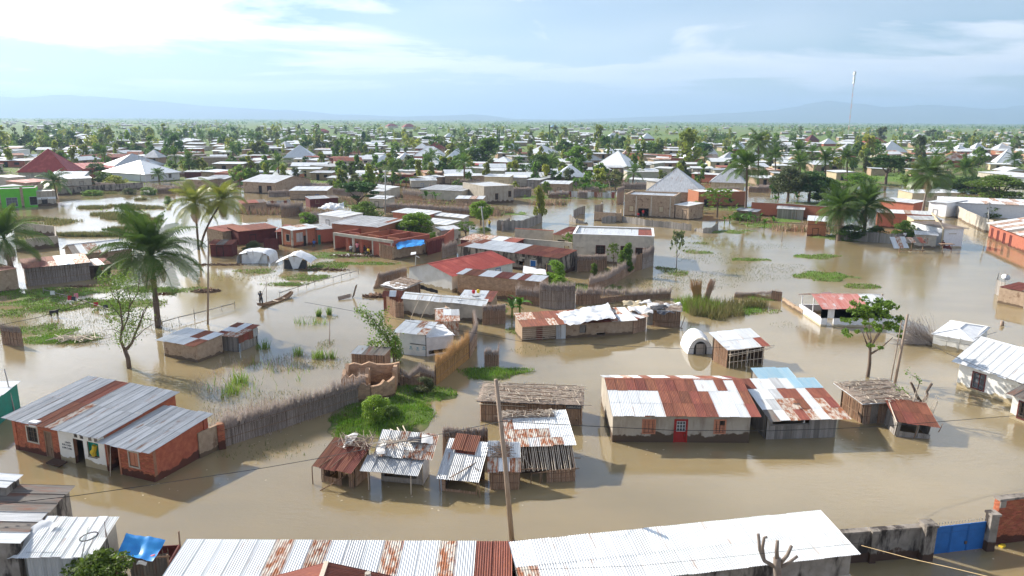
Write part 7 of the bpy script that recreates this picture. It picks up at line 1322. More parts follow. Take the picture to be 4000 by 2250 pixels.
for s0, s1, k in ((-1.1, .0, 0), (.7, 1.3, 1)):
    m = MB()
    for _ in range(230): x = U(s0, s1); m.tube([(x * .65, U(-.2, .2), -.3), (x * .85 + U(-.08, .08), U(-.2, .2), 1.2), (x * 1.25 + U(-.1, .1), U(-.3, .3), U(2.0, 3.0))], [.02, .018, .008], 3)
    m.build('reeds', 'reed_gold' if k == 0 else 'reed', r, kind='stuff')
r = root('fallen_reeds', G(3560, 1345), 0, 'fallen fan of grey reeds beside the low white hut', 'reed bundle'); m = MB()
for _ in range(420): a = U(-.2, 1.35); l = U(1.2, 3.2); x0 = U(.3, 2.6); m.tube([(x0, U(-.3, .6), U(-.1, .3)), (x0 - math.cos(a) * l * .5, U(-.3, .6), .3 + math.sin(a) * l * .5), (x0 - math.cos(a) * l, U(-.3, .6), .3 + math.sin(a) * l * .9)], [.018, .014, .006], 3)
m.build('reeds', 'reed_grey', r, kind='stuff')
# grass on the islands, weeds in the water
sp_ = []
for (px, py, a, b_, h), q in zip(ISLANDS, IS):
    d = 95 if py > 1300 else 34 if py > 1000 else 14 if py > 860 else 6; n = int(min(9000, a * b_ * 3.1 * d))
    for s in area(px, py, a * 1.15, b_ * 1.15, n, True, -.03):
        if s[2] > -.16: sp_.append((s[0], s[1], max(s[2], -.05)))
big = [s for s in sp_ if s[1] < 70]; mid_ = [s for s in sp_ if s[1] >= 70]
blades('grass', big[::2], 'grass', .08, .34, .03); blades('grass', big[1::2], 'leaf_fresh', .06, .26, .03); blades('grass', mid_[::2], 'grass', .08, .28, .05); blades('grass', mid_[1::2], 'weed', .06, .25, .05)
W_S = [(1160, 1415, 4, 3.5, 500), (1300, 1420, 2.5, 2.5, 300), (1270, 1345, 1.2, 2, 200), (1100, 1430, 4, 2, 260), (1000, 1600, 5, 5, 420), (1150, 1560, 5, 3, 420), (900, 1560, 3, 6, 260), (990, 1760, 6, 2, 300), (1550, 1640, 3, 3, 320), (1280, 1350, 1, 1.5, 60), (2100, 1370, 3, 2.5, 160), (1260, 1240, 3, 1, 160), (2900, 960, 12, 6, 800), (2800, 1010, 10, 6, 1100), (2620, 1110, 9, 6, 1600), (2800, 1080, 14, 5, 1600), (3050, 1050, 8, 5, 700), (150, 1240, 12, 6, 1700), (450, 1280, 9, 5, 1400), (330, 1330, 6, 3, 500), (1000, 1080, 10, 4, 900), (1130, 1040, 9, 4, 600), (2760, 930, 6, 4, 500), (2680, 970, 3, 3, 300), (3350, 1230, 6, 2, 60), (3070, 1270, 2, 2, 60), (1500, 1010, 6, 2, 300), (2480, 1190, 6, 2, 260), (2700, 1180, 4, 3, 500)]
sp_ = []
for px, py, a, b_, n in W_S: sp_ += area(px, py, a, b_, n)
blades('water_weeds', sp_, 'weed', .08, .30, .022)
sp_ = []
for px, py, a, b_, n in [(1245, 1400, .7, .7, 120), (1165, 1390, .6, .6, 90), (1245, 1235, .35, .4, 120), (1285, 1228, .35, .4, 120), (1210, 1265, 2.5, 1, 80), (920, 1520, .9, 3, 150), (930, 1490, .6, 1, 60), (1290, 1400, .6, .5, 80), (1000, 1480, 5, 6, 120), (2700, 1300, .4, .3, 30), (1030, 1360, 1, 1, 80)]: sp_ += area(px, py, a, b_, n)
blades('tall_grass', sp_, 'leaf_green', .5, 1.1, .03)
sp_ = area(1000, 1640, 5, 4, 420) + area(1130, 1600, 5, 3, 420) + area(920, 1660, 3, 4, 220) + area(1150, 1420, 4, 3, 200) + area(850, 1480, 2, 6, 120)
blades('dry_reeds', sp_, 'reed_top', .35, .95, .022)
sp_ = []
for px, py, a, b_, n in [(390, 920, 12, 2, 1500), (330, 920, 6, 2, 500), (365, 812, 5, 3, 600), (405, 838, 4, 3, 400), (500, 850, 6, 5, 1400), (560, 812, 6, 3, 700), (490, 805, 5, 2, 300), (550, 865, 5, 5, 900), (90, 858, 8, 2.5, 900), (230, 870, 5, 6, 300), (500, 895, 5, 2, 500), (550, 780, 2, 2, 200), (350, 755, 12, 3, 900)]: sp_ += area(px, py, a, b_, n)
sp2 = []
for px, py, a, b_, n in [(1560, 800, 18, 5, 1500), (1700, 822, 16, 4, 1500), (1860, 835, 12, 4, 900), (1620, 770, 12, 4, 700), (1500, 700, 14, 5, 700), (1350, 790, 8, 3, 400), (2420, 690, 16, 4, 900), (2640, 640, 10, 3, 500), (2150, 800, 6, 2, 200), (3150, 900, 10, 3, 300), (1080, 835, 14, 3, 700), (1830, 665, 14, 4, 500)]: sp2 += area(px, py, a, b_, n)
blades('dry_brush', sp2, 'reed', .8, 2.0, .10); blades('dry_brush', [(x + .4, y + .5, z) for x, y, z in sp2[::2]], 'leaf_dusty', .5, 1.6, .12)
blades('marsh_plants', sp_, 'grass_dry', .3, .9, .08); blades('marsh_plants', [(x + U(-.5, .5), y + U(-.5, .5), z) for x, y, z in sp_], 'weed', .3, .8, .08)
sp_ = []
for px, py, a, b_, n in [(1600, 1950, 9, 2, 60), (2250, 1700, 4, 3, 30), (700, 1900, 7, 3, 40), (3450, 1720, 5, 2, 30), (2300, 1360, 9, 1.5, 60), (1400, 990, 8, 3, 60), (1180, 1720, 6, 1.2, 60), (3860, 2160, 2, 1, 12), (2650, 1760, 6, 1, 25), (900, 1400, 5, 2, 30), (2000, 900, 20, 6, 80)]: sp_ += area(px, py, a, b_, n // 3, None, .006)
v, f = quads(np.array(sp_), .07, up=4, asp=.7); ob('floating_litter', npmesh('floating_litter', v, f, 'paint_cream'), kind='stuff')
# ---------------------------------------------------------------- the far town: small houses and trees, nearest ones as things, the rest joined
OCC = [(o.location.x, o.location.y, o.get('size', 6)) for o in COL.objects if o.parent is None and o.type == 'EMPTY' and 'size' in o]
def free(x, y, r):
    return all((x - a) ** 2 + (y - b) ** 2 > (r + s * .8) ** 2 for a, b, s in OCC)
UB = MB(); UB.box(-.5, -.5, -.2, .5, .5, 1); UB = UB.mesh('wall'); UB.materials.append(None)
US = MB(); US.obox((-.56, -.58, 1.0), (1.12, 0, 0), (0, 1.16, .10), (0, 0, .035)); US = US.mesh('roof'); US.materials.append(None)
UG = MB(); e = .57
UG.quad((-e, -e, .97), (e, -e, .97), (e, 0, 1.45), (-e, 0, 1.45)); UG.quad((e, e, .97), (-e, e, .97), (-e, 0, 1.45), (e, 0, 1.45)); UG.tri((-.5, -.5, 1), (-.5, 0, 1.43), (-.5, .5, 1)); UG.tri((.5, -.5, 1), (.5, .5, 1), (.5, 0, 1.43)); UG = UG.mesh('roof'); UG.materials.append(None)
UH = MB(); 
for a, b in (((-e, -e), (e, -e)), ((e, -e), (e, e)), ((e, e), (-e, e)), ((-e, e), (-e, -e))): UH.tri((*a, .97), (*b, .97), (0, 0, 2.3))
UH = UH.mesh('roof'); UH.materials.append(None)
UO = MB(); UO.box(-.22, -.512, -.1, -.08, -.49, .8); UO = UO.mesh('door'); UO.materials.append(None)
UW = MB(); UW.box(.15, -.512, .4, .32, -.49, .75); UW = UW.mesh('window'); UW.materials.append(None)
WALLC = ['mud', 'brick_far', 'concrete', 'mud', 'concrete', 'paint_cream', 'mudbrick']; random.seed(21)
PLACED = []; far_rest = {'mud': MB(), 'tin_white': MB()}
LMK = [(o.location.copy(), o['label']) for o in COL.objects if o.parent is None and 'size' in o and 'label' in o]
def zone(x): return 'far left' if x < 650 else 'left' if x < 1300 else 'left of centre' if x < 2000 else 'right of centre' if x < 2700 else 'right' if x < 3350 else 'far right'
def depth_(row): return 'near the horizon' if row < 492 else 'in the far town' if row < 530 else 'in the mid town' if row < 600 else 'in the near town'
def where(x, row, p):
    if row > 520:
        d, l = min(((p - q).length, l) for q, l in LMK)
        if d < 26:
            for c in (' with ', ' in the ', ' behind ', ' at the ', ' beside ', ' right of ', ' left of ', ' among ', ' under ', ' by the ', ' standing ', ' rising ', ' over ', ' on the ', ' below ', ' before ', ', '): l = l.split(c)[0]
            return 'near the ' + ' '.join(l.split()[:6])
    return depth_(row) + ', ' + zone(x)
nth = 0; tries = 0
SPOT = sorted([(477 + 245 * random.random() ** 1.65, U(-60, 4060)) for _ in range(3500)], reverse=True)
for row, x in SPOT:
    dens = .9
    if row < 505: dens = .5 if x < 900 else .12
    if row < 545 and x > 2600: dens = .25
    if 505 < row < 520 and x < 1000: dens = .15
    if row > 600: dens = .9
    if row > 660 and (x < 900 or 3000 < x): dens = .15
    if random.random() > dens or noise.noise((x * .004, row * .02, 5)) < -.35: continue
    p = G(x, row)
    if not free(p.x, p.y, 4) or gz(p.x, p.y) < .03 and row < 600 or any((p.x - a) ** 2 + (p.y - b) ** 2 < (8 + (p.y * .009)) ** 2 for a, b in PLACED): continue
    if any(a - 30 < x < b + 30 and c - 4 < row < c + 26 for a, b, c in PROT): continue
    PLACED.append((p.x, p.y)); w = U(6, 13); d = U(5, 8); h = U(2.4, 3.2); rz = random.choice((0, 0, .12, -.15, .3, 1.4)) + U(-.08, .08); k = random.random(); rk = 'hip' if k < .10 else 'gab' if k < .3 else 'shed'
    wm_ = random.choice(WALLC); rm = random.choices(['tin_white', 'tin_grey', 'tin_rust', 'tin_mottled', 'tin_dull', 'tin_red'], [60, 20, 7, 8, 4, 1.2])[0]
    if nth < 300:
        nth += 1; z_ = zone(x); kk = {'hip': 'pyramid', 'gab': 'gabled', 'shed': 'flat'}[rk]; dist_ = 'middle' if row > 560 else 'far'
        col = {'tin_white': 'bright white', 'tin_grey': 'grey', 'tin_rust': 'rusty', 'tin_mottled': 'mottled rusty', 'tin_dull': 'dull brown', 'tin_red': 'red'}[rm]; wc = {'mud': 'brown mud', 'brick_far': 'orange brick', 'concrete': 'grey', 'paint_cream': 'cream', 'mudbrick': 'mud-brick'}[wm_]
        wh = where(x, row, p); r = root('far_house', (p.x, p.y, max(0, gz(p.x, p.y)) - .05), rz, '%s house, %s %s roof, %s' % (wc, col, kk, wh), 'house', '%s houses with %s %s roofs %s' % (wc, col, kk, wh))
        r.scale = (w, d, h); ob('wall', UB, r, mat=wm_); ob('roof', {'hip': UH, 'gab': UG, 'shed': US}[rk], r, mat=rm)
        if row > 530: ob('door', UO, r, mat='dark'); ob('window', UW, r, mat='dark')
    else:
        z0 = max(0, gz(p.x, p.y)); far_rest['mud'].box(p.x - w / 2, p.y - d / 2, z0 - .3, p.x + w / 2, p.y + d / 2, z0 + h); far_rest['tin_white'].obox((p.x - w / 2 - .3, p.y - d / 2 - .3, z0 + h + .02), (w + .6, 0, 0), (0, d + .6, .6), (0, 0, .12))
if far_rest['mud'].v: far_rest['mud'].build('far_house_walls', 'mud', kind='stuff'); far_rest['tin_white'].build('far_house_roofs', 'tin_white', kind='stuff')
# trees of the plain and between the houses
KM = [('round', 'leaf_green'), ('round', 'leaf_dark'), ('tall', 'leaf_yellow'), ('tall', 'leaf_green'), ('shrub', 'leaf_green'), ('shrub', 'leaf_lime'), ('shrub', 'leaf_dusty'), ('tall', 'leaf_dusty'), ('round', 'leaf_yellow'), ('round', 'leaf_green'), ('tall', 'leaf_yellow'), ('round', 'leaf_dusty'), ('shrub', 'leaf_fresh'), ('round', 'leaf_fresh')]
WORD = {'leaf_fresh': 'fresh green', 'leaf_green': 'green', 'leaf_dark': 'dark green', 'leaf_yellow': 'yellow-green', 'leaf_lime': 'light green', 'leaf_dusty': 'grey-green'}
nt_ = ns_ = np_ = 0; rest = []; random.seed(33)
cand = []
for _ in range(7600):
    row = 466 + 300 * random.random() ** 2.3; x = U(-80, 4080); p = G(x, row + .5)
    if p.y > 9000: continue
    cand.append((row, x, p))
cand.sort(key=lambda c: -c[0])
for row, x, p in cand:
    if row > 600 and (random.random() < .25 or gz(p.x, p.y) < -.5): continue
    if any(a - 22 < x < b + 22 and c - 6 < row < c + 46 * max(.45, (c - 466) / 160) for a, b, c in PROT): continue
    if row > 520 and not free(p.x, p.y, 1.5): continue
    if row > 690 and (x < 900 or 2900 < x or gz(p.x, p.y) < -.3): continue
    if 472 < row < 492 and x < 1200 and random.random() < .8: continue
    if noise.noise((x * .0045, row * .03, 11)) < (-.15 if row > 500 else .02): continue
    if not all((p.x - a) ** 2 + (p.y - b) ** 2 > 30 for a, b in PLACED[:300]) and random.random() < .6: continue
    kind, mat = random.choice(KM); grove = 640 < x < 1030 and 515 < row < 572
    if grove or random.random() < .07:
        if np_ < 110: np_ += 1; palm('dark oil palm of the grove in the upper left' if grove else 'dark oil palm %s' % where(x, row, p), 0, 0, U(-.4, .4), U(4.5, 7.5), U(3.8, 5), 'palm_dark', 'oil', 15, 2, group='palms of the grove' if grove else 'palms ' + where(x, row, p), base=Vector((p.x, p.y, 0))); continue
    h = U(4.5, 9) if kind != 'shrub' else U(1.8, 4); w = h * U(.6, .95) if kind != 'shrub' else h * U(1.1, 1.7)
    if row < 640 and random.random() < .18: h *= 1.45; w *= 1.6
    if kind == 'tall': h *= 1.2; w = h * U(.55, .8)
    if row > 640: h *= .8; w *= .85
    sh_ = kind == 'shrub'
    if (sh_ and ns_ < 290) or (not sh_ and nt_ < 290):
        ns_ += sh_; nt_ += not sh_; d_ = 'middle' if row > 580 else 'far'; kk = {'round': 'round', 'tall': 'tall airy', 'shrub': 'low', 'umb': 'flat-topped'}[kind]
        plant('far_shrub' if sh_ else 'far_tree', '%s %s %s %s' % (kk, WORD[mat], 'bush' if sh_ else 'tree', where(x, row, p)), (p.x, p.y, None), h, w, kind, mat, 2 if row > 540 else 3, group='%s %s %ss %s' % (kk, WORD[mat], 'bush' if sh_ else 'tree', where(x, row, p)))
    else: rest.append((p, h, w, kind, mat))
byk = {}
for p, h, w, kind, mat in rest: byk.setdefault(mat, []).append((p, h, w, kind))
for mat, L_ in byk.items():
    VV = []; n0 = 0
    for p, h, w, kind in L_:
        cm, _ = tree_mesh(kind, 3, random.randrange(4)); a = np.empty(len(cm.vertices) * 3, np.float32); cm.vertices.foreach_get('co', a); a = a.reshape(-1, 4, 3)[::2 if p.y > 900 else 1]; ra = U(0, 6.28); c, s = math.cos(ra), math.sin(ra); q = a.reshape(-1, 3) @ np.array([[c, s, 0], [-s, c, 0], [0, 0, 1]])
        k = 1.3 if p.y > 900 else 1; q = q * np.array([w * k, w * k, h]) + np.array([p.x, p.y, 0]); VV.append(q)
    V2 = np.concatenate(VV); ob('far_woodland', npmesh('far_woodland', V2, np.arange(len(V2)).reshape(-1, 4), mat), kind='stuff')
# distant tree belt near the horizon
bl = []
for k in range(2600):
    Y = 1500 + 7500 * random.random(); X = U(-.75, .75) * Y
    if noise.noise((X * .0012, Y * .003, 4)) < .0: continue
    hh = U(6, 12); n = 10; c = RNG.normal(size=(n, 3)) * np.array([hh * 1.0, hh * .4, hh * .28]) + np.array([X, Y, hh * .5]); bl.append(c)
v, f = quads(np.concatenate(bl), 3.4); ob('tree_belt', npmesh('tree_belt', v, f, 'leaf_green'), kind='stuff')
# low scrub between the houses of the middle distance
sp_ = []
for _ in range(26000):
    row = 560 + 290 * random.random(); x = U(0, 4000); p = G(x, row); z = gz(p.x, p.y)
    if z > -.02 and noise.noise((p.x * .05, p.y * .05, 2)) > -.25: sp_.append((p.x, p.y, z))
v, f = quads(np.array(sp_) + RNG.uniform(0, 1, (len(sp_), 1)) * np.array([[0, 0, .8]]), .34); ob('scrub', npmesh('scrub', v, f, 'leaf_green'), kind='stuff')
# ragged reed fences between the yards
random.seed(5); nf = 0
for _ in range(1400):
    row = U(590, 790); x = U(950, 3000) if random.random() < .7 else U(100, 3950); p = G(x, row)
    if nf >= 95: break
    if not free(p.x, p.y, 1.5) or gz(p.x, p.y) < -.55: continue
    q = G(x + U(35, 95), row + U(-5, 5)); nf += 1
    r = fence('reed_fence', 'ragged brown yard fence %s' % where(x, row, p), [p, q], U(1.2, 1.8), 'reed', 'reed' if nf % 3 else 'reed_grey', tall=U(.5, 1.2), step=.13); r['group'] = 'ragged yard fences %s' % where(x, row, p)
# ---------------------------------------------------------------- radio mast
p = G(3318, 478); p = CAMLOC + (p - CAMLOC) * (1150 / p.y); r = root('radio_mast', (p.x, p.y, 0), .3, 'tall slender lattice radio mast on the horizon at the right', 'mast'); Hm = pz(Vector((p.x, p.y, 0)), 276) ; Hm = min(Hm, 120)
for i in range(12):
    z0 = Hm * i / 12; z1 = Hm * (i + 1) / 12; m = MB(); w = .6
    for a, b in ((-w, -w), (w, -w), (0, w)): m.bar((a, b, z0), (a, b, z1), .16)
    m.bar((-w, -w, z0), (w, -w, z1), .1); m.bar((w, -w, z0), (0, w, z1), .1); m.bar((0, w, z0), (-w, -w, z1), .1); m.build('lattice_section', 'tin_pink' if i % 2 else 'pole_grey', r)
for z, s in ((.93, 3.2), (.86, 2.6), (.8, 2.2)): m = MB(); m.box(-s / 2, -s / 2, Hm * z, s / 2, s / 2, Hm * z + 5); m.build('antenna', 'paint_white', r)
# ---------------------------------------------------------------- boat, people, goat, walkways, poles, wires, heaps
def person(label, p, rz, cloth_, pose='stand', s=1.0, trousers='cloth_dark'):
    r = root('person', p, rz, label, 'person'); r.scale = (s, s, s)
    sit = pose == 'sit'; z = -.42 if sit else 0
    J = {'pel': (0, 0, .95 + z), 'ch': (0, .0, 1.28 + z), 'nk': (0, 0, 1.47 + z), 'hd': (0, -.02, 1.60 + z), 'top': (0, -.01, 1.72 + z),
         'sl': (.17, 0, 1.42 + z), 'sr': (-.17, 0, 1.42 + z), 'hl': (.10, 0, .92 + z), 'hr': (-.10, 0, .92 + z)}
    if sit: J.update(kl=(.13, -.42, .50), kr=(-.13, -.42, .50), fl=(.13, -.42, .05), fr=(-.13, -.42, .05), tl=(.13, -.55, .02), tr=(-.13, -.55, .02), el=(.24, -.12, .74), er=(-.24, -.12, .74), wl=(.16, -.36, .60), wr=(-.16, -.36, .60))
    else: J.update(kl=(.12, -.03, .50), kr=(-.13, -.06, .50), fl=(.12, .02, .06), fr=(-.15, .06, .06), tl=(.13, -.13, .03), tr=(-.16, -.09, .03), el=(.26, .02, 1.14), er=(-.26, .02, 1.14), wl=(.27, -.12, .92), wr=(-.27, -.12, .92))
    if pose == 'punt': J.update(el=(.30, -.18, 1.30), wl=(.34, -.40, 1.45), er=(-.05, -.28, 1.18), wr=(.16, -.42, 1.12))
    E_ = [('pel', 'ch'), ('ch', 'nk'), ('nk', 'hd'), ('hd', 'top'), ('ch', 'sl'), ('ch', 'sr'), ('sl', 'el'), ('el', 'wl'), ('sr', 'er'), ('er', 'wr'), ('pel', 'hl'), ('pel', 'hr'), ('hl', 'kl'), ('kl', 'fl'), ('fl', 'tl'), ('hr', 'kr'), ('kr', 'fr'), ('fr', 'tr')]
    RD = dict(pel=.15, ch=.15, nk=.06, hd=.10, top=.07, sl=.07, sr=.07, el=.045, er=.045, wl=.035, wr=.035, hl=.10, hr=.10, kl=.065, kr=.065, fl=.045, fr=.045, tl=.035, tr=.035)
    for h_, w in (('l', 'wl'), ('r', 'wr')):       # hands: palm and five short fingers
        W = Vector(J[w]); d = (W - Vector(J['e' + h_])).normalized(); J['p' + h_] = tuple(W + d * .08); RD['p' + h_] = .03; E_.append((w, 'p' + h_)); sd_ = d.cross(Vector((0, 0, 1))); sd_ = sd_.normalized() if sd_.length > .1 else Vector((1, 0, 0))
        for k in range(5): n_ = 'g%s%d' % (h_, k); J[n_] = tuple(W + d * (.16 - .02 * abs(k - 2) if k else .10) + sd_ * (.022 * (k - 2) if k else -.06)); RD[n_] = .010; E_.append(('p' + h_, n_))
    ks = list(J); me = bpy.data.meshes.new('body'); me.from_pydata([J[k] for k in ks], [(ks.index(a), ks.index(b)) for a, b in E_], [])
    o = bpy.data.objects.new('body', me); COL.objects.link(o); sk = o.modifiers.new('s', 'SKIN'); o.modifiers.new('u', 'SUBSURF').levels = 1
    for k, sv in zip(ks, me.skin_vertices[0].data): sv.radius = (RD[k], RD[k] * .9)
    me.skin_vertices[0].data[0].use_root = True
    dg = bpy.context.evaluated_depsgraph_get(); m2 = bpy.data.meshes.new_from_object(o.evaluated_get(dg)); bpy.data.objects.remove(o); m2.materials.clear(); m2.materials.append(mt('skin')); ob('body', m2, r)
    m = MB()
    m.tube([(0, 0, .86 + z), (0, 0, 1.05 + z), (0, 0, 1.3 + z), (0, 0, 1.44 + z), (0, 0, 1.48 + z)], [.185, .17, .20, .18, .09], 12)
    for a, b in (('sl', 'el'), ('sr', 'er')): A_, B_ = Vector(J[a]), Vector(J[b]); m.tube([A_, A_ + (B_ - A_) * .75], [.095, .075], 8)
    m.build('shirt', cloth_, r, smooth=True); m = MB()
    for a, b, c in (('hl', 'kl', 'fl'), ('hr', 'kr', 'fr')): A_, B_, C_ = Vector(J[a]), Vector(J[b]), Vector(J[c]); m.tube([A_ + Vector((0, 0, .04)), B_, B_ + (C_ - B_) * .6], [.125, .09, .075], 8)
    m.build('trousers', trousers, r, smooth=True)
    m = MB(); m.tube([(0, .02, 1.60 + z), (0, .02, 1.66 + z), (0, .01, 1.72 + z), (0, 0, 1.75 + z)], [.112, .115, .09, .03], 10); m.build('hair', 'dark', r, smooth=True)
    m = MB(); m.box(-.012, -.135, 1.575 + z, .012, -.105, 1.61 + z); m.build('nose', 'skin', r)
    for sx in (-1, 1): m = MB(); m.box(sx * .035 - .012, -.118, 1.622 + z, sx * .035 + .012, -.108, 1.634 + z); m.build('eye', 'paint_white', r)
    return r
a = G(1008, 1203); b = G(1143, 1157); d = b - a; L = d.length; rz = math.atan2(d.y, d.x)
r = root('wooden_canoe', (a.x, a.y, .0), rz, 'long dark wooden canoe with three pale thwarts drifting on the flood', 'canoe'); V = []; Fq = []; n = 22
for k in range(n + 1):
    t = k / n; w = .46 * math.sin(math.pi * (.04 + .92 * t)) ** .55; sh_ = .16 + .55 * abs(2 * t - 1) ** 2.2 - (0 if t > .5 else .1 * (1 - 2 * t)); kz = -.14 + .42 * abs(2 * t - 1) ** 3.2; x = L * t
    V += [(x, -w, sh_), (x, -w * .72, kz + .04), (x, 0, kz), (x, w * .72, kz + .04), (x, w, sh_), (x, w - .05, sh_), (x, w * .66, kz + .08), (x, 0, kz + .05), (x, -w * .66, kz + .08), (x, -w + .05, sh_)]
for k in range(n):
    for j in range(10): q = k * 10; Fq.append((q + j, q + (j + 1) % 10, q + 10 + (j + 1) % 10, q + 10 + j))
Fq += [tuple(range(9, -1, -1)), tuple(n * 10 + j for j in range(10))]; m = bpy.data.meshes.new('hull'); m.from_pydata(V, [], Fq); m.materials.append(mt('wood')); ob('hull', m, r)
for t in (.25, .5, .74): m = MB(); w = .46 * math.sin(math.pi * (.04 + .92 * t)) ** .55; m.box(L * t - .1, -w + .03, .10, L * t + .1, w - .03, .14); m.build('thwart', 'pole_pale', r)
pp = a + d.normalized() * .55; person('dark-clothed boatman standing at the stern holding a long pole', (pp.x, pp.y, .12), rz + 2.0, 'cloth_dark', 'punt', 1.0)
r = root('punting_pole', (pp.x, pp.y, 0), 0, 'long thin punting pole held by the boatman', 'pole'); poles(r, [(Vector((-.1, -.45, .8)), GY(1048, 1097, pp.y) - Vector((pp.x, pp.y, 0)))], .025, 'pole_wood', 'shaft')
for x, y, z, rz_, c_, ps, lb in ((403, 1080, 0, .5, 'cloth_red', 'stand', 'person in red standing in the shade of the mud house at the left'), (1397, 992, .2, 0, 'cloth_pink', 'stand', 'bare-armed person in pink in the middle brick bay'), (1466, 1000, .2, 1, 'cloth_white', 'stand', 'person in pale shirt at the right brick bay'), (1440, 1000, .1, -1, 'cloth_yellow', 'sit', 'person in yellow crouching before the brick bays'), (1425, 992, .1, 1, 'cloth_dark', 'sit', 'dark-clothed person crouching before the middle brick bay'), (1372, 990, .15, 0, 'cloth_white', 'sit', 'person in white seated before the left brick pier'), (2493, 852, .0, 0, 'cloth_red', 'sit', 'person in red sitting on the porch step of the brown house'), (2512, 850, .1, 0, 'cloth_red', 'stand', 'person in the doorway of the brown house'), (2352, 815, 0, .5, 'cloth_white', 'stand', 'person in white by the tarred picket fence'), (1912, 892, 0, -.5, 'cloth_yellow', 'stand', 'person bending at the plank shelter by the left shore'), (3680, 975, .3, 0, 'maroon', 'sit', 'person in maroon sitting by the market table'), (3528, 968, 1.5, 0, 'cloth_white', 'sit', 'person perched at the end of the collapsed shelter'), (1228, 968, .1, 0, 'cloth_blue', 'sit', 'person crouching by the orange corner house'), (1455, 640, 0.1, 0, 'cloth_red', 'stand', 'person in red standing in the distant reeds')):
    p = G(x, y); person(lb, (p.x, p.y, z), rz_, c_, ps)
# goat
p = G(214, 1238); r = root('goat', (p.x, p.y, .0), 0.1, 'black goat wading in the shallow water at the left', 'goat'); J = [(-.38, 0, .62), (-.15, 0, .60), (.15, 0, .62), (.34, 0, .66), (.48, 0, .84), (.60, 0, .86), (.72, 0, .80), (-.46, 0, .72)]; ed = [(0, 1), (1, 2), (2, 3), (3, 4), (4, 5), (5, 6), (0, 7)]; rd = [.14, .17, .17, .14, .075, .07, .04, .03]
for sx, i in ((-.34, 0), (.30, 3)):
    for sy in (-.09, .09): k = len(J); J += [(sx + (-.06 if i == 0 else 0), sy, .42), (sx + (.02 if i == 0 else .02), sy, .22), (sx, sy, -.05)]; ed += [(i, k), (k, k + 1), (k + 1, k + 2)]; rd += [.065, .035, .028]
me = bpy.data.meshes.new('body'); me.from_pydata(J, ed, []); o = bpy.data.objects.new('body', me); COL.objects.link(o); o.modifiers.new('s', 'SKIN'); o.modifiers.new('u', 'SUBSURF').levels = 1
for q, sv in zip(rd, me.skin_vertices[0].data): sv.radius = (q, q)
dg = bpy.context.evaluated_depsgraph_get(); m2 = bpy.data.meshes.new_from_object(o.evaluated_get(dg)); bpy.data.objects.remove(o); m2.materials.clear(); m2.materials.append(mt('fur_black')); ob('body', m2, r)
for sy in (-1, 1):
    m = MB(); m.tube([(.57, sy * .03, .92), (.53, sy * .05, 1.02), (.46, sy * .06, 1.06)], [.02, .015, .004], 5); m.build('horn', 'iron', r); m = MB(); m.tube([(.56, sy * .06, .88), (.54, sy * .14, .84)], [.02, .012], 5); m.build('ear', 'fur_black', r)
# bamboo walkways
def walkway(label, P, h, name='stick_walkway'):
    P = [G(*q) for q in P]; o = Vector((P[0].x, P[0].y, 0)); r = root(name, o, 0, label, 'walkway')
    for k in range(len(P) - 1):
        a, b = P[k] - o, P[k + 1] - o; L = (b - a).length; n = max(2, int(L / 1.6)); pv_ = None
        for i in range(n + 1):
            q = a + (b - a) * i / n; hh = h + U(-.05, .05); poles(r, [(q + Vector((0, 0, -.4)), q + Vector((U(-.05, .05), 0, hh + U(0, .5))))], .03, 'wood_grey', 'post'); c = q + Vector((0, 0, hh))
            if pv_ is not None: poles(r, [(pv_, c)], .05, 'wood_grey', 'rail')
            pv_ = c
    return r
walkway('rail of grey poles running from the grass to the tall palm', [(170, 1148), (300, 1182), (414, 1222), (628, 1280)], .55)
walkway('grey pole walkway from the tall palm towards the canoe', [(636, 1276), (760, 1245), (917, 1203)], .55)
walkway('grey pole walkway from the canoe up to the brick rubble', [(1093, 1160), (1230, 1115), (1400, 1070)], .5)
for x, y, c_, lb in ((208, 1160, 'cloth_white', 'white cloth drying on the pole rail, leftmost'), (275, 1180, 'cloth_red', 'red cloth drying on the pole rail'), (290, 1184, 'cloth_dark', 'dark cloth drying on the pole rail'), (378, 1205, 'cloth_red', 'bright red cloth drying on the pole rail before the crooked tree'), (300, 1172, 'cloth_pink', 'pink cloth drying on the pole rail'), (415, 1215, 'cloth_dark', 'dark cloth hanging beside the crooked tree')):
    p = G(x, y); cloth('washing', [p + Vector((-.25, 0, .75)), p + Vector((.25, 0, .75)), p + Vector((.3, -.1, .25)), p + Vector((-.25, -.1, .3))], c_, nx=5, ny=5, wr=.1, label=lb, cat='cloth')
# power poles
def pole(label, x0, y0, x1, y1, rad, mat='pole_wood', cross=None, name='power_pole'):
    p = G(x0, y0); t = GY(x1, y1, p.y) - Vector((p.x, p.y, 0)); r = root(name, (p.x, p.y, 0), 0, label, 'pole'); m = MB(); m.tube([Vector((0, 0, -.5)), t * .5 + Vector((.03, 0, 0)), t], [rad, rad * .85, rad * .7], 8); m.build('shaft', mat, r, smooth=True)
    if cross:
        m = MB(); m.bar(t + Vector((-cross, 0, -.25)), t + Vector((cross, 0, -.25)), .09); m.build('crossarm', mat, r)
        for k in (-1, 1): m = MB(); m.tube([t + Vector((k * cross * .85, 0, -.2)), t + Vector((k * cross * .85, 0, -.02))], .05, 6); m.build('insulator', 'paint_white', r)
    return r
pole('tall leaning wooden power pole in front of the centre shacks', 2003, 2112, 1937, 1482, .14)
pole('grey wooden power pole left of the canoe', 810, 1266, 814, 928, .11)
pole('leaning dark power pole beside the pale house, right', 3488, 1526, 3546, 1228, .12)
pole('thin crooked pole next to the leaning power pole, right', 3472, 1522, 3522, 1252, .05, name='thin_pole')
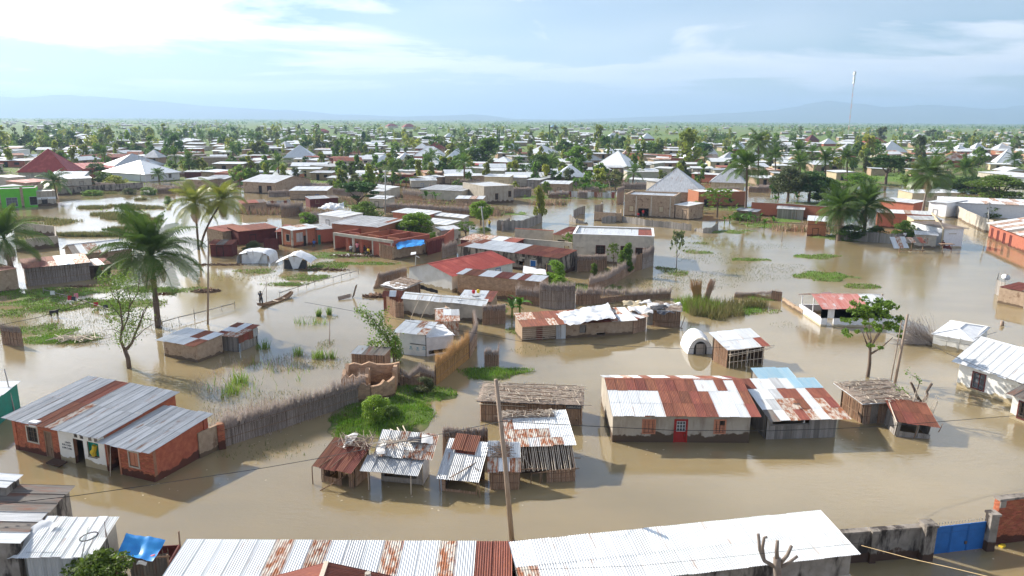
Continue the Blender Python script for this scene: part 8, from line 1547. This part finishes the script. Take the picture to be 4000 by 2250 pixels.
pole('pale concrete power pole beside the round dark tree', 1505, 838, 1505, 664, .16, 'pole_grey', .5)
pole('grey-green power pole behind the long stone house', 1894, 930, 1880, 806, .15, 'pole_grey', .4)
pole('thin pale pole before the white hip-roofed house', 550, 712, 540, 594, .10, 'pole_grey', .5)
pole('pale pole behind the flat-topped acacia', 3464, 706, 3472, 648, .15, 'pole_grey')
pole('pale pole rising behind the concrete yard wall', 3857, 908, 3864, 790, .14, 'pole_grey', .4)
pole('whitish pole among the palms, right middle ground', 3300, 690, 3306, 610, .12, 'pole_grey')
pole('wooden pole by the grey pyramid roof', 2394, 800, 2378, 705, .10, 'pole_wood')
pole('short pole stub in the water behind the pink-roofed pavilion', 3438, 1178, 3448, 1148, .15, name='pole_stub'); pole('short stump post in open water, right', 3914, 1272, 3915, 1254, .22, name='pole_stub')
pole('thin stick standing in the water below the canoe', 1286, 1346, 1288, 1240, .035, 'wood', name='stick'); pole('thin stick standing behind the canoe', 1040, 1180, 1039, 1088, .03, 'wood', name='stick'); pole('thin stick in the water left of the twin palms', 3054, 945, 3056, 902, .05, 'wood', name='stick')
for k, (x0, y0, x1, y1) in enumerate(((1592, 1262, 1640, 1162), (1626, 1264, 1694, 1150))): pole(('left' if k == 0 else 'right') + ' one of two bamboo poles leaning on the long grey shed', x0, y0, x1, y1, .035, 'pole_pale', name='bamboo_pole')
p = G(60, 1612); r = root('lamp_post', (p.x, p.y, 0), 0, 'thin grey lamp post with bent arm at the left edge', 'lamp post'); t = GY(17, 1441, p.y) - Vector((p.x, p.y, 0)); m = MB(); m.tube([(0, 0, -.5), t, t + Vector((-.7, 0, -.12))], [.055, .04, .03], 7); m.build('shaft', 'pole_grey', r)
m = MB(); m.tube([t + Vector((-.7, 0, -.12)), t + Vector((-1.0, 0, -.2))], [.06, .08], 6); m.build('lamp_head', 'pole_grey', r)
p = G(1622, 1048); r = root('solar_lamp', (p.x, p.y, 0), 0, 'solar street lamp with small white panel beside the red-roofed house', 'lamp post'); t = GY(1624, 1000, p.y) - Vector((p.x, p.y, 0)); poles(r, [((0, 0, -.4), t)], .06, 'pole_grey', 'shaft'); m = MB(); m.obox(t + Vector((-.7, -.3, .2)), (.75, 0, .1), (0, .5, .25), (0, 0, .04)); m.build('solar_panel', 'paint_white', r); m = MB(); m.obox(t + Vector((0, -.1, 0)), (.5, 0, -.25), (0, .2, 0), (0, 0, .06)); m.build('lamp_head', 'paint_white', r)
for x, y0, y1, lb in ((745, 2340, 2172, 'service pole with tangled insulators on the left end of the bottom roof'), (1222, 2290, 2130, 'service pole with spread wires above the rusty gable, bottom')):
    p = G(x + 15, y0); t = GY(x, y1, p.y) - Vector((p.x, p.y, 0)); r = root('service_pole', (p.x, p.y, 0), 0, lb, 'pole'); poles(r, [((0, 0, 1), t)], .035, 'pole_grey', 'shaft')
    for k in range(4): m = MB(); a_ = k * 1.6; m.tube([t + Vector((0, 0, -.06 * k)), t + Vector((.22 * math.cos(a_), .22 * math.sin(a_), .06 - .06 * k))], [.03, .03], 5); m.build('insulator', 'iron', r)
def wire(label, pts, rad=.012, mat='cable', Y=None):
    W = [GY(x, y, q) for x, y, q in pts]; o = W[0].copy(); r = root('overhead_cable', o, 0, label, 'cable'); Q = []
    for k in range(len(W) - 1):
        for i in range(8): t = i / 8; Q.append(W[k] * (1 - t) + W[k + 1] * t - o)
    Q.append(W[-1] - o); m = MB(); m.tube(Q, rad, 4); m.build('cable_run', mat, r)
wire('dark twisted cable crossing the water from the lower left to the leaning pole', [(-200, 1992, 30), (300, 1936, 32), (582, 1895, 33), (1000, 1833, 34), (1265, 1787, 34), (1695, 1701, 33), (1952, 1648, 32)], .016)
wire('dark twisted cable from the leaning pole to the right edge', [(1953, 1646, 32), (2300, 1664, 34), (2628, 1681, 36), (3000, 1683, 38), (3269, 1674, 40), (3448, 1665, 41), (4000, 1621, 44), (4200, 1600, 45)], .016)
wire('thin cable crossing the palms at the left', [(-100, 1290, 50), (150, 1240, 52), (414, 1160, 56), (620, 1080, 62), (814, 935, 68)], .016)
wire('thin cable running left from the long grey shed', [(1190, 1180, 60), (1493, 1236, 60), (1700, 1275, 58), (2034, 1333, 56), (2673, 1363, 56), (2850, 1355, 56)], .014)
wire('thin cable running right from the leaning power pole', [(3540, 1290, 56), (3700, 1380, 50), (3860, 1450, 46), (4050, 1520, 42)], .016)
wire('pale rope running from the white roof to the bottom right corner', [(3365, 2131, 30), (3560, 2183, 27), (3700, 2214, 25), (3900, 2262, 23)], .012, 'rope')
wire('thin cable over the bottom white roof', [(2000, 2228, 24), (2500, 2210, 25), (3000, 2160, 26), (3370, 2120, 28)], .009)
wire('thin cable across the twin palms', [(3000, 868, 110), (3250, 880, 112), (3620, 902, 118)], .03); wire('thin cable in the middle of the town', [(1000, 752, 160), (1505, 772, 160), (1900, 810, 150), (2100, 850, 140)], .03)
# heaps
def heap(name, label, x, y, rx, ry, h, n, size, mat, cat='rubble', z0=0):
    p = G(x, y); r = root(name, (p.x, p.y, z0), 0, label, cat); m = MB()
    for _ in range(n):
        a = U(0, 6.283); q = math.sqrt(U(0, 1)); c = Vector((rx * q * math.cos(a), ry * q * math.sin(a), h * (1 - q ** 2) * U(.2, 1))); u = Vector((U(-1, 1), U(-1, 1), U(-.4, .4))).normalized() * size * U(.6, 1.3); v = u.cross(Vector((U(-1, 1), U(-1, 1), 1))).normalized() * size * .5; w = u.cross(v).normalized() * size * .4; m.obox(c, u, v, w)
    m.build('pieces', mat, r, kind='stuff'); return r
heap('brick_heap', 'heap of pale bricks half sunk in the water right of the tall palm', 805, 1138, 1.8, .9, .35, 260, .24, 'mudbrick'); heap('brick_heap', 'small flat heap of bricks beside the tall palm trunk', 650, 1148, 1.1, .6, .2, 90, .22, 'brick_far')
heap('rubble_bank', 'bank of rubble and household litter in front of the brick bays', 1380, 1002, 4.6, 1.0, .3, 500, .26, 'mudbrick'); heap('litter', 'scattered pale litter lying on the rubble bank', 1385, 1000, 4.4, .8, .4, 60, .28, 'cloth_white'); heap('firewood_heap', 'heap of chopped wood on the water edge by the rusty sheet shed', 1475, 1158, 1.8, .8, .4, 320, .28, 'mudbrick', 'firewood')
heap('stone_causeway', 'low stone causeway between the two white tents', 1270, 1055, 3.6, .6, .3, 200, .28, 'mudbrick'); heap('stone_causeway', 'low stone footing left of the boxy white tent', 850, 1035, 4, .5, .25, 160, .26, 'mudbrick'); heap('stone_causeway', 'stone edging on the grass before the reed-walled house', 350, 1120, 3.6, .4, .25, 160, .24, 'mudbrick')
p = G(308, 1330); sticks('stick_pile', (p.x - 1.8, p.y - .5, .1), (p.x + 1.4, p.y + .5, .5), 45, 3.0, .035, 'pole_pale', label='pile of long pale sticks lying on the grass islet at the left', cat='stick pile')
p = G(1545, 1735, 2.3); sticks('stick_pile', (p.x - .9, p.y - .3, 2.32), (p.x + .9, p.y + .5, 2.5), 18, 2.2, .022, 'pole_pale', label='loose sticks lying across the kiosk roof', cat='stick pile')
r = root('drifting_mat', G(1360, 1168), .6, 'broken dark thatch mats drifting beside the firewood heap', 'mat')
for O, u, v in (((-1.2, 0, 0), (1.6, .2, .1), (.1, .5, .25)), ((.6, .2, 0), (.5, .1, 1.3), (.35, .3, .1))):
    m = MB(); m.obox(O, u, v, (0, .06, .06)); m.build('mat_piece', 'reed_dark', r); m = MB()
    for k in range(26): t = Vector(O) + Vector(v) * U(0, 1); m.tube([t + Vector((0, -.03, .05)), t + Vector(u) * U(.9, 1.15) + Vector((0, -.03, .05))], .018, 3)
    m.build('stalks', 'twigs', r, kind='stuff')
fence('broken_fence_piece', 'broken dark thatch fence end left of the mat-roofed shed', [(1462, 1128), (1484, 1118)], [.3, 1.9], 'reed', 'reed', tall=.2)
